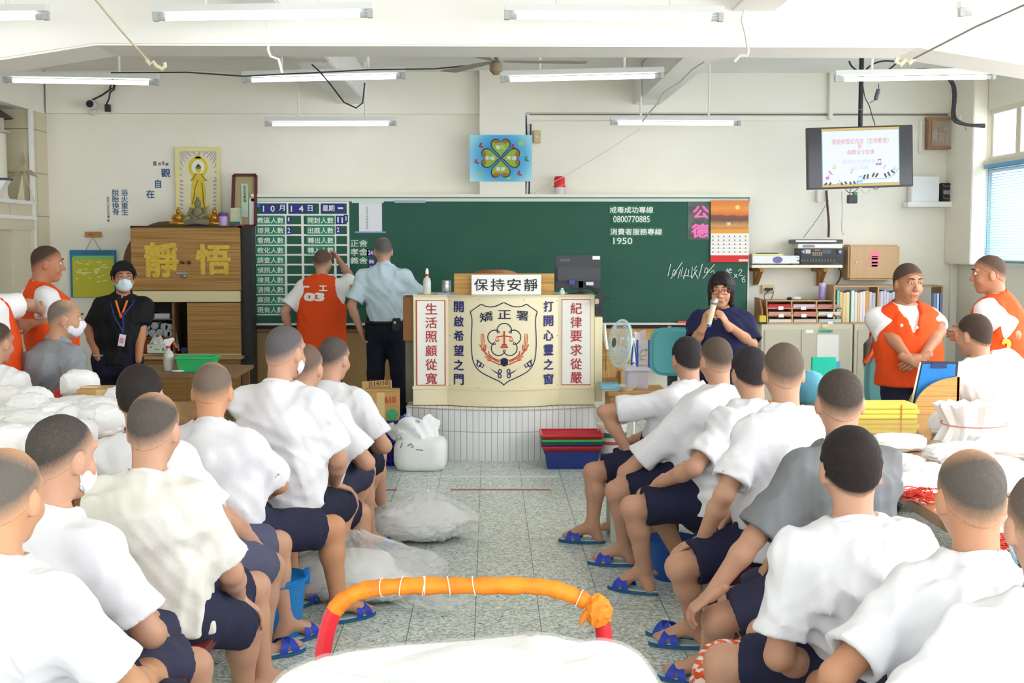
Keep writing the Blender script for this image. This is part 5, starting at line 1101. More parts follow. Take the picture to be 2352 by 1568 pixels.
# steel cabinets with things on them
YG = 12.1
GS = mat('D3CCB6', .45)
ztc = P(1850, 745, YG).z
def steel_cab(x0, x1, label, split):
    a, b = P(x0, 800, YG).x, P(x1, 800, YG).x; t = thing('steel_cabinet', label, 'cabinet', ((a + b) / 2, 12.38, 0), 'steel cabinets')
    obj('body', MB().box(a, b, YG, 12.66, 0, ztc), GS, t, bev=.005)
    s = P(split, 800, YG).x
    for u, w_, yy in ((a + .03, s, .012), (s - .015, b - .03, .022)): obj('sliding_door', MB().box(u, w_, YG - yy, YG - .002, .06, ztc - .05), mat('C9C2AE', .45), t, bev=.003)
    q = P(split + 8, 760, YG - .03); obj('name_card', MB().box(q.x, q.x + .075, YG - .025, YG - .022, q.z - .02, q.z + .012), WHITE, t)
    return t
t1 = steel_cab(1748, 1958, 'beige steel cabinet with a green label under the pigeonholes', 1843); t2 = steel_cab(1962, 2172, 'beige steel cabinet beside the green labelled one, behind the orange vest man', 2048)
m = MB(); pbox(m, 1881, 757, 1913, 764, YG - .026, YG - .023); lb = obj('green_label', m, mat('57B58C', .5), t1)
lettering('文件櫃', (1886, 758.5, 1908, 762.5), YG - .0275, mat('2A6A50', .5), t1, 0)
m = MB(); pbox(m, 1876, 768, 1927, 835, YG - .026, YG - .023); obj('paper_sheet', m, mat('F1ECE8', .6), t1); 
m = MB(); pbox(m, 1889, 745, 1903, 752, YG - .03, YG - .026); obj('yellow_note', m, mat('E9DFA6', .6), None, label='yellow note stuck on the front edge of the steel cabinet', cat='note')
WO = mat('CDA878', .5, (3, 3), (1, 1, .3), h2='B8915F'); YO = 12.2; zc = ztc
t = thing('pigeonhole_rack', 'wooden pigeonhole rack full of papers on the steel cabinet', 'rack', tuple(P(1840, 744, YO)))
a, b = P(1764, 700, YO).x, P(1936, 700, YO).x; hh = P(1840, 690, YO).z - zc; rows, cols = 3, 3
for i in range(cols + 1): x = a + (b - a) * i / cols; obj('divider', MB().prism([(YO + .0, zc), (YO + .06, zc + hh), (YO + .3, zc + hh), (YO + .3, zc)], x - .006, x + .006, 'x'), WO, t)
for j in range(rows + 1): z = zc + .006 + (hh - .012) * j / rows; obj('shelf', MB().box(a, b, YO + .02 * j, YO + .3, z - .006, z + .006), WO, t)
obj('side_panel', MB().prism([(YO - .03, zc), (YO - .03, zc + hh * .55), (YO + .08, zc + hh + .02), (YO + .3, zc + hh + .02), (YO + .3, zc)], a - .07, a - .055, 'x'), mat('A9744A', .5), t)
obj('back', MB().box(a, b, YO + .29, YO + .3, zc, zc + hh), mat('9A7A54', .6), t)
for j, rw in enumerate((('EFE9E6', 'E6D6D2', 'D4DCEC'), ('E8A9A2', 'E08A88', 'EDE6EA'), ('D8404A', 'E9C9DC', 'D98A92'))):
    for i, h in enumerate(rw):
        x0, x1 = a + (b - a) * i / 3 + .012, a + (b - a) * (i + 1) / 3 - .012; z = zc + .014 + (hh - .012) * j / 3
        o = obj('paper_pile', MB().box(x0, x1, YO + .02 * j + .004, YO + .26, z, z + .018).box(x0 + .004, x1, YO + .02 * j - .004, YO + .26, z + .019, z + .03), mat(h, .6), label='pile of papers in the %s row, %s of the pigeonhole rack' % (('bottom', 'middle', 'top')[j], ('column by the blackboard', 'middle column', 'column by the books')[i]), cat='paper pile', group='papers in the pigeonholes')
        if (i, j) in ((0, 2), (1, 2), (2, 1), (1, 1), (2, 0), (0, 1)): q = x0 + (x1 - x0) * (.55, .45, .5)[i]; obj('tab', MB().box(q - .025, q + .025, YO + .02 * j - .01, YO + .02 * j - .005, z - .022, z + .012), mat('FAF7F0', .6), o)
obj('computer_mouse', MB().ball((P(1829, 689, YO + .15).x, YO + .15, zc + hh + .017), (.05, .03, .018)), mat('E6E6E6', .3), None, True, label='white computer mouse lying on the pigeonhole rack', cat='mouse')
obj('black_mouse', MB().ball((P(1814, 689, YO + .15).x, YO + .16, zc + hh + .013), (.028, .028, .014)), DARK, None, True, label='small black object beside the white mouse on the rack', cat='mouse')
q = Vector((P(1888, 690, YO + .15).x, YO + .15, zc + hh)); t = thing('aerosol_can', 'violet aerosol can standing on the pigeonhole rack', 'can', tuple(q))
obj('can_body', MB().lathe(q, [(.034, 0), (.036, .005), (.036, .12), (.026, .135)], 18), mat('B6A6D6', .3, (3, 3), h2='8C78BC'), t, True); obj('cap', MB().lathe(q, [(.03, .13), (.033, .135), (.033, .165), (.03, .17)], 18), mat('CBBEE2', .35), t, True)
q = P(1750, 742, YO - .02); t = thing('yellow_tin', 'square yellow tin beside the pigeonhole rack', 'tin', (q.x, YO, zc)); obj('tin_body', MB().box(q.x - .03, q.x + .035, YO - .05, YO + .02, zc, zc + .085), mat('D8C23A', .35), t, bev=.004); obj('dark_foot', MB().box(q.x - .032, q.x + .037, YO - .052, YO + .022, zc, zc + .02), DARK, t)
t = thing('book_shelf', 'low wooden book rack with many thin books on the steel cabinet', 'shelf', tuple(P(2030, 744, YO + .1)))
a, b = P(1918, 700, YO).x, P(2165, 700, YO).x; ht = P(2030, 659, YO).z - zc
for x in (a, (a + b) / 2 - .1, b): obj('upright', MB().box(x - .008, x + .008, YO + .02, YO + .3, zc, zc + ht), WO, t)
obj('top_board', MB().box(a - .01, b + .01, YO + .02, YO + .3, zc + ht, zc + ht + .014), WO, t, bev=.003); obj('bottom_board', MB().box(a, b, YO + .02, YO + .3, zc, zc + .012), WO, t)
x = a + .03; i = 0; cols_ = ['7FCFC8', 'E9C98A', 'EBD3A0', 'F0DCAC', '2E7A5A', 'E6EEF0', 'EFE6DC', 'F0CE9A', 'F3E6EE', 'F6EEF2', 'E9A850', 'D8CFE0', 'CFC6DA', 'C9BEA8', 'DAD2E6', 'D2CCDE', 'E4DCEA', 'BFC9DE', 'D6D0DC', 'CCD6E2', 'E2D6C2', 'D9D2E0']
NM = ['teal', 'tan', 'cream', 'pale yellow', 'dark green', 'white and blue', 'off white', 'peach', 'pink white', 'blush', 'orange', 'lilac', 'grey lilac', 'beige', 'light lilac', 'mauve grey', 'pale lilac', 'blue grey', 'silver lilac', 'icy blue', 'sand', 'faded lilac']
while x < b - .05 and i < len(cols_):
    w_ = (.026, .034, .03, .036, .014, .034, .03, .024, .03)[i % 9]; h_ = ht * (.9, .86, .84, .86, .88)[i % 5]
    mid = (a + b) / 2 - .1
    if x < mid + .012 and x + w_ > mid - .012: x = mid + .012
    obj('book', MB().box(x, x + w_ - .002, YO + .04, YO + .22, zc + .0125, zc + h_), mat(cols_[i], .6), bev=.002, label='%s spine of a thin book in the rack on the steel cabinet' % NM[i], cat='book', group='books in the rack'); x += w_; i += 1
t = thing('magazine_file', 'blue and white document file standing on the steel cabinet near the window', 'file', tuple(P(2120, 744, YO))); m = MB()
for k_, (x, h) in enumerate(((2150, '8FA8DA'), (2157, 'F0F2F6'), (2164, '6F8CCC'))): q = P(x, 740, YO - .1).x; obj('folder', MB().box(q - .012, q + .008, YO - .06, YO + .015, zc, zc + .3), mat(h, .5), t)

# ------------------------------------------------------------------ right work table
TT = mat('B9926A', .08, (1.5, 2), (1, 6, 1), h2='A67F58', spec=.6)
t = thing('work_table', 'large glossy wooden work table covered with white bundles, window side', 'table', (2.75, 5.3, 0))
obj('table_top', MB().box(1.52, 3.9, 2.9, 7.1, .71, .75), TT, t, bev=.006)
for x in (1.6, 3.8):
    for y in (3.0, 7.0): obj('leg', MB().box(x - .03, x + .03, y - .03, y + .03, 0, .71), mat('6B4A34', .5), t)
def on_t(px, py): return G(px, py, .7505)
q = on_t(2040, 962); t = thing('yellow_paper_stack', 'stack of bright yellow paper strips tied in bundles on the table', 'paper stack', (q.x, q.y, .7505))
for k_ in range(3):
    d = (k_ % 2) * .012; obj('strip_bundle', MB().box(q.x - .2 + d, q.x + .155 + d, q.y, q.y + .2, .7505 + k_ * .026, .7505 + k_ * .026 + .024), mat('EFE574', .6, (30, 2), (.2, .2, 6), h2='E3D75A'), t, bev=.004)
obj('rubber_band', MB().bar((q.x + .07, q.y - .003, .752), (q.x + .07, q.y - .003, .83), .004, .004), mat('D0874A', .5), t)
FX = on_t(2150, 950)
t = thing('bamboo_file_holder', 'bamboo file holder with a quarter round side on the table', 'file holder', (FX.x, FX.y, .7505))
xa, xb = P(2100, 900, FX.y).x, P(2203, 900, FX.y).x; hh = P(2150, 866, FX.y).z - .7505
pts = [(xa, .7505), (xb, .7505), (xb, .7505 + hh)] + [(xb - (xb - xa) * math.sin(k_ * PI / 24) , .7505 + hh * math.cos(k_ * PI / 24) ** .9) for k_ in range(1, 12)]
for y in (FX.y, FX.y + .1): obj('side', MB().prism(pts, y, y + .012), bamboo('D9B070', 'B4884A'), t)
obj('spine', MB().box(xb - .012, xb + .004, FX.y, FX.y + .112, .7505, .7505 + hh), bamboo('D0A262', 'AA7C40'), t); obj('bottom', MB().box(xa, xb, FX.y + .012, FX.y + .1, .7505, .76), WOOD, t)
t = thing('clipboard', 'bright blue clipboard sheet leaning in the bamboo file holder', 'clipboard', (FX.x, FX.y + .05, .76))
yk = FX.y + .05; A = [P(2095, 928, yk), P(2195, 928, yk), P(2203, 831, yk), P(2114, 829, yk)]
pr = lambda qs, d0, d1: MB().prism([(p.x, p.z) for p in qs], yk + d0, yk + d1)
obj('board', pr(A, .008, .014), mat('2C2F38', .4), t); B_ = [P(2100, 928, yk), P(2190, 928, yk), P(2196, 836, yk), P(2120, 836, yk)]; obj('blue_sheet', pr(B_, .004, .008), mat('1F7FD0', .5), t)
obj('clip', pr([P(2139, 845, yk), P(2175, 845, yk), P(2174, 834, yk), P(2140, 834, yk)], -.002, .006), mat('2E3A66', .3, metal=.4), t); obj('white_edge', pr([P(2091, 928, yk), P(2096, 928, yk), P(2116, 832, yk), P(2113, 830, yk)], .0, .004), mat('D9D6CC', .5), t)
# bundles of folded white work, every one an object
BUN = mat('F3F4F5', .8, None, (1, 1, 1), (30, .25)); PROT = []
for k_ in range(5):
    o = obj('white_bundle', lump((0, 0, .05), (.13, .085, .052), 20 + k_, .22, 44, 28, sq=.7, flat=.9), BUN, None, True); PROT.append(o)
first = [True] * 5
def bundle(p, rot, s, label, group, k):
    k %= 5; o = PROT[k] if first[k] else dup(PROT[k]); first[k] = False
    o.location = p; o.rotation_euler = (0, 0, rot); o.scale = s; o['category'] = 'bundle'; o['label'] = label; o['group'] = group; return o
GR = 'white bundles on the window side table'
for i, (x, y, z, s, r, lb) in enumerate(((2185, 1000, .7505, (.75, .9, 1.2), .3, 'white rolled bundle lying against the upright gathered one'), (2165, 990, .7505, (.5, .6, .7), 1.2, 'small white roll end farthest from the window near the upright bundle'),
        (2060, 1034, .7505, (.95, .8, .75), .1, 'flat white bundle between the dark haired head and the blue reflection'), (2050, 1075, .7505, (.9, .7, .6), .2, 'flat white bundle nearest the dark haired man on the table'),
        (2200, 1060, .7505, (1.2, 1.0, .8), .4, 'broad crumpled white bundle in front of the upright gathered one'), (2310, 1050, .7505, (1.2, 1.1, 1.0), -.5, 'large white bundle at the photo edge of the table'),
        (2120, 1105, .7505, (.8, .8, .7), .9, 'white bundle in front of the thin bald patch head'), (2330, 1130, .7505, (1.2, 1.1, 1.0), .2, 'nearest large white bundle by the photo edge'), (2260, 1105, .7505, (1.2, 1.0, 1.0), -.2, 'white bundle behind the thinning crown of hair'), (2085, 1130, .7505, (1, .8, .7), .1, 'white bundle just behind the red string pile'))):
    q = on_t(x, y); bundle((q.x, q.y, z), r, s, lb, GR, i)
q = on_t(2235, 1010); t = thing('gathered_bundle', 'upright white bundle tied round the middle with a red band', 'bundle', (q.x, q.y, .7505))
def gb(u, v):
    a = 2 * PI * u; r = (.13 + .05 * abs(v - .45) * 2) * (1 + .05 * math.sin(11 * a) + .03 * math.sin(23 * a)); return Vector((q.x + r * math.cos(a), q.y + r * .75 * math.sin(a), .7505 + v * (.17 + .008 * math.sin(17 * a))))
m = MB().grid(gb, 72, 10); n0 = len(m.v); m.add([(q.x, q.y, .90)], []); m.f += [(n0 - 73 + i, n0 - 73 + i + 1, n0) for i in range(72)]; obj('cloth', m, BUN, t, True)
obj('rubber_band', MB().tube([(q.x + .152 * math.cos(a), q.y + .114 * math.sin(a), .83 + .006 * math.sin(a)) for a in np.linspace(0, 2 * PI, 40)[:-1]], .003, 6, closed=True), mat('D8857E', .5), t)
def strings(px, py, seed, label, n=40, s=.045):
    q = on_t(px, py); rg = random.Random(seed); m = MB()
    for i in range(n):
        a = rg.uniform(0, 2 * PI); r = rg.uniform(.015, s); cx_, cy_ = q.x + rg.uniform(-s, s), q.y + rg.uniform(-s, s) * .7; z = .754 + rg.uniform(0, .04)
        m.tube([(cx_ + r * math.cos(a + t_), cy_ + r * .8 * math.sin(a + t_), z + .004 * math.sin(3 * t_)) for t_ in np.linspace(0, rg.uniform(3, 6), 10)], .0022, 4)
    return obj('red_string_pile', m, mat('E0402C', .5), None, True, label=label, cat='string', kind='stuff')
strings(2110, 1152, 3, 'tangle of red string on the table behind the dark haired head'); strings(2312, 1268, 5, 'tangle of red string on the table beside the blue face mask')

# ------------------------------------------------------------------ left work table
t = thing('work_table', 'long work table heaped with white bundles on the cabinet side', 'table', (-2.6, 5.6, 0))
obj('table_top', MB().box(-4.0, -1.62, 3.9, 7.3, .71, .75), TT, t, bev=.006)
for x in (-3.9, -1.72):
    for y in (4.0, 7.2): obj('leg', MB().box(x - .03, x + .03, y - .03, y + .03, 0, .71), mat('6B4A34', .5), t)
q = on_t(250, 925); carton('cardboard_carton', (P(245, 900, 6.95).x, 6.95, .7505), .27, .22, .125, .05, 'low open cardboard carton at the far end of the cabinet side table')
rg = random.Random(11); i = 0
pos = [((15 + 52 * k_ + 9 * (r % 2)), (928 + r * 25 + rg.uniform(-5, 5))) for r in range(6) for k_ in range(7 if r < 3 else 8)]
WORDS = ['far edge', 'second file', 'third file', 'fourth file', 'fifth file', 'nearest file']
for n_, (x, y) in enumerate(pos):
    r = n_ // 7 if n_ < 21 else 3 + (n_ - 21) // 8; k_ = n_ % 7 if n_ < 21 else (n_ - 21) % 8
    q = on_t(x, y)
    if q.x > -1.8 or q.x < -3.85 or q.y < 4.1 or q.y > 7.1: continue
    bundle((q.x, q.y, .7505), rg.uniform(-1, 1), (rg.uniform(.75, 1.05), rg.uniform(.8, 1.15), rg.uniform(.9, 1.6)), 'white folded bundle on the cabinet side table, %s, %s from the door wall' % (WORDS[r], ORD[k_]), 'white bundles on the cabinet side table', n_)
q = on_t(198, 925); bundle((q.x, q.y - .1, .80), .3, (.8, .9, 1.5), 'topmost white bundle beside the red cloth and the cardboard carton', 'white bundles on the cabinet side table', 3)
q = on_t(150, 925); obj('red_cloth', lump((q.x, q.y, .79), (.1, .08, .04), 50, .2, 24, 14, flat=.9), mat('C03028', .6), None, True, label='red cloth lying among the white bundles below the grey shirt man', cat='cloth')

# ------------------------------------------------------------------ floor things
MAR = mat('6E2229', .45, (3, 3), (1, 1, 8), h2='5A1A20')
def bench(x0, x1, y0, y1, label, legs, m=MAR, h=.40):
    t = thing('bench', label, 'bench', ((x0 + x1) / 2, (y0 + y1) / 2, 0), 'benches along the aisle')
    obj('seat', MB().box(x0, x1, y0, y1, h - .045, h), m, t, bev=.005); obj('apron', MB().box(x0 + .05, x1 - .05, y0 + .08, y1 - .08, h - .11, h - .046), m, t)
    for y in legs:
        for x in (x0 + .05, x1 - .05): obj('leg', MB().bar((x, y, 0), (x, y, h - .046), .05, .08, (1, 0, 0)), m, t, bev=.004)
    return t
bench(-1.3, -.9, 2.6, 5.62, 'dark red wooden bench on the cabinet side of the aisle, near one', (2.75, 5.5)); bench(-1.3, -.92, 5.9, 7.3, 'dark red wooden bench on the cabinet side of the aisle, far one', (6.0, 7.2))
bench(1.0, 1.42, 2.5, 5.3, 'dark wooden bench on the window side of the aisle, near one', (2.6, 5.15)); bench(1.0, 1.4, 5.5, 7.25, 'dark wooden bench on the window side of the aisle, far one', (5.65, 7.1))
q = G(1425, 1245); t = thing('white_stool', 'white painted stool standing behind the far sandalled foot', 'stool', (q.x + .06, q.y + .05, 0))
obj('seat', MB().box(q.x - .05, q.x + .25, q.y, q.y + .3, .3, .335), mat('DDE0DA', .5), t, bev=.004)
for x in (-.03, .23):
    for y in (.02, .28): obj('leg', MB().box(q.x + x - .025, q.x + x + .025, q.y + y - .025, q.y + y + .025, 0, .3), mat('D6DAD2', .5), t, bev=.003)
def bucket(c, h, r, label, m):
    t = thing('bucket', label, 'bucket', tuple(c), 'blue buckets'); obj('bucket_body', MB().lathe(c, [(r * .72, 0), (r * .76, .01), (r, h), (r * .96, h), (r * .72, .02), (.001, .02)], 28), m, t, True)
    obj('rim', MB().lathe(c, [(r, h - .012), (r * 1.06, h - .01), (r * 1.06, h + .006), (r * .97, h + .006)], 28), m, t, True)
    for s in (-1, 1): obj('handle_lug', MB().box(c.x + s * r * 1.02 - .012, c.x + s * r * 1.02 + .012, c.y - .015, c.y + .015, h - .03, h + .035), m, t, bev=.004)
    obj('handle', MB().tube([(c.x + r * 1.05 * math.cos(a), c.y - .02 - .11 * math.sin(a), h + .01 - .03 * math.sin(a)) for a in np.linspace(0, PI, 16)], .005, 6), m, t, True); return t
BLB = mat('1F7AC4', .35); q = G(632, 1455); bucket(Vector((P(637, 1400, 5.2).x, 5.2, 0)), .27, .125, 'blue bucket beside the dark red bench leg', BLB)
q = G(1545, 1345); bucket(Vector((P(1556, 1280, 5.95).x, 6.15, 0)), .2, .12, 'blue bucket under the window side bench', mat('2456A8', .35))
for (x0, y0, x1, y1, h, lb) in ((1012, 1092, 1282, 1096, 'E6EAE6', 'white tape line on the floor in front of the dais'), (1035, 1122.5, 1264, 1126, 'A96A58', 'red brown tape line on the floor between the plastic bag and the dais'), (855, 1123, 912, 1126.5, 'A96A58', 'short red brown tape line on the floor by the bare knee')):
    a, b, c_, d_ = G(x0, y1, .0004), G(x1, y1, .0004), G(x1, y0, .0004), G(x0, y0, .0004); obj('floor_tape', MB().add([a, b, c_, d_], [(0, 1, 2, 3)]), mat(h, .6), label=lb, cat='tape')
# clear plastic bags on the floor
def film(h='EEF2F2', al=.45): return mat(h, .18, None, (1, 1, 1), (16, .5), spec=.7, alpha=al)
def clear_bag(px, py, w, d, h, seed, label, tail, stuff):
    q = G(px, py); t = thing('plastic_bag', label, 'bag', (q.x, q.y, 0), 'clear plastic bags on the floor'); c = (q.x, q.y, h * .5)
    obj('film', lump(c, (w, d, h * .5), seed, .2, 110, 60, flat=.98, pinch=.7), film('FAFCFC', .3), t, True)
    rg = np.random.default_rng(seed); K_ = rg.normal(size=(6, 2)) * 14; ph = rg.uniform(0, 6, 6)
    def tl(u, v):
        x = q.x + tail[0] * v + (u - .5) * tail[2] * (1 - .3 * v) * -tail[1]; y = q.y + tail[1] * v + (u - .5) * tail[2] * (1 - .3 * v) * tail[0]
        z = .012 + h * .42 * (1 - v) ** 1.6 * (1 - (2 * u - 1) ** 2 * .7) + .018 * abs(np.sin(K_ @ np.array([u, v]) + ph).sum()) * (1 - .4 * v)
        return Vector((x, y, z))
    obj('loose_end', MB().grid(tl, 40, 30), film('FAFCFC', .26), t, True)
    for k_, (dx, dy, s) in enumerate(stuff):
        obj('white_content', lump((q.x + dx, q.y + dy, .02 + s * .5), (s * 1.5, s * 1.2, s * .6), seed + 7 + k_, .2, 30, 18, flat=.95, sq=.7), mat('F4F5F5', .8), t, True)
    return t
clear_bag(975, 1235, .30, .26, .27, 5, 'clear plastic bag slumped on the floor in mid aisle', (.36, -.1, .42), ((-.05, 0, .16), (.08, .05, .11)))
clear_bag(815, 1365, .4, .34, .3, 8, 'clear plastic bag by the dark red bench and the bare foot', (.5, -.3, .5), ((-.05, .02, .16), (.12, -.08, .1)))
# sandals
SOLE, SOLE2, STRAP = mat('2F5F86', .5), mat('A9C4C8', .6), mat('2540B8', .45)
def sandal_mesh(parent, flip=1, foot=False):
    """a slipper with crossed straps, toes towards local +Y, heel at -.13"""
    out = []
    for k_ in range(28):
        a = 2 * PI * k_ / 28; y = .135 * math.sin(a); w = .038 + .012 * math.sin(a) + .004 * math.cos(2 * a); out.append((w * math.cos(a) * (1 + .06 * flip * (y > 0)), y))
    obj('sole', MB().prism(out, 0, .018, 'z'), SOLE, parent, bev=.003); obj('footbed', MB().prism([(x * .94, y * .97) for x, y in out], .018, .024, 'z'), SOLE2, parent)
    for s in (-1, 1):
        def st(u, v, s=s):
            a = PI * u; x = .05 * math.cos(a); y = .045 + s * (.5 - u) * .055 + (v - .5) * .034; return Vector((x, y, .018 + .052 * math.sin(a) ** .8))
        obj('strap', MB().grid(st, 16, 4), STRAP, parent, True)
def loose_sandal(px, py, rot, label):
    t = thing('sandal', label, 'sandal', (0, 0, 0)); sandal_mesh(t); t.location = G(px, py); t.rotation_euler = (0, 0, rot); return t
loose_sandal(1552, 1466, math.radians(62), 'empty blue crossed strap sandal on the floor in front of the grey shirt man')
# cart with a wrapped handle and the big white bag on it
YH = 2.55
t = thing('hand_cart', 'hand cart with a bent handle wrapped in orange cloth in the aisle', 'cart', tuple(Vector((P(1060, 1400, YH).x, YH - .1, 0))))
ORG = mat('EE8A1E', .6, (22, 2.4), (1, 1, 1), (26, .5), h2='C76F1A')
hp = smooth_pts([(742, 1500), (752, 1440), (775, 1385), (830, 1352), (940, 1344), (1100, 1345), (1250, 1344), (1330, 1370), (1380, 1405), (1385, 1440), (1392, 1500)], 3)
hpp = [P(x, y, YH) for x, y in hp]; r0 = .0175
i0 = next(i for i, q in enumerate(hp) if q[1] < 1408); i1 = max(i for i, q in enumerate(hp) if q[1] < 1418)
obj('cloth_wrap', MB().tube(hpp[i0:i1], [r0 * (1 + .07 * math.sin(i * 1.9) + .04 * math.sin(i * .7)) for i in range(i1 - i0)], 18), ORG, t, True)
obj('red_sleeve', MB().tube([(hpp[0].x, YH, .45)] + hpp[:i0 + 2], r0 * .98, 16), mat('CE2733', .25), t, True); obj('red_sleeve', MB().tube(hpp[i1 - 2:] + [(hpp[-1].x, YH, .45)], r0 * .98, 16), mat('CE2733', .25), t, True)
m = MB()
for k_ in range(9):
    i = i0 + 14 + k_ * 2 + (k_ % 3) if k_ < 6 else i1 - 10 + (k_ - 6) * 3; i = min(max(i, 1), len(hpp) - 2); d = (hpp[i + 1] - hpp[i - 1]).normalized(); n = d.cross(Vector((0, 1, 0))).normalized(); b_ = Vector((0, 1, 0))
    obj('string_turn', MB().tube([hpp[i] + (n * math.cos(a) + b_ * math.sin(a)) * (r0 * 1.1) + d * .004 * math.sin(a + k_) for a in np.linspace(0, 2 * PI, 18)[:-1]], .0012, 5, closed=True), mat('E6DCC6', .6), t, True)
obj('cloth_knot', lump(P(1372, 1400, YH) + Vector((0, -.01, 0)), (.028, .026, .03), 4, .35, 24, 16, flat=1), ORG, t, True); obj('cloth_tail', MB().tube([P(x, y, YH - .02) for x, y in ((1352, 1405), (1338, 1420), (1332, 1436))], [.009, .006, .003], 8), ORG, t, True)
for sx in (-1, 1):
    xx = hpp[0].x if sx < 0 else hpp[-1].x; obj('upright', MB().tube([(xx, YH, .46), (xx, YH + .02, .14)], .014, 10), mat('4A4C50', .4), t, True)
obj('platform', MB().box(hpp[0].x - .05, hpp[-1].x + .05, YH - 1.0, YH + .05, .11, .14), mat('5A5C60', .5), t, bev=.006)
for x in (hpp[0].x, hpp[-1].x):
    for y in (YH - .9, YH - .05): obj('wheel', MB().lathe((x, y, .055), [(.055, -.015), (.055, .015)], 18, 'x'), DARK, t)
zt_b = P(1240, 1432, YH - .12).z + .03
t = thing('white_bale', 'big white bale wrapped in clear plastic on the hand cart', 'bale', (P(1070, 1500, YH - .3).x, YH - .5, .1405))
xm = P(1070, 1500, YH - .3).x; rg = np.random.default_rng(5); K_ = rg.normal(size=(10, 3)) * np.array([2.2, 4, 3]) * 1.6; ph = rg.uniform(0, 6, 10)
def balefn(inf):
    mb = MB().ball((0, 0, 0), 1, 80, 48); out = []
    for v in mb.v:
        p = np.sign(v) * np.abs(np.array(v)) ** .42; n_ = np.sin(K_ @ p + ph).sum() / 10
        hz_ = .5 + .055 * p[0] + .02 * n_
        out.append((xm + p[0] * (.41 + inf + .015 * n_), YH - .57 + p[1] * (.46 + inf + .01 * n_), max(.1405 - inf * 0, .141 + (p[2] * .5 + .5) * (zt_b - .115 + inf - .035 * max(0, -p[0]) + .02 * n_ + .012 * math.sin(9 * n_ + 14 * p[0] + 5 * p[1]) - .035 * (abs(p[0]) > .8) * (abs(p[0]) - .8) * 5 - .03))))
    mb.v = out; return mb
obj('white_load', balefn(0), mat('F6F7F8', .7), t, True); obj('plastic_wrap', balefn(.005), mat('FBFCFD', .12, None, (1, 1, 1), (10, .6), spec=.8, alpha=.2), t, True)
# striped orange bag by the knees
q = Vector((P(1690, 1550, 3.9).x, 3.9, 0))
def stripes(h1, h2):
    m = bpy.data.materials.new('striped_bag'); m.use_nodes = True; nt = m.node_tree; L = nt.links.new; N = nt.nodes.new; b = nt.nodes['Principled BSDF']
    tc = N('ShaderNodeTexCoord'); w = N('ShaderNodeTexWave'); w.inputs['Scale'].default_value = 14; w.inputs['Distortion'].default_value = 2.5; w.bands_direction = 'DIAGONAL'; L(tc.outputs['Object'], w.inputs['Vector'])
    r = N('ShaderNodeValToRGB'); r.color_ramp.interpolation = 'CONSTANT'; r.color_ramp.elements[0].color = lin(h1); r.color_ramp.elements[1].color = lin(h2); r.color_ramp.elements[1].position = .62; L(w.outputs['Fac'], r.inputs[0]); L(r.outputs[0], b.inputs['Base Color']); b.inputs['Roughness'].default_value = .2; return m
z5 = .36; obj('striped_bag', lump((q.x, q.y, .2), (.15, .14, .2), 33, .16, 50, 30, flat=1.0), stripes('E0541C', 'F3DCD2'), None, True, label='shiny orange and white striped bag on the floor by the grey shirt man', cat='bag').location.z = 0.0
# teal things on the window side
swivel_chair(1985, 2050, 815, 930, 8.35, 'teal office chair half hidden behind the orange vest man', '6FB2B0')
t = thing('hanging_vest', 'orange vest with grey lining hanging over the teal chair back', 'vest', tuple(P(2010, 835, 8.3)))
def vs(u, v): return P(1998 - 6 * v + u * (34 - 10 * v) - 12 * v * v, 752 + v * 78 + 5 * math.sin(u * 5), 8.26 + .04 * math.sin(u * 6 + v * 3))
obj('cloth', MB().grid(vs, 14, 16), mat('EE6326', .7), t, True)
def vs2(u, v): return P(1983 + u * 12 + 14 * (1 - v) * u, 790 + v * 60 - 30 * u, 8.25 + .03 * math.sin(u * 6))
obj('grey_lining', MB().grid(vs2, 8, 12), mat('8E8A88', .7), t, True)
t = thing('low_table', 'low wooden table behind the seated heads carrying the teal folder', 'table', (2.3, 9.05, 0))
obj('table_top', MB().box(1.95, 2.75, 8.85, 9.3, .47, .5), WOOD, t, bev=.004)
for x in (2.0, 2.7):
    for y in (8.9, 9.25): obj('leg', MB().box(x - .02, x + .02, y - .02, y + .02, 0, .47), WOOD, t)
t = thing('teal_folder', 'bright teal folder standing behind the seated heads', 'folder', tuple(P(1893, 850, 9.0)))
m = MB(); pbox(m, 1863, 820, 1921, 932.5, 9.1, 9.13); obj('cover', m, mat('2CD0B0', .5), t, bev=.004); m = MB(); pbox(m, 1870, 830, 1930, 930.5, 9.135, 9.16); obj('pages', m, mat('5E9CC8', .5), t)
obj('blue_bag', lump((P(1862, 900, 8.97).x, 8.97, .62), (.13, .09, .13), 61, .1, 36, 24, flat=.92), mat('6FC0DC', .4), None, True, label='light blue bag glimpsed between the seated heads', cat='bag')
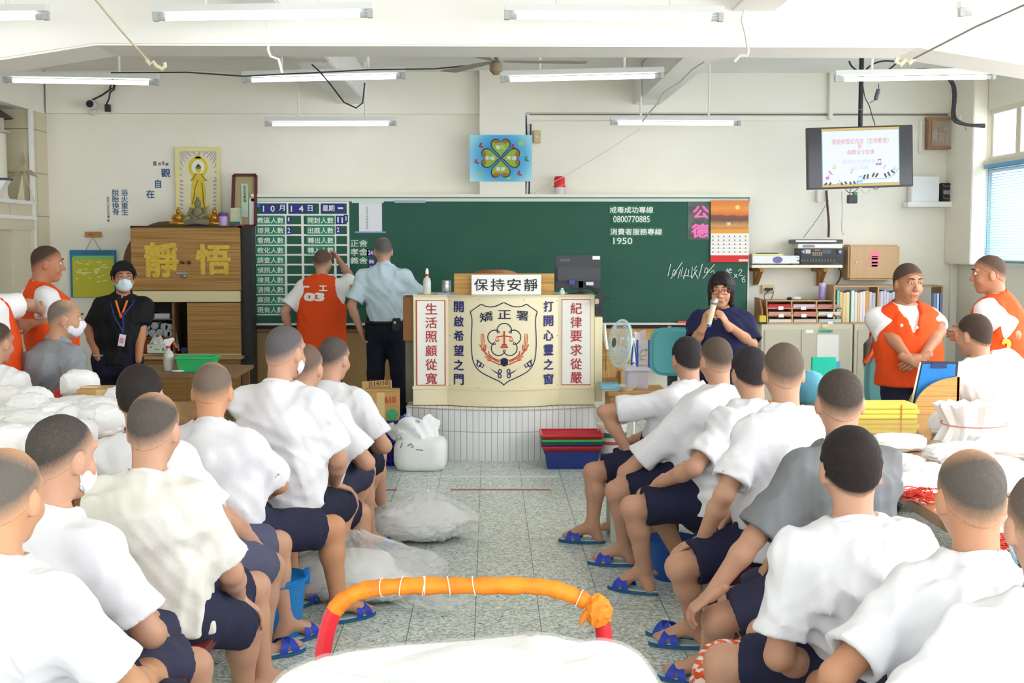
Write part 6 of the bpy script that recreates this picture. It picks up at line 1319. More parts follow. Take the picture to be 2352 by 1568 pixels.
# ------------------------------------------------------------------ people: implicit surfaces turned into one mesh each
V3 = lambda *a: np.array(a[0] if len(a) == 1 else a, float)
def unit(v): v = V3(v); return v / max(np.linalg.norm(v), 1e-9)
def ang(a): a = math.radians(a); return V3(math.sin(a), math.cos(a), 0)       # heading: 0 looks at the board, 90 towards the window
def rgt(a): a = math.radians(a); return V3(math.cos(a), -math.sin(a), 0)
def fade_hair(h, sk, p0, n, crown, rad, wd):
    '''cropped hair: thins out to skin at the hairline and, if rad, over the crown'''
    m = bpy.data.materials.new('cropped_hair'); m.use_nodes = True; nt = m.node_tree; L = nt.links.new; N = nt.nodes.new; b = nt.nodes['Principled BSDF']
    tc = N('ShaderNodeTexCoord'); d = N('ShaderNodeVectorMath'); d.operation = 'DOT_PRODUCT'; L(tc.outputs['Object'], d.inputs[0]); d.inputs[1].default_value = tuple(-n)
    a = N('ShaderNodeMapRange'); c = float(p0 @ -n); a.inputs[1].default_value = c - .002; a.inputs[2].default_value = c + wd; L(d.outputs['Value'], a.inputs[0]); f = a.outputs[0]
    if rad:
        e = N('ShaderNodeVectorMath'); e.operation = 'DISTANCE'; L(tc.outputs['Object'], e.inputs[0]); e.inputs[1].default_value = tuple(crown)
        r = N('ShaderNodeMapRange'); r.inputs[1].default_value = rad * .45; r.inputs[2].default_value = rad * 1.15; L(e.outputs['Value'], r.inputs[0]); x = N('ShaderNodeMath'); x.operation = 'MULTIPLY'; L(f, x.inputs[0]); L(r.outputs[0], x.inputs[1]); f = x.outputs[0]
    z = N('ShaderNodeTexNoise'); z.inputs['Scale'].default_value = 320; z.inputs['Detail'].default_value = 2; L(tc.outputs['Object'], z.inputs['Vector'])
    y = N('ShaderNodeMath'); y.operation = 'MULTIPLY_ADD'; L(z.outputs['Fac'], y.inputs[0]); y.inputs[1].default_value = .5 if wd > .02 else .2; y.inputs[2].default_value = -.25 if wd > .02 else -.06
    s = N('ShaderNodeMath'); s.use_clamp = True; L(f, s.inputs[0]); L(y.outputs[0], s.inputs[1]); k = N('ShaderNodeMath'); k.operation = 'MULTIPLY'; k.inputs[1].default_value = .98; L(s.outputs[0], k.inputs[0])
    mx = N('ShaderNodeMix'); mx.data_type = 'RGBA'; L(k.outputs[0], mx.inputs[0]); mx.inputs[6].default_value = lin(sk); mx.inputs[7].default_value = lin(h); L(mx.outputs[2], b.inputs['Base Color']); b.inputs['Roughness'].default_value = .75; b.inputs['Specular IOR Level'].default_value = .2
    return m
class Field:
    def __init__(s, lo, hi, h):
        s.lo = V3(lo); s.h = h; s.n = np.maximum(np.ceil((V3(hi) - s.lo) / h).astype(int) + 1, 4)
        s.d = np.full(s.n, .6, np.float32); s.ax = [(s.lo[i] + h * np.arange(s.n[i])).astype(np.float32) for i in range(3)]
    def win(s, lo, hi, pad):
        a = np.clip(np.floor((V3(lo) - pad - s.lo) / s.h).astype(int), 0, s.n); b = np.clip(np.ceil((V3(hi) + pad - s.lo) / s.h).astype(int) + 1, 0, s.n)
        if np.any(b <= a): return None
        sl = tuple(slice(a[i], b[i]) for i in range(3)); return sl, s.ax[0][sl[0]][:, None, None], s.ax[1][sl[1]][None, :, None], s.ax[2][sl[2]][None, None, :]
    def put(s, w, e, k=0.0, op='u'):
        sl = w[0]; d = s.d[sl]
        if op == 'u':
            if k > 0:
                q = np.maximum(k - np.abs(d - e), 0) / k; r = np.minimum(d, e) - q * q * k * .25
            else: r = np.minimum(d, e)
        else:
            e = -e
            if k > 0:
                q = np.maximum(k - np.abs(d - e), 0) / k; r = np.maximum(d, e) + q * q * k * .25
            else: r = np.maximum(d, e)
        s.d[sl] = r
    def cap(s, a, b, ra, rb, k=.03, op='u'):
        a, b = V3(a), V3(b); r = max(ra, rb); w = s.win(np.minimum(a, b) - r, np.maximum(a, b) + r, .07)
        if w is None: return s
        _, X, Y, Z = w; u = b - a; L = float(u @ u) + 1e-9
        t = np.clip(((X - a[0]) * u[0] + (Y - a[1]) * u[1] + (Z - a[2]) * u[2]) / L, 0, 1)
        e = np.sqrt((X - a[0] - t * u[0]) ** 2 + (Y - a[1] - t * u[1]) ** 2 + (Z - a[2] - t * u[2]) ** 2) - (ra + (rb - ra) * t)
        s.put(w, e, k, op); return s
    def seg(s, a, b, lat, A, B, k=.04, op='u'):
        """elliptic segment: lat = sideways axis, A and B = (half width, half depth) at the ends"""
        a, b = V3(a), V3(b); u = b - a; L = float(np.linalg.norm(u)) + 1e-9; ax = u / L; lat = V3(lat); lat = unit(lat - ax * (lat @ ax)); dep = np.cross(ax, lat)
        r = max(A + B); w = s.win(np.minimum(a, b) - r, np.maximum(a, b) + r, .07)
        if w is None: return s
        _, X, Y, Z = w; X, Y, Z = X - a[0], Y - a[1], Z - a[2]
        f = X * ax[0] + Y * ax[1] + Z * ax[2]; t = np.clip(f / L, 0, 1); q = f - t * L
        p = X * lat[0] + Y * lat[1] + Z * lat[2]; o = X * dep[0] + Y * dep[1] + Z * dep[2]
        Wd, Dp = A[0] + (B[0] - A[0]) * t, A[1] + (B[1] - A[1]) * t; m = np.minimum(Wd, Dp)
        e = (np.sqrt((p / Wd) ** 2 + (o / Dp) ** 2 + (q / m) ** 2) - 1) * m
        s.put(w, e, k, op); return s
    def ell(s, c, R, r, k=.02, op='u'):
        c, r = V3(c), V3(r); m = r.max(); w = s.win(c - m, c + m, .05)
        if w is None: return s
        _, X, Y, Z = w; X, Y, Z = X - c[0], Y - c[1], Z - c[2]
        q = [(X * R[i][0] + Y * R[i][1] + Z * R[i][2]) for i in range(3)]
        k0 = np.sqrt(sum((q[i] / r[i]) ** 2 for i in range(3))); k1 = np.sqrt(sum((q[i] / r[i] ** 2) ** 2 for i in range(3))) + 1e-6
        s.put(w, k0 * (k0 - 1) / k1, k, op); return s
    def cut(s, p, n):
        """keep the side the normal n points away from"""
        n = unit(n); e = (s.ax[0] - p[0])[:, None, None] * n[0] + (s.ax[1] - p[1])[None, :, None] * n[1] + (s.ax[2] - p[2])[None, None, :] * n[2]
        s.d = np.maximum(s.d, e); return s
    def folds(s, seed, amp, f=1.0, up=(0, 0, 1)):
        rg = np.random.default_rng(seed); X, Y, Z = s.ax[0][:, None, None], s.ax[1][None, :, None], s.ax[2][None, None, :]; t = 0
        for i in range(5):
            k = rg.normal(size=3); k = k / np.linalg.norm(k); k[2] *= .55; k *= f * (18, 26, 34, 48, 62)[i]; k2 = rg.normal(size=3) * 9 * f; ph = rg.uniform(0, 6, 2)
            t = t + (1, .9, .7, .45, .3)[i] * (np.abs(np.sin(k[0] * X + k[1] * Y + k[2] * Z + ph[0] + 1.6 * np.sin(k2[0] * X + k2[1] * Y + k2[2] * Z + ph[1]))) - .6)
        s.d = s.d + (amp * t).astype(np.float32); return s
    def mesh(s, relax=1):
        d, n = s.d, s.n; S_ = d < 0; cs = [(i, j, k) for i in (0, 1) for j in (0, 1) for k in (0, 1)]
        cnt = sum(S_[c[0]:n[0] - 1 + c[0], c[1]:n[1] - 1 + c[1], c[2]:n[2] - 1 + c[2]].astype(np.int8) for c in cs)
        act = np.argwhere((cnt > 0) & (cnt < 8)); ID = np.full(n - 1, -1, np.int32); ID[tuple(act.T)] = np.arange(len(act))
        D = np.stack([d[act[:, 0] + c[0], act[:, 1] + c[1], act[:, 2] + c[2]] for c in cs], 1); P_ = np.zeros((len(act), 3)); N_ = np.zeros(len(act))
        for i in range(8):
            for j in range(i + 1, 8):
                if sum(abs(cs[i][k] - cs[j][k]) for k in range(3)) == 1:
                    x = (D[:, i] < 0) != (D[:, j] < 0); t = np.where(x, D[:, i] / np.where(x, D[:, i] - D[:, j], 1), 0)[:, None]
                    P_ += np.where(x[:, None], V3(cs[i]) + t * (V3(cs[j]) - V3(cs[i])), 0); N_ += x
        v = s.lo + s.h * (act + P_ / N_[:, None]); F_ = []
        for a in range(3):
            b, c = (a + 1) % 3, (a + 2) % 3; lo = [slice(None)] * 3; hi = [slice(None)] * 3; lo[a] = slice(0, n[a] - 1); hi[a] = slice(1, n[a])
            A, B = S_[tuple(lo)], S_[tuple(hi)]; e = np.argwhere(A != B); e = e[(e[:, b] > 0) & (e[:, c] > 0) & (e[:, b] < n[b] - 1) & (e[:, c] < n[c] - 1)]
            if not len(e): continue
            q = []
            for db, dc in ((1, 1), (0, 1), (0, 0), (1, 0)):
                m = e.copy(); m[:, b] -= db; m[:, c] -= dc; q.append(ID[tuple(m.T)])
            q = np.stack(q, 1); fl = ~A[tuple(e.T)]; q[fl] = q[fl][:, ::-1]; F_.append(q)
        F_ = np.concatenate(F_); F_ = F_[(F_ >= 0).all(1)]
        for _ in range(relax):
            a = np.zeros_like(v); k = np.zeros(len(v))
            for i in range(4):
                for j in (1, 3): np.add.at(a, F_[:, i], v[F_[:, (i + j) % 4]]); np.add.at(k, F_[:, i], 1)
            v = v * .55 + .45 * a / np.maximum(k, 1)[:, None]
        return v, F_
def solid(name, parts, m, parent, label=None):
    vs, fs, n = [], [], 0
    for v, f in parts: vs.append(v); fs.append(f + n); n += len(v)
    v = np.concatenate(vs) - V3(WL[parent.name]); f = np.concatenate(fs); me = bpy.data.meshes.new(name)
    me.vertices.add(len(v)); me.vertices.foreach_set('co', v.astype(np.float32).ravel()); me.loops.add(f.size); me.loops.foreach_set('vertex_index', f.astype(np.int32).ravel())
    me.polygons.add(len(f)); me.polygons.foreach_set('loop_start', np.arange(0, f.size, 4, dtype=np.int32)); me.update(calc_edges=True); me.validate()
    o = finish(name, me, m, parent, True); WL[o.name] = WL[parent.name]
    return tag(o, label)
def ik(a, t, l1, l2, pole):
    a, t = V3(a), V3(t); d = t - a; L = np.linalg.norm(d); u = d / L; L = min(L, (l1 + l2) * .995); t = a + u * L
    x = (l1 * l1 - l2 * l2 + L * L) / (2 * L); y = math.sqrt(max(l1 * l1 - x * x, 0)); p = V3(pole); p = unit(p - u * (p @ u)); return a + u * x + p * y, t
def hand_mesh(w, d, back, side, curl=.45, s=1.0, spread=.1, h=.0036):
    """palm, four unequal bent fingers and a thumb; d = finger direction, back = out of the back of the hand, side +1 right hand"""
    d = unit(d); back = unit(V3(back) - d * (V3(back) @ d)); lat = np.cross(d, back) * side       # lat points to the thumb-less side on a right hand
    w = V3(w); f = Field(w - .22 * s, w + .22 * s, h)
    kn = w + d * .088 * s; f.seg(w - d * .02, kn - d * .012 * s, lat, (.027 * s, .019 * s), (.039 * s, .014 * s), .01); f.cap(w - d * .05, w, .026 * s, .025 * s, .012)
    for i, (o, L, r) in enumerate(((-.029, .070, .0086), (-.0095, .078, .0088), (.0100, .072, .0085), (.0285, .056, .0076))):
        p = kn + lat * o * s - d * (.004 + .006 * (i == 3)) * s; a = .18; c = curl * (1 + .12 * i); dirv = unit(d + lat * o * spread * 30 * .1)
        for j, q in enumerate((.46, .31, .23)):
            a += c * (.75, 1.0, .7)[j]; e = p + (dirv * math.cos(a) - back * math.sin(a)) * L * q * s; f.cap(p, e, r * s * (1, .95, .88)[j], r * s * (.95, .88, .78)[j], .003); p = e
    b = w + d * .022 * s - lat * .024 * s; e = b + (unit(d * .75 - lat * .8 - back * .35)) * .042 * s; f.cap(b, e, .0135 * s, .0105 * s, .012)
    e2 = e + unit(d * 1.0 - lat * .25 - back * (.3 + curl * .4)) * .030 * s; f.cap(e, e2, .0102 * s, .0092 * s, .003); f.cap(e2, e2 + unit(d - back * (.4 + curl * .5)) * .022 * s, .0092 * s, .0076 * s, .003)
    return f.mesh(1)
def axes(yaw, pitch=0, roll=0):
    f, r = ang(yaw), rgt(yaw); u = V3(0, 0, 1); p = math.radians(pitch); f, u = f * math.cos(p) + u * math.sin(p), u * math.cos(p) - f * math.sin(p)
    q = math.radians(roll); r, u = r * math.cos(q) - u * math.sin(q), u * math.cos(q) + r * math.sin(q); return [r, f, u]
SHIRT = lambda h='EFEFF2': mat(h, .75, None, (1, 1, 1), (34, .22), spec=.2)
def skinm(h): return mat(h, .5, (9, 1.2), h2='%02X%02X%02X' % tuple(min(255, int(int(h[i:i + 2], 16) * q)) for i, q in ((0, .93), (2, .86), (4, .84))), spec=.35)
def mixh(a, b, t): return ''.join('%02X' % int(int(a[i:i + 2], 16) * (1 - t) + int(b[i:i + 2], 16) * t) for i in (0, 2, 4))
def person(label, head, pel, fp, fc=None, fh=None, seat=True, skin='C99E84', hair='3A3836', hstyle='buzz', top='tee', topc='E1E1E7', low='shorts', lowc='2A2C42', knees=None, ankles=None, feet=None, hands=(None, None), elbows=(None, None), poles=(None, None),
           pitch=-6, face=False, mask=None, sc=1.0, seed=0, h=.011, sleeve=.8, bulk=1.0, sandal=(False, False), handdir=(None, None), handback=(None, None), curl=(.35, .35), hide_legs=False, extra=None, hscale=1.0, hem=None, pz=None, show_hand=(True, True), roll=0, shl=.166):
    fc = fp if fc is None else fc; fh = fc if fh is None else fh; hd = V3(head); pel = V3(pel[0], pel[1], pz or (.49 if seat else .93 * sc)); rp, fP, rc, fC = rgt(fp), ang(fp), rgt(fc), ang(fc); R = axes(fh, pitch, roll)
    root = thing('person', label, 'person', (pel[0], pel[1], 0))
    nb = hd - R[2] * .15 * sc - R[1] * .035 * sc + V3(0, 0, -.0); u = nb - pel
    bow = .045 if seat else .0
    waist = pel + u * .30 - fC * bow * .5; chest = pel + u * .68 - fC * bow; sh = nb - V3(0, 0, .085 * sc)
    L = [None, None]; shd = [sh + rc * (s * shl * sc) - fC * .005 for s in (-1, 1)]; hips = [pel + rp * (s * .088 * sc) + fP * .02 - V3(0, 0, .02) for s in (-1, 1)]
    kn, an = [None, None], [None, None]
    for i, s in enumerate((-1, 1)):
        if seat:
            kn[i] = V3(knees[i]) if knees and knees[i] is not None else hips[i] + ang(fp + s * 10) * .41 + V3(0, 0, -.04)
            an[i] = V3(ankles[i]) if ankles and ankles[i] is not None else kn[i] + fP * .03 + V3(0, 0, .09 - kn[i][2])
        else:
            kn[i] = V3(knees[i]) if knees and knees[i] is not None else V3(*(hips[i] + rp * s * .02 + fP * .015)[:2], .49 * sc); an[i] = V3(ankles[i]) if ankles and ankles[i] is not None else V3(*(hips[i] + rp * s * .03)[:2], .085)
    el, wr = [None, None], [None, None]
    for i, s in enumerate((-1, 1)):
        tgt = hands[i]
        if tgt is None: tgt = (kn[i] * .62 + hips[i] * .38 + V3(0, 0, .10)) if seat else shd[i] + rc * s * .075 + fC * .05 - V3(0, 0, .53 * sc)
        elif isinstance(tgt, str) and tgt == 'knee': tgt = kn[i] - unit(kn[i] - hips[i]) * .085 + V3(0, 0, .088)
        if elbows[i] is not None: el[i] = V3(elbows[i]); wr[i] = V3(tgt)
        else: el[i], wr[i] = ik(shd[i], tgt, .285 * sc, .25 * sc, poles[i] if poles[i] is not None else rc * s * .8 - fC * .5 - V3(0, 0, .4))
    # body
    pts = np.array([pel, nb, hd] + shd + hips + kn + an + el + wr); lo, hi = pts.min(0) - .2, pts.max(0) + .2; lo[2] = max(lo[2], -.02); B = Field(lo, hi, h)
    T = bulk
    B.seg(pel - V3(0, 0, .03), waist, rp, (.165 * T * sc, .12 * T * sc), (.14 * T * sc, .10 * T * sc)); B.seg(waist, chest, rc, (.14 * T * sc, .10 * T * sc), (.155 * T * sc, .105 * T * sc)); B.seg(chest, sh, rc, (.155 * T * sc, .105 * T * sc), (.12 * sc, .07 * sc))
    B.cap(shd[0], shd[1], .052 * sc, .052 * sc, .05); B.cap(sh, nb + R[2] * .07 * sc, .062 * sc, .05 * sc, .05); [B.cap(nb - R[2] * .03, x, .042 * sc, .045 * sc, .04) for x in shd]
    for i, s in enumerate((-1, 1)):
        B.cap(shd[i], el[i], .05 * sc, .039 * sc, .03); m_ = el[i] + (wr[i] - el[i]) * .3; B.cap(el[i], m_, .038 * sc, .04 * sc, .02); B.cap(m_, wr[i], .04 * sc, .026 * sc, .02)
        if not hide_legs and low == 'trousers': B.cap(hips[i], kn[i], .07, .045, .04); B.cap(kn[i], an[i], .042, .03, .03); B.cap(an[i], (an[i] + fP * .1) * V3(1, 1, 0) + V3(0, 0, .035), .03, .02, .02)
        elif not hide_legs:
            B.cap(hips[i], kn[i], .078 * sc, .053 * sc, .04); m_ = kn[i] + (an[i] - kn[i]) * .32 - (fP * .015); B.cap(kn[i], m_, .052 * sc, .053 * sc, .03); B.cap(m_, an[i], .052 * sc, .034 * sc, .03)
            fd = V3(feet[i]) if feet and feet[i] is not None else ang(fp + s * 8); z0 = V3(0, 0, an[i][2] - .06)
            B.cap(an[i] - fd * .02 - z0, an[i] - fd * .035 - z0 - V3(0, 0, .028), .032, .03, .02); B.cap(an[i], V3(*(an[i] + fd * .13)[:2], .042), .036, .024, .03); B.cap(V3(*(an[i] + fd * .10 + np.cross(fd, (0, 0, 1)) * .02)[:2], .04), V3(*(an[i] + fd * .165 + np.cross(fd, (0, 0, 1)) * .015)[:2], .036), .024, .014, .02); B.cap(V3(*(an[i] + fd * .10 - np.cross(fd, (0, 0, 1)) * .02)[:2], .04), V3(*(an[i] + fd * .15 - np.cross(fd, (0, 0, 1)) * .025)[:2], .035), .022, .012, .02)
    parts = [B.mesh()]
    # head
    Lc = lambda x, y, z: hd + (R[0] * x + R[1] * y + R[2] * z) * sc * hscale; q = sc * hscale; E = lambda *r: V3(r) * q
    Hd = Field(hd - .19, hd + .19, .0045)
    Hd.ell(Lc(0, -.01, .028), R, E(.075, .096, .088), .0).ell(Lc(0, .028, -.042), R, E(.060, .064, .072), .04).ell(Lc(0, .058, -.098), R, E(.026, .024, .02), .03).cap(Lc(0, -.035, -.04), Lc(0, -.04, -.17), .054 * q, .055 * q, .04)
    for s in (-1, 1):
        Hd.ell(Lc(s * .078, -.012, -.014), [unit(R[0] - R[1] * s * .35), unit(R[1] + R[0] * s * .35), R[2]], E(.009, .02, .032), .012).ell(Lc(s * .042, .062, -.035), R, E(.022, .02, .024), .02).ell(Lc(s * .032, .094, .012), R, E(.017, .012, .011), .01, 'd')
        Hd.ell(Lc(s * .0135, .1, -.03), R, E(.008, .01, .008), .008)
    Hd.cap(Lc(0, .086, .012), Lc(0, .108, -.026), .009 * q, .0125 * q, .012).cap(Lc(-.04, .076, .034), Lc(.04, .076, .034), .013 * q, .013 * q, .015).cap(Lc(-.017, .088, -.06), Lc(.017, .088, -.06), .006 * q, .006 * q, .012).cap(Lc(-.015, .086, -.072), Lc(.015, .086, -.072), .0065 * q, .0065 * q, .01)
    hd_d = Hd.d.copy(); parts.append(Hd.mesh())
    for i, s in enumerate((-1, 1)):
        if show_hand[i]:
            dd = handdir[i] if handdir[i] is not None else unit(wr[i] - el[i]) + (V3(0, 0, -.25) if seat else 0); bk = handback[i] if handback[i] is not None else (V3(0, 0, 1) if seat else rc * s)
            parts.append(hand_mesh(wr[i], dd, bk, s, curl[i], sc))
    solid('body', parts, skinm(skin), root)
    # hair
    A = Field(hd - .2, hd + .2, .005); t = {'buzz': .003, 'short': .008, 'full': .017, 'bald': .003, 'bob': .022}[hstyle]
    A.ell(Lc(0, -.012, .028 + t * .4), R, E(.0752 + t * .8, .0965 + t * .8, .0885 + t), 0)
    if hstyle == 'bob':
        for s in (-1, 1): A.cap(Lc(s * .062, -.02, .03), Lc(s * .074, -.005, -.10), .032 * q, .024 * q, .03)
        A.cap(Lc(0, -.07, .02), Lc(0, -.07, -.11), .055 * q, .04 * q, .03); A.ell(Lc(0, .115, -.045), R, E(.064, .08, .11), .015, 'd')
        for i in range(7): A.cap(Lc(-.045 + i * .015, .088, .085), Lc(-.048 + i * .016, .098, .058), .01 * q, .004 * q, .008)
        A.cut(Lc(0, 0, -.115), -R[2]); A.folds(3, .003, 3)
    else:
        A = Field(hd - .19, hd + .19, .0045); A.d = hd_d - t * (.85 + .15 * np.clip((A.ax[2][None, None, :] - hd[2]) / .06, 0, 1)) - .0016
        for s in (-1, 1): A.ell(Lc(s * .086, -.006, -.02), R, E(.026, .034, .046), .004, 'd')
        A.folds(seed, .001, 6); lo_ = Lc(0, -.09, -.066); n_ = unit(-R[2] + R[1] * .74); A.folds(seed + 1, .0006, 9); A.cut(lo_, n_)
        A.ell(*((Lc(0, .125, .0), R, E(.066, .075, .092)) if hstyle == 'full' else (Lc(0, .11, .0), R, E(.068, .05, .075))), .01, 'd')
        if hstyle == 'full':
            for i in range(7): A.cap(Lc(-.05 + i * .015, .06, .092), Lc(-.052 + i * .018, .094, .062 + .004 * (i % 3)), .018 * q, .008 * q, .012)
            for s in (-1, 1): A.cap(Lc(s * .068, .04, .05), Lc(s * .073, .022, -.012), .016 * q, .008 * q, .012)
            A.folds(5, .002, 3)
    solid('hair', [A.mesh()], fade_hair(hair, skin, lo_ - V3(WL[root.name]), n_, Lc(0, .015, .12) - V3(WL[root.name]), .085 * q if hstyle == 'bald' else 0, .05 if hstyle in ('bald', 'buzz') else .014) if hstyle in ('bald', 'buzz', 'short') else mat(hair, .8, (260, 1.3), h2=mixh(hair, skin, .35) if hstyle in ('bald', 'buzz') else mixh(hair, 'FFFFFF', .05), spec=.2) if hstyle != 'bob' else mat(hair, .55, (30, 2), (6, 6, .6), h2='2E2726', spec=.2), root)
    if face:
        for s in (-1, 1):
            c = Lc(s * .032, .083, .012); e = obj('eye', MB().ball(tuple(c), (.011 * q,) * 3, 14, 10), mat('EDE8E2', .2), root, True); obj('iris', MB().ball(tuple(c + R[1] * .0058 * q - R[2] * .001 * q), (.0066 * q,) * 3, 10, 8), mat('2A1A12', .15), e, True)
            obj('eyelid', MB().tube([tuple(Lc(s * (.032 + .013 * math.cos(a_)), .0925 - .003 * abs(math.cos(a_)), .0135 + .0055 * math.sin(a_))) for a_ in np.linspace(.1, PI - .1, 8)], .0042 * q, 6), skinm(skin), root, True)
            obj('eyebrow', MB().tube([tuple(Lc(s * x, y, z)) for x, y, z in ((.015, .097, .036), (.032, .096, .041), (.05, .083, .036))], [.0032 * q, .004 * q, .0022 * q], 6), mat('2B2420', .8), root, True)
        if not mask: obj('lips', MB().tube([tuple(Lc(x, .093 - 7 * x * x, -.066)) for x in np.linspace(-.02, .02, 9)], [.002 * q] + [.0052 * q] * 7 + [.002 * q], 8), mat('A85A50', .45), root, True)
    if mask:
        K_ = Field(hd - .17, hd + .17, .005); K_.ell(Lc(0, .036, -.048), R, E(.066, .076, .07), 0).cap(Lc(0, .1, -.012), Lc(0, .108, -.03), .016 * q, .016 * q, .02).cut(Lc(0, 0, -.002), R[2]).cut(Lc(0, .015, 0), -R[1]); K_.ell(Lc(0, .02, -.05), R, E(.055, .06, .1), 0, 'd')
        mk = solid('face_mask', [K_.mesh()], mat(mask, .7), root)
        for s in (-1, 1): obj('ear_loop', MB().tube([tuple(Lc(s * x, y, z)) for x, y, z in ((.06, .03, -.02), (.078, .0, .012), (.083, -.018, .0), (.08, -.006, -.04), (.058, .02, -.07))], .0018, 5), mat('EEF2F4', .6), mk, True)
    # upper garment
    sb = lambda i: el[i] if sleeve >= 1 else shd[i] + (el[i] - shd[i]) * sleeve
    pts = np.array([pel, nb] + shd + [sb(0), sb(1), waist]); G_ = Field(pts.min(0) - .27, pts.max(0) + .2, h * .9); hemz = (hem if hem is not None else (pel[2] - .075 if seat else pel[2] - .06 * sc)); tk = 1.0 if top != 'tucked' else .88
    k_ = T * sc
    low_p = V3(pel[0], pel[1], hemz - .04) - (fC * .01 if seat else 0)
    G_.seg(low_p, waist, rp, (.195 * k_ * tk, .155 * k_ * tk), (.178 * k_ * tk, .14 * k_ * tk), .05); G_.seg(waist, chest, rc, (.178 * k_ * tk, .14 * k_ * tk), (.186 * k_, .128 * k_), .05); G_.seg(chest, sh, rc, (.186 * k_, .128 * k_), (.13 * sc, .082 * sc), .05)
    G_.cap(shd[0], shd[1], .061 * sc, .061 * sc, .05); G_.cap(sh, nb - R[2] * .03, .085 * sc, .074 * sc, .05); [G_.cap(nb - R[2] * .03, x, .052 * sc, .054 * sc, .05) for x in shd]
    for i, s in enumerate((-1, 1)):
        if i == 0: fo = Field(G_.lo, G_.lo, 1); fo.ax, fo.d = G_.ax, np.zeros(G_.n, np.float32); fo.folds(seed + 3, .004 if top == 'vest' else .0095, 1.15); G_.d = G_.d + fo.d
        d = unit(el[i] - shd[i]); e = sb(i); keep = G_.d; G_.d = np.full(G_.n, .6, np.float32); G_.cap(shd[i], e, .061 * sc, .082 * sc, 0); G_.d = G_.d + fo.d * .8; G_.cut(e, d); G_.cap(e - d * .045, e + d * .1, .057 * sc, .063 * sc, 0, 'd'); a_ = G_.d       # sleeve, open at its hem
        q = np.maximum(.05 - np.abs(keep - a_), 0) / .05; G_.d = np.minimum(keep, a_) - q * q * .0125
    G_.cut((0, 0, hemz), (0, 0, -1))
    if top == 'polo': G_.cap(nb + fC * .10, nb + fC * .135 - V3(0, 0, .15), .04, .006, .004, 'd')
    G_.cap(nb + R[2] * .062 + R[1] * .012, nb + R[2] * .2 + R[1] * .02, .078 * sc, .12 * sc, .004, 'd')
    tn = {'tee': 't_shirt', 'tucked': 'uniform_shirt', 'shirt': 'shirt', 'polo': 'polo_shirt', 'blouse': 'blouse', 'vest': 't_shirt'}[top]
    o = solid(tn, [G_.mesh(2)], SHIRT(topc), root)
    if top in ('tee', 'vest', 'blouse'):
        c_ = nb - R[2] * .006 + R[1] * .008; fw = unit(R[1] - R[2] * .42); obj('neckband', MB().tube([tuple(c_ + (rc * math.cos(a_) * .068 + fw * math.sin(a_) * .072) * sc) for a_ in np.linspace(0, 2 * PI, 36)[:-1]], .0105 * sc, 8, closed=True), SHIRT(topc), o, True)
    if top in ('shirt', 'tucked', 'polo'):
        cm = MB(); aa = np.linspace(math.radians(112), math.radians(428), 40); nA = len(aa); fw = unit(R[1] - R[2] * .4)
        for a_ in aa:
            u_ = rc * math.cos(a_) + fw * math.sin(a_)
            for r_, z_ in ((.060, .034), (.066, .036), (.086, -.012), (.080, -.014)): cm.v.append(tuple(nb + R[1] * .008 + u_ * r_ * sc + R[2] * z_ * sc - fC * .0 - V3(0, 0, .02 * max(0, math.sin(a_)) * (z_ < 0))))
        for k in range(nA - 1): cm.f += [(k * 4 + j, k * 4 + (j + 1) % 4, k * 4 + 4 + (j + 1) % 4, k * 4 + 4 + j) for j in range(4)]
        cm.f += [(3, 2, 1, 0), tuple((nA - 1) * 4 + j for j in range(4))]; obj('collar', cm, SHIRT(topc), o, True)
    if top == 'vest':
        v_ = Field(pts.min(0) - .27, pts.max(0) + .2, h * .9); hv = hem if hem is not None else hemz; lp = V3(pel[0], pel[1], hv - .04); g = .02
        v_.seg(lp, waist, rp, (.20 * k_ + g, .165 * k_ + g), (.178 * k_ + g, .14 * k_ + g), .05); v_.seg(waist, chest, rc, (.178 * k_ + g, .14 * k_ + g), (.186 * k_ + g, .128 * k_ + g), .05); v_.seg(chest, sh, rc, (.186 * k_ + g, .128 * k_ + g), (.13 * sc + g, .082 * sc + g), .05); v_.cap(sh - rc * .12, sh + rc * .12, .074 * sc, .074 * sc, .05); v_.cap(sh, nb, .084 * sc, .074 * sc, .05)
        for i, s in enumerate((-1, 1)):
            c_ = shd[i] + rc * s * .04; v_.cap(c_ - V3(0, 0, .04), c_ + rc * s * .2 - V3(0, 0, .12), .105 * sc, .13 * sc, .01, 'd')
        v_.folds(seed + 9, .005); v_.cut((0, 0, hv - .02), (0, 0, -1)); v_.cap(nb + R[2] * .02 + R[1] * .02, nb + R[2] * .16 + R[1] * .03, .078 * sc, .09 * sc, .008, 'd')
        v_.cap(nb + fC * .11, chest + fC * .165 - V3(0, 0, .05), .07, .008, .01, 'd')
        solid('vest', [v_.mesh(2)], mat('E8501C', .75, None, (1, 1, 1), (40, .2), spec=.2), root)
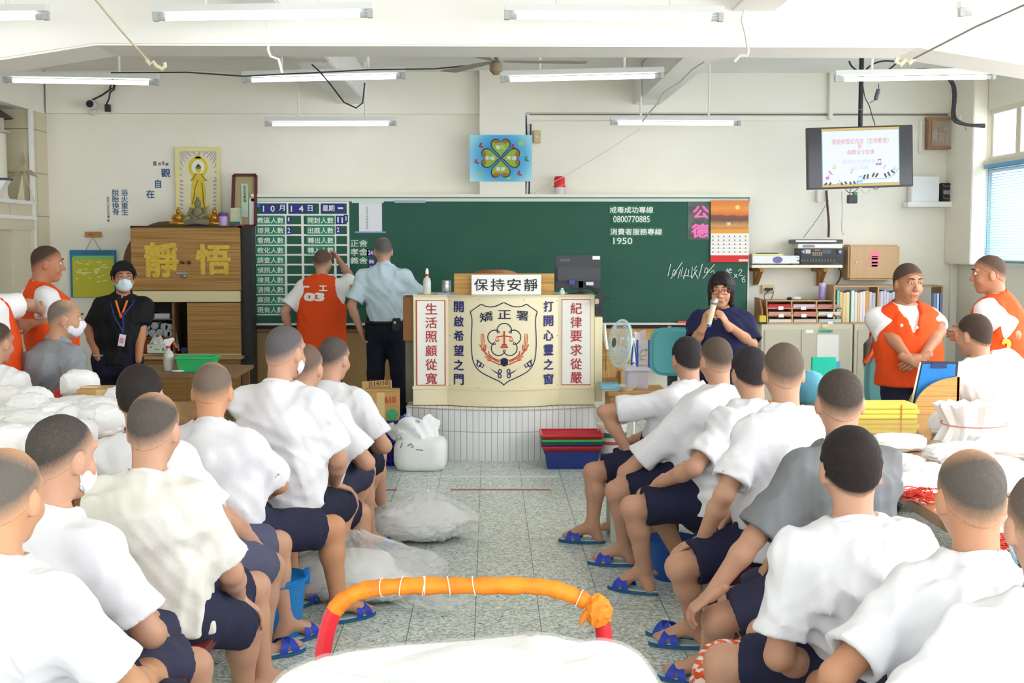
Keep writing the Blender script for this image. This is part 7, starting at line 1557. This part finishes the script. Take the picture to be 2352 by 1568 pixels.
    # lower garment
    if low == 'shorts' and not hide_legs or low == 'trousers':
        ends = [hips[i] + (kn[i] - hips[i]) * .84 for i in (0, 1)] if low == 'shorts' else an
        pts = np.array([pel] + hips + kn + (an if low == 'trousers' else [])); S2 = Field(pts.min(0) - .2, pts.max(0) + .2, h * .9)
        S2.seg(pel - V3(0, 0, .05), pel + V3(0, 0, .06), rp, (.182 * k_, .142 * k_), (.162 * k_, .122 * k_))
        for i, s in enumerate((-1, 1)):
            d = unit(kn[i] - hips[i])
            if low == 'shorts':
                keep = S2.d; S2.d = np.full(S2.n, .6, np.float32); S2.cap(hips[i], ends[i] + d * .03, .10 * sc, .09 * sc, 0); fs_ = Field(S2.lo, S2.lo, 1); fs_.ax, fs_.d = S2.ax, np.zeros(S2.n, np.float32); fs_.folds(seed + 5 + i, .007); S2.d = S2.d + fs_.d
                S2.cut(ends[i], d); S2.cap(ends[i] - d * .035, ends[i] + d * .1, .067 * sc, .071 * sc, 0, 'd'); q = np.maximum(.04 - np.abs(keep - S2.d), 0) / .04; S2.d = np.minimum(keep, S2.d) - q * q * .01
            else: S2.cap(hips[i], kn[i], .105 * sc, .078 * sc, .04); S2.cap(kn[i], an[i] - V3(0, 0, .03), .078 * sc, .066 * sc, .03)
        if low != 'shorts': S2.folds(seed + 5, .005)
        if low == 'trousers': S2.cut((0, 0, .045), (0, 0, -1))
        solid(low, [S2.mesh(3)], mat(lowc, .8, None, (1, 1, 1), (45, .2), spec=.2), root)
    if low == 'trousers':
        for i, s in enumerate((-1, 1)):
            fd = ang(fp + s * 9); c = an[i]; X_ = Field(c - .25, c + .25, .008); X_.cap((c[0], c[1], .05), (c + fd * .16)[:2].tolist() + [.038], .045, .036, .02).cut((0, 0, .004), (0, 0, -1)); solid('shoe', [X_.mesh()], mat('1B1B1E', .35), root)
    for i, s in enumerate((-1, 1)):
        if sandal[i]:
            fd = V3(feet[i]) if feet and feet[i] is not None else ang(fp + s * 8); tmp = thing('tmp', 'x', 'x'); sandal_mesh(tmp, s); ch_ = list(tmp.children); so = next(c for c in ch_ if c.name.startswith('sole'))
            for c in ch_:
                if c is not so: c.parent = so
            so.parent = root; so.name = 'sandal'; p_ = an[i] + fd * .06; so.location = (p_[0] - pel[0], p_[1] - pel[1], 0); so.rotation_euler = (0, 0, math.atan2(-fd[0], fd[1])); del tmp['label']; bpy.data.objects.remove(tmp)
    if extra: extra(root, dict(nb=nb, sh=sh, shd=shd, el=el, wr=wr, kn=kn, Lc=Lc, R=R, fC=fC, rc=rc, chest=chest, waist=waist, pel=pel, sc=sc))
    return root
def HD(px, pyt, Y, sc=1.0): p = P(px, pyt, Y); return V3(p.x, p.y, p.z - .114 * sc)
def pv(px, py, Y): return V3(*P(px, py, Y))
# ------------------------------------------------------------------ the seated rows
CHAIR_G = None
def seated(label, hd, pelXY, fp, **kw):
    if pelXY[0] > 0 and 'knees' in kw:      # window side: the far leg stands behind the near one
        k, a = V3(kw['knees'][0]), V3(kw['ankles'][0]); kw['knees'] = (k, k + V3(.1, .22, 0)); kw['ankles'] = (a, V3(a[0] + .22, a[1] + .2, .1)); f = kw.get('feet', (None,))[0]; kw['feet'] = (f, f)
    kw.setdefault('sandal', (True, True))
    return person(label, HD(*hd), pelXY, fp, **kw)
seated('seated man in white with thinning grey hair, nearest in the row by the cabinets', (12, 1035, 3.02), (-1.17, 3.1), 45, fc=22, fh=8, hair='5E5B58', hstyle='bald', seed=1, bulk=1.08, h=.009, skin='CC9C78')
seated('seated man in white with dark cropped hair, second in the row by the cabinets', (140, 957, 3.5), (-1.2, 3.55), 48, fc=25, fh=28, hair='3B3A38', seed=2, h=.009, knees=(None, pv(445, 1530, 3.75)), lowc='3A3B52', mask='E6ECF2')
seated('seated man in cream white, hand on knee, third in the row by the cabinets', (352, 905, 4.05), (-1.06, 4.06), 48, fc=18, fh=5, hair='4B4844', seed=3, h=.009, topc='E4E1DA', knees=(None, pv(568, 1438, 4.34)), ankles=(None, pv(560, 1600, 4.4)), hands=(None, pv(548, 1372, 4.26)), handdir=(None, (.55, .35, -.55)), handback=(None, (.3, .2, .9)), curl=(.35, .25), lowc='2B2D45', bulk=1.04, hstyle='bald')
seated('seated black haired man in faded blue shorts, fourth in the row by the cabinets', (322, 842, 4.75), (-1.1, 4.72), 50, fc=30, fh=0, hair='1E1D1C', hstyle='short', seed=4, knees=(None, pv(622, 1300, 4.95)), ankles=(None, pv(600, 1510, 4.95)), lowc='55566E', bulk=1.03, roll=-6)
seated('seated man with thin brown hair and bent arm, fifth in the row by the cabinets', (487, 836, 5.22), (-1.09, 5.2), 42, fc=15, fh=-4, hair='6E6258', hstyle='bald', seed=5, hands=(None, pv(560, 1150, 5.45)), elbows=(None, pv(640, 1112, 5.3)), skin='CF9A74', pitch=-16)
seated('seated man in white, hand on knee, at the end of the dark red bench', (655, 750, 5.65), (-.9, 5.62), 45, fc=12, fh=25, hair='55565A', seed=6, knees=(pv(826, 1180, 6.15), pv(796, 1158, 5.93)), ankles=(None, pv(742, 1368, 5.78)), hands=(None, pv(768, 1112, 5.83)), handdir=(None, (.75, .4, -.35)), handback=(None, (.1, .1, 1)), curl=(.3, .3), sandal=(False, True), feet=(None, (.35, .93, 0)), lowc='23253A', mask='E8DDE4')
seated('seated man in white half hidden between the hand on knee man and the far man', (703, 792, 6.25), (-.86, 6.25), 45, fc=18, fh=12, hair='6B5A50', seed=7, h=.013, knees=(None, pv(838, 1082, 6.5)), ankles=(None, pv(805, 1200, 6.45)), lowc='33364C')
seated('seated man in white, farthest in the row by the cabinets, near the blue crate', (767, 776, 6.9), (-.83, 6.9), 42, fc=15, fh=22, hair='4A4846', seed=8, h=.013, bulk=.92, shl=.16, knees=(None, pv(862, 1062, 7.1)), ankles=(None, pv(842, 1150, 7.1)), lowc='1F2130')
LF = V3(-.97, .22, 0)
seated('seated man with elbow out, farthest in the window side row beside the trays', (1578, 776, 7.0), (.98, 7.0), -82, fc=-42, fh=-12, hair='26262A', hstyle='short', seed=9, h=.012, knees=(pv(1362, 1085, 6.88), None), ankles=(V3(.575, 6.88, .1), None), feet=(LF, None), sandal=(True, False), hands=(pv(1452, 1050, 6.9), None), elbows=(pv(1388, 945, 6.9), None), bulk=1.05, lowc='22243A')
seated('seated man with bent forearm, second from the trays in the window side row', (1645, 776, 6.4), (1.0, 6.4), -78, fc=-38, fh=-12, hair='4E463F', seed=10, h=.012, knees=(pv(1415, 1128, 6.28), None), ankles=(V3(.70, 6.38, .1), None), feet=(LF, None), sandal=(True, False), hands=(pv(1490, 1088, 6.35), None), elbows=(pv(1436, 1085, 6.3), None), lowc='20223A', bulk=1.08)
seated('seated man in white, third from the trays in the window side row', (1722, 800, 5.85), (1.03, 5.85), -72, fc=-35, fh=-8, hair='24242A', hstyle='short', seed=11, h=.011, knees=(pv(1452, 1165, 5.74), None), ankles=(V3(.735, 5.86, .12), None), feet=(V3(-.8, .5, 0), None), sandal=(True, False), lowc='1F2138', bulk=1.05)
seated('seated man in white resting a hand on his knee behind the grey shirt man', (1800, 790, 5.02), (1.13, 5.0), -68, fc=-30, fh=0, hair='5A5148', seed=12, h=.01, knees=(pv(1560, 1302, 4.86), None), ankles=(V3(.85, 5.05, .1), None), hands=(pv(1612, 1240, 4.9), None), handdir=((-.85, .1, -.3), None), handback=((0, 0, 1), None), curl=(.25, .3), lowc='20223A', bulk=1.04)
seated('seated man in a grey button shirt gripping his knee in the window side row', (1930, 850, 4.4), (1.2, 4.36), -66, fc=-22, fh=5, hair='3A3633', seed=13, h=.009, top='shirt', topc='77797D', knees=(pv(1648, 1425, 4.3), None), ankles=(V3(.82, 4.62, .09), None), feet=(V3(-.9, .4, 0), None), sandal=(True, False), hands=(pv(1632, 1366, 4.24), None), handdir=((-.75, .15, -.65), None), handback=((-.4, -.1, .9), None), curl=(.45, .3), lowc='34354E', bulk=1.1, hem=.36, sleeve=.92)
seated('seated man with jet black hair in white, in front of the grey shirt man', (1955, 985, 3.5), (1.13, 3.5), -55, fc=-8, fh=4, hair='17171B', hstyle='short', seed=14, h=.009, hands=(pv(1890, 1545, 3.55), None), bulk=1.06, lowc='262840')
seated('seated man in white with bald crown and grey sides in the window side row', (2232, 1037, 3.05), (1.17, 3.02), -50, fc=-6, fh=2, hair='55524F', hstyle='bald', seed=15, h=.009, bulk=1.1, skin='C99776')
seated('seated man in a white t-shirt with a blue face mask cut by the photo edge', (2408, 1085, 2.62), (1.19, 2.6), -48, fc=-4, fh=8, hair='5A5148', seed=16, h=.009, mask='9CC8DC', bulk=1.1)
# ------------------------------------------------------------------ others at the tables and along the walls
def officer_x(root, j):
    nb, shd, el = j['nb'], j['shd'], j['el']
    c = shd[0] + (el[0] - shd[0]) * .42 - j['rc'] * .066 - j['fC'] * .02; m = MB()
    for r, nm, hx in ((.045, 'sleeve_patch', 'B08A3A'), (.033, 'patch_centre', 'A9C4D2')):
        obj(nm, MB().ball(tuple(c - j['fC'] * (.012 if r < .04 else .006)), (.012, .028 * r / .045, r), 14, 8), mat(hx, .6), root, True)
    p = j['pel']; zb = .965
    ri = []
    for a in np.linspace(0, 2 * PI, 40)[:-1]: ri.append((p[0] + .172 * math.cos(a), p[1] + .137 * math.sin(a), zb))
    obj('belt', MB().tube(ri, .017, 8, closed=True), mat('17181C', .4), root, True); x = p[0] + .1
    obj('belt_pouch', MB().box(x - .035, x + .04, p[1] - .175, p[1] - .125, .9, 1.01), mat('16171A', .5), root, bev=.008); obj('pouch_clip', MB().box(x - .02, x - .002, p[1] - .18, p[1] - .174, .96, .985), mat('C9CBCF', .4), root)
Xo = P(886, 700, 11.3).x
person('guard in a pale blue shirt and dark trousers with back turned at the blackboard', HD(880, 547, 11.3), (P(888, 800, 11.3).x, 11.3), 4, fh=-10, seat=False, hair='5C5C5E', hstyle='bald', top='tucked', topc='C4D8E4', low='trousers', lowc='1B1E2B', seed=21, h=.011, extra=officer_x, hands=(pv(829, 760, 11.27), V3(Xo + .22, 11.55, 1.12)), pz=.95, hem=.955, sleeve=.82, curl=(.4, .3), bulk=1.02, shl=.18)
def back_text(lines, Yoff):
    def ex(root, j):
        for s, r, b in lines:
            Yp = j['chest'][1]; a, c = P(r[0], r[3], Yp), P(r[2], r[1], Yp); v, f = textmesh(s, b); o_vest = next(x for x in root.children if x.name.startswith('vest')); mv = np.array([x.co for x in o_vest.data.vertices]) + V3(WL[root.name]); out = []
            for q in v:
                x, z = a.x + (c.x - a.x) * q[0], a.z + (c.z - a.z) * q[1]; d = (mv[:, 0] - x) ** 2 + (mv[:, 2] - z) ** 2; near = np.argsort(d)[:60]; out.append((x, mv[near, 1].min() - .007 - q[2], z))
            o = obj('vest_lettering', MB().add(out, f), mat('F4EDE8', .6), root, fix=False)
    return ex
person('man in an orange vest numbered 03 writing on the blackboard', HD(741, 574, 11.75), (P(738, 800, 11.75).x, 11.75), 2, fh=8, seat=False, hair='5B4A42', top='vest', topc='EFEFF0', low='trousers', lowc='23263C', seed=22, h=.012, hands=(pv(666, 770, 11.72), pv(778, 596, 12.2)), elbows=(None, pv(808, 642, 11.95)), extra=back_text((('一', (698, 655, 716, 659), .02), ('工', (738, 654, 757, 667), .05), ('03', (703, 670, 751, 690), .07)), 0), pz=.92, hem=.72, bulk=1.12, curl=(.3, .9))
def polo_x(root, j):
    Lc, nb, fC, rc = j['Lc'], j['nb'], j['fC'], j['rc']; ch = j['chest'] + fC * .13
    for s in (-1, 1):
        obj('glasses', MB().tube([tuple(Lc(s * .034 + .024 * math.cos(a), .112 - .006 * abs(math.cos(a)), .008 + .016 * math.sin(a))) for a in np.linspace(0, 2 * PI, 16)[:-1]], .0016, 5, closed=True).tube([tuple(Lc(s * .058, .108, .012)), tuple(Lc(s * .08, .0, .008))], .0016, 5), mat('6A5A58', .3), root, True)
    a, b = nb + rc * .055 + fC * .03, nb - rc * .055 + fC * .03; c = P(283, 764, ch[1] - .06)
    for s in (-1, 1): obj('lanyard', MB().tube([tuple(nb + rc * s * .085 - V3(0, 0, .0)), tuple(nb + rc * s * .075 + fC * .095 - V3(0, 0, .055)), tuple(j['chest'] + rc * s * .03 + fC * .15), tuple(c)], .005, 6), mat('2A3A8A', .5), root, True)
    q = c; o = obj('name_badge', MB().box(q.x - .018, q.x + .028, q.y - .02, q.y - .014, q.z - .095, q.z - .01).xf(Matrix.Translation(q) @ Matrix.Rotation(.2, 4, 'Y') @ Matrix.Translation(-q)), mat('EFEBF0', .4), root)
    obj('badge_photo', MB().box(q.x - .01, q.x + .02, q.y - .0225, q.y - .02, q.z - .075, q.z - .035).xf(Matrix.Translation(q) @ Matrix.Rotation(.2, 4, 'Y') @ Matrix.Translation(-q)), mat('D9A0AC', .5), o)
    for s in (-1, 1): obj('collar_lining', MB().tube([tuple(nb + rc * s * .04 + fC * .10 - V3(0, 0, .03)), tuple(nb + rc * s * .02 + fC * .125 - V3(0, 0, .09)), tuple(nb + fC * .14 - V3(0, 0, .155))], .008, 6), mat('E8782A', .6), root, True)
    for i in (1,): w = j['wr'][i]; obj('wrist_watch', MB().tube([tuple(w + V3(0, 0, .02) + (rc * math.cos(t) + fC * math.sin(t)) * .034) for t in np.linspace(0, 2 * PI, 16)[:-1]], .007, 6, closed=True), mat('B9B4AC', .3, metal=.6), root, True)
YPO = 9.15
person('man in a black polo shirt and face mask, hands in pockets', HD(283, 603, YPO, .93), (P(270, 800, YPO).x, YPO), 172, fc=172, fh=158, seat=False, sc=.93, hair='15151A', hstyle='full', top='polo', topc='17181C', low='trousers', lowc='1A1E30', face=True, mask='CFE6EE', seed=23, h=.010, hands=(pv(318, 828, YPO - .1), pv(226, 822, YPO - .12)), elbows=(pv(324, 752, YPO + .02), pv(206, 760, YPO)), extra=polo_x, pz=.86, hem=.79, skin='BF8A66', show_hand=(False, False), bulk=1.0, sleeve=.78, pitch=-4, hscale=.97)
def woman_x(root, j):
    Lc = j['Lc']; a, b = V3(*P(1639, 699, 8.2)), V3(*P(1630, 738, 8.2)); d = unit(a - b)
    for s in (-1, 1):
        obj('glasses', MB().tube([tuple(Lc(s * .034 + .026 * max(-1, min(1, 1.25 * math.cos(a_))), .114 - .006 * abs(math.cos(a_)), .006 + .017 * max(-1, min(1, 1.25 * math.sin(a_))))) for a_ in np.linspace(0, 2 * PI, 20)[:-1]], .0022, 5, closed=True).tube([tuple(Lc(s * .06, .108, .012)), tuple(Lc(s * .082, .0, .008))], .002, 5), mat('8E2A34', .3), root, True)
    obj('bridge', MB().tube([tuple(Lc(x, .116, .012)) for x in (-.009, 0, .009)], .002, 5), mat('8E2A34', .3), root, True)
    for p in (j['nb'] + j['rc'] * .06, j['nb'] - j['rc'] * .06): obj('lanyard', MB().tube([tuple(p + j['fC'] * .03), tuple(p * .6 + j['chest'] * .4 + j['fC'] * .09), tuple(j['chest'] + j['fC'] * .135)], .006, 6), mat('5A3A8A', .5), root, True)
    t = thing('microphone', 'pale handheld microphone with a round grille and blue foot held by the woman', 'microphone', tuple(b))
    obj('handle', MB().tube([tuple(b - d * .02), tuple(b), tuple(a - d * .03), tuple(a)], [.015, .016, .019, .02], 14), mat('D8D2B8', .35), t, True)
    obj('grille', MB().tube([tuple(a), tuple(a + d * .008), tuple(a + d * .03), tuple(a + d * .045)], [.021, .026, .025, .012], 16), mat('A9A9A4', .35, metal=.7), t, True); obj('blue_foot', MB().tube([tuple(b - d * .035), tuple(b - d * .02)], [.014, .0155], 14), mat('3F7AC0', .4), t, True)
YWO = 8.55
wa = V3(*P(1634, 722, 8.27)); wb = V3(*P(1640, 712, 8.25))
person('woman with a black bob and red glasses speaking into a microphone', HD(1657, 632, YWO, .92), (P(1670, 820, YWO).x, YWO), 190, fc=184, fh=194, seat=False, sc=.9, hair='151315', hstyle='bob', top='blouse', topc='23264A', low='trousers', lowc='20222E', face=True, seed=24, h=.010, skin='D2A07E',
       hands=(V3(*P(1668, 742, 8.32)), V3(*P(1618, 745, 8.32))), elbows=(V3(*P(1728, 790, 8.5)), V3(*P(1598, 782, 8.5))), handdir=((-.5, -.35, .75), (.35, -.4, .85)), handback=((.75, -.55, .3), (-.75, -.6, .1)), curl=(.75, .8), extra=woman_x, pz=.80, bulk=1.16, sleeve=.9, shl=.175, hem=.66, hscale=1.04)
def vest_btn(root, j):
    for p in (P(2071, 747, 7.62), P(2106, 752, 7.62)): obj('button', MB().ball(tuple(p), (.01, .006, .01), 10, 6), WHITE, root, True)
person('man in an orange vest with hands clasped beside the blue clipboard', HD(2087, 608, 7.8), (P(2092, 830, 7.8).x, 7.8), 178, fh=168, seat=False, hair='4A3C34', hstyle='short', top='vest', topc='E9E9EA', low='trousers', lowc='22243A', face=True, seed=25, h=.011, hands=(pv(2118, 822, 7.58), pv(2090, 826, 7.56)), elbows=(pv(2158, 760, 7.75), pv(2040, 765, 7.75)), handdir=((-.8, -.2, -.35), (.75, -.35, -.3)), handback=((0, -.9, .4), (0, -.9, .4)), pz=.90, hem=.80, bulk=1.02, skin='BE8B6C', extra=vest_btn)
def o5_text(root, j):
    c = V3(*P(2318, 800, 7.75)); v, f = textmesh('2', .05); o_ = next(x for x in root.children if x.name.startswith('vest')); mv = np.array([x.co for x in o_.data.vertices]) + V3(WL[root.name]); out = []
    for q in v:
        x, z = c[0] + (q[0] - .5) * .07, c[2] + (q[1] - .5) * .12; d = (mv[:, 0] - x) ** 2 + (mv[:, 2] - z) ** 2; n = np.argsort(d)[:60]; out.append((x, mv[n, 1].min() - .006 - q[2], z))
    obj('vest_lettering', MB().add(out, f), mat('F2B84A', .5), root, fix=False)
person('man in an orange vest turned sideways, arms folded, near the window', HD(2272, 588, 8.0), (P(2292, 800, 8.0).x, 8.0), -50, fc=-48, fh=-75, seat=False, hair='4E4038', top='vest', topc='EDEDEE', low='trousers', lowc='22243A', face=True, seed=26, h=.012, hands=(pv(2225, 770, 7.95), pv(2240, 745, 8.05)), elbows=(pv(2330, 770, 7.85), pv(2252, 765, 8.2)), pz=.92, hem=.74, extra=o5_text, bulk=1.05, skin='BE8B6C')
person('man in an orange vest standing by the door frame, looking towards the room', HD(108, 566, 8.5), (P(128, 800, 8.5).x, 8.5), 60, fc=55, fh=70, seat=False, hair='3E342C', top='vest', topc='E8E9EA', low='trousers', lowc='22243A', face=True, seed=27, h=.012, hands=(pv(84, 740, 8.75), pv(74, 742, 8.3)), elbows=(pv(100, 735, 8.85), pv(112, 738, 8.35)), pz=.92, hem=.72, skin='B98262')
person('man in an orange vest with an outstretched arm, cut by the photo edge', HD(-62, 575, 7.75), (P(-20, 800, 7.75).x, 7.75), 35, fc=30, fh=40, seat=False, hair='3E342C', top='vest', topc='F0F0F1', low='trousers', lowc='22243A', seed=28, h=.012, hands=(None, pv(92, 712, 8.1)), elbows=(None, pv(66, 700, 7.86)), pz=.92, hem=.70, bulk=1.22)
person('seated man in a loose grey shirt and white mask at the cabinet side table', HD(150, 690, 7.8), (P(128, 920, 7.8).x, 7.8), 45, fc=38, fh=72, hair='6E675F', hstyle='bald', top='shirt', topc='8E939A', seed=29, h=.011, sleeve=.95, mask='E6E2EE', face=True, bulk=1.12, pz=.6, hem=.5, hands=(None, pv(185, 905, 7.7)), skin='C79B7C')
person('seated man in a white t-shirt at the photo edge behind the cabinet side table', HD(-8, 742, 7.35), (P(5, 920, 7.35).x, 7.35), 20, fc=15, fh=20, hair='4A3A32', seed=30, h=.012, pz=.55, hem=.48, hands=(None, pv(40, 915, 7.3)), topc='F0F0F4')
person('seated man in white leaning over the window side table by the bamboo holder', HD(2238, 724, 7.25), (P(2290, 900, 7.35).x, 7.35), -25, fc=-20, fh=-30, hair='3E342E', hstyle='short', seed=31, h=.011, pz=.6, hem=.5, bulk=1.28, topc='EEEEF2', hands=(pv(2215, 900, 7.6), None), shl=.2)
for x, y, lb in ((P(128, 900, 7.8).x, 7.8, 'low wooden stool under the grey shirt man'), (P(5, 900, 7.35).x, 7.35, 'low wooden stool under the white shirt man by the door'), (P(2290, 900, 7.35).x, 7.35, 'low wooden stool under the white shirt man by the bamboo holder')):
    t = thing('stool', lb, 'stool', (x, y, 0), 'stools at the tables'); obj('seat', MB().box(x - .16, x + .16, y - .16, y + .16, .44, .475), WOOD, t, bev=.005)
    for i in range(4): a, b = (-.13, .13, .13, -.13)[i], (-.13, -.13, .13, .13)[i]; obj('leg', MB().box(x + a - .02, x + a + .02, y + b - .02, y + b + .02, 0, .44), WOOD, t)
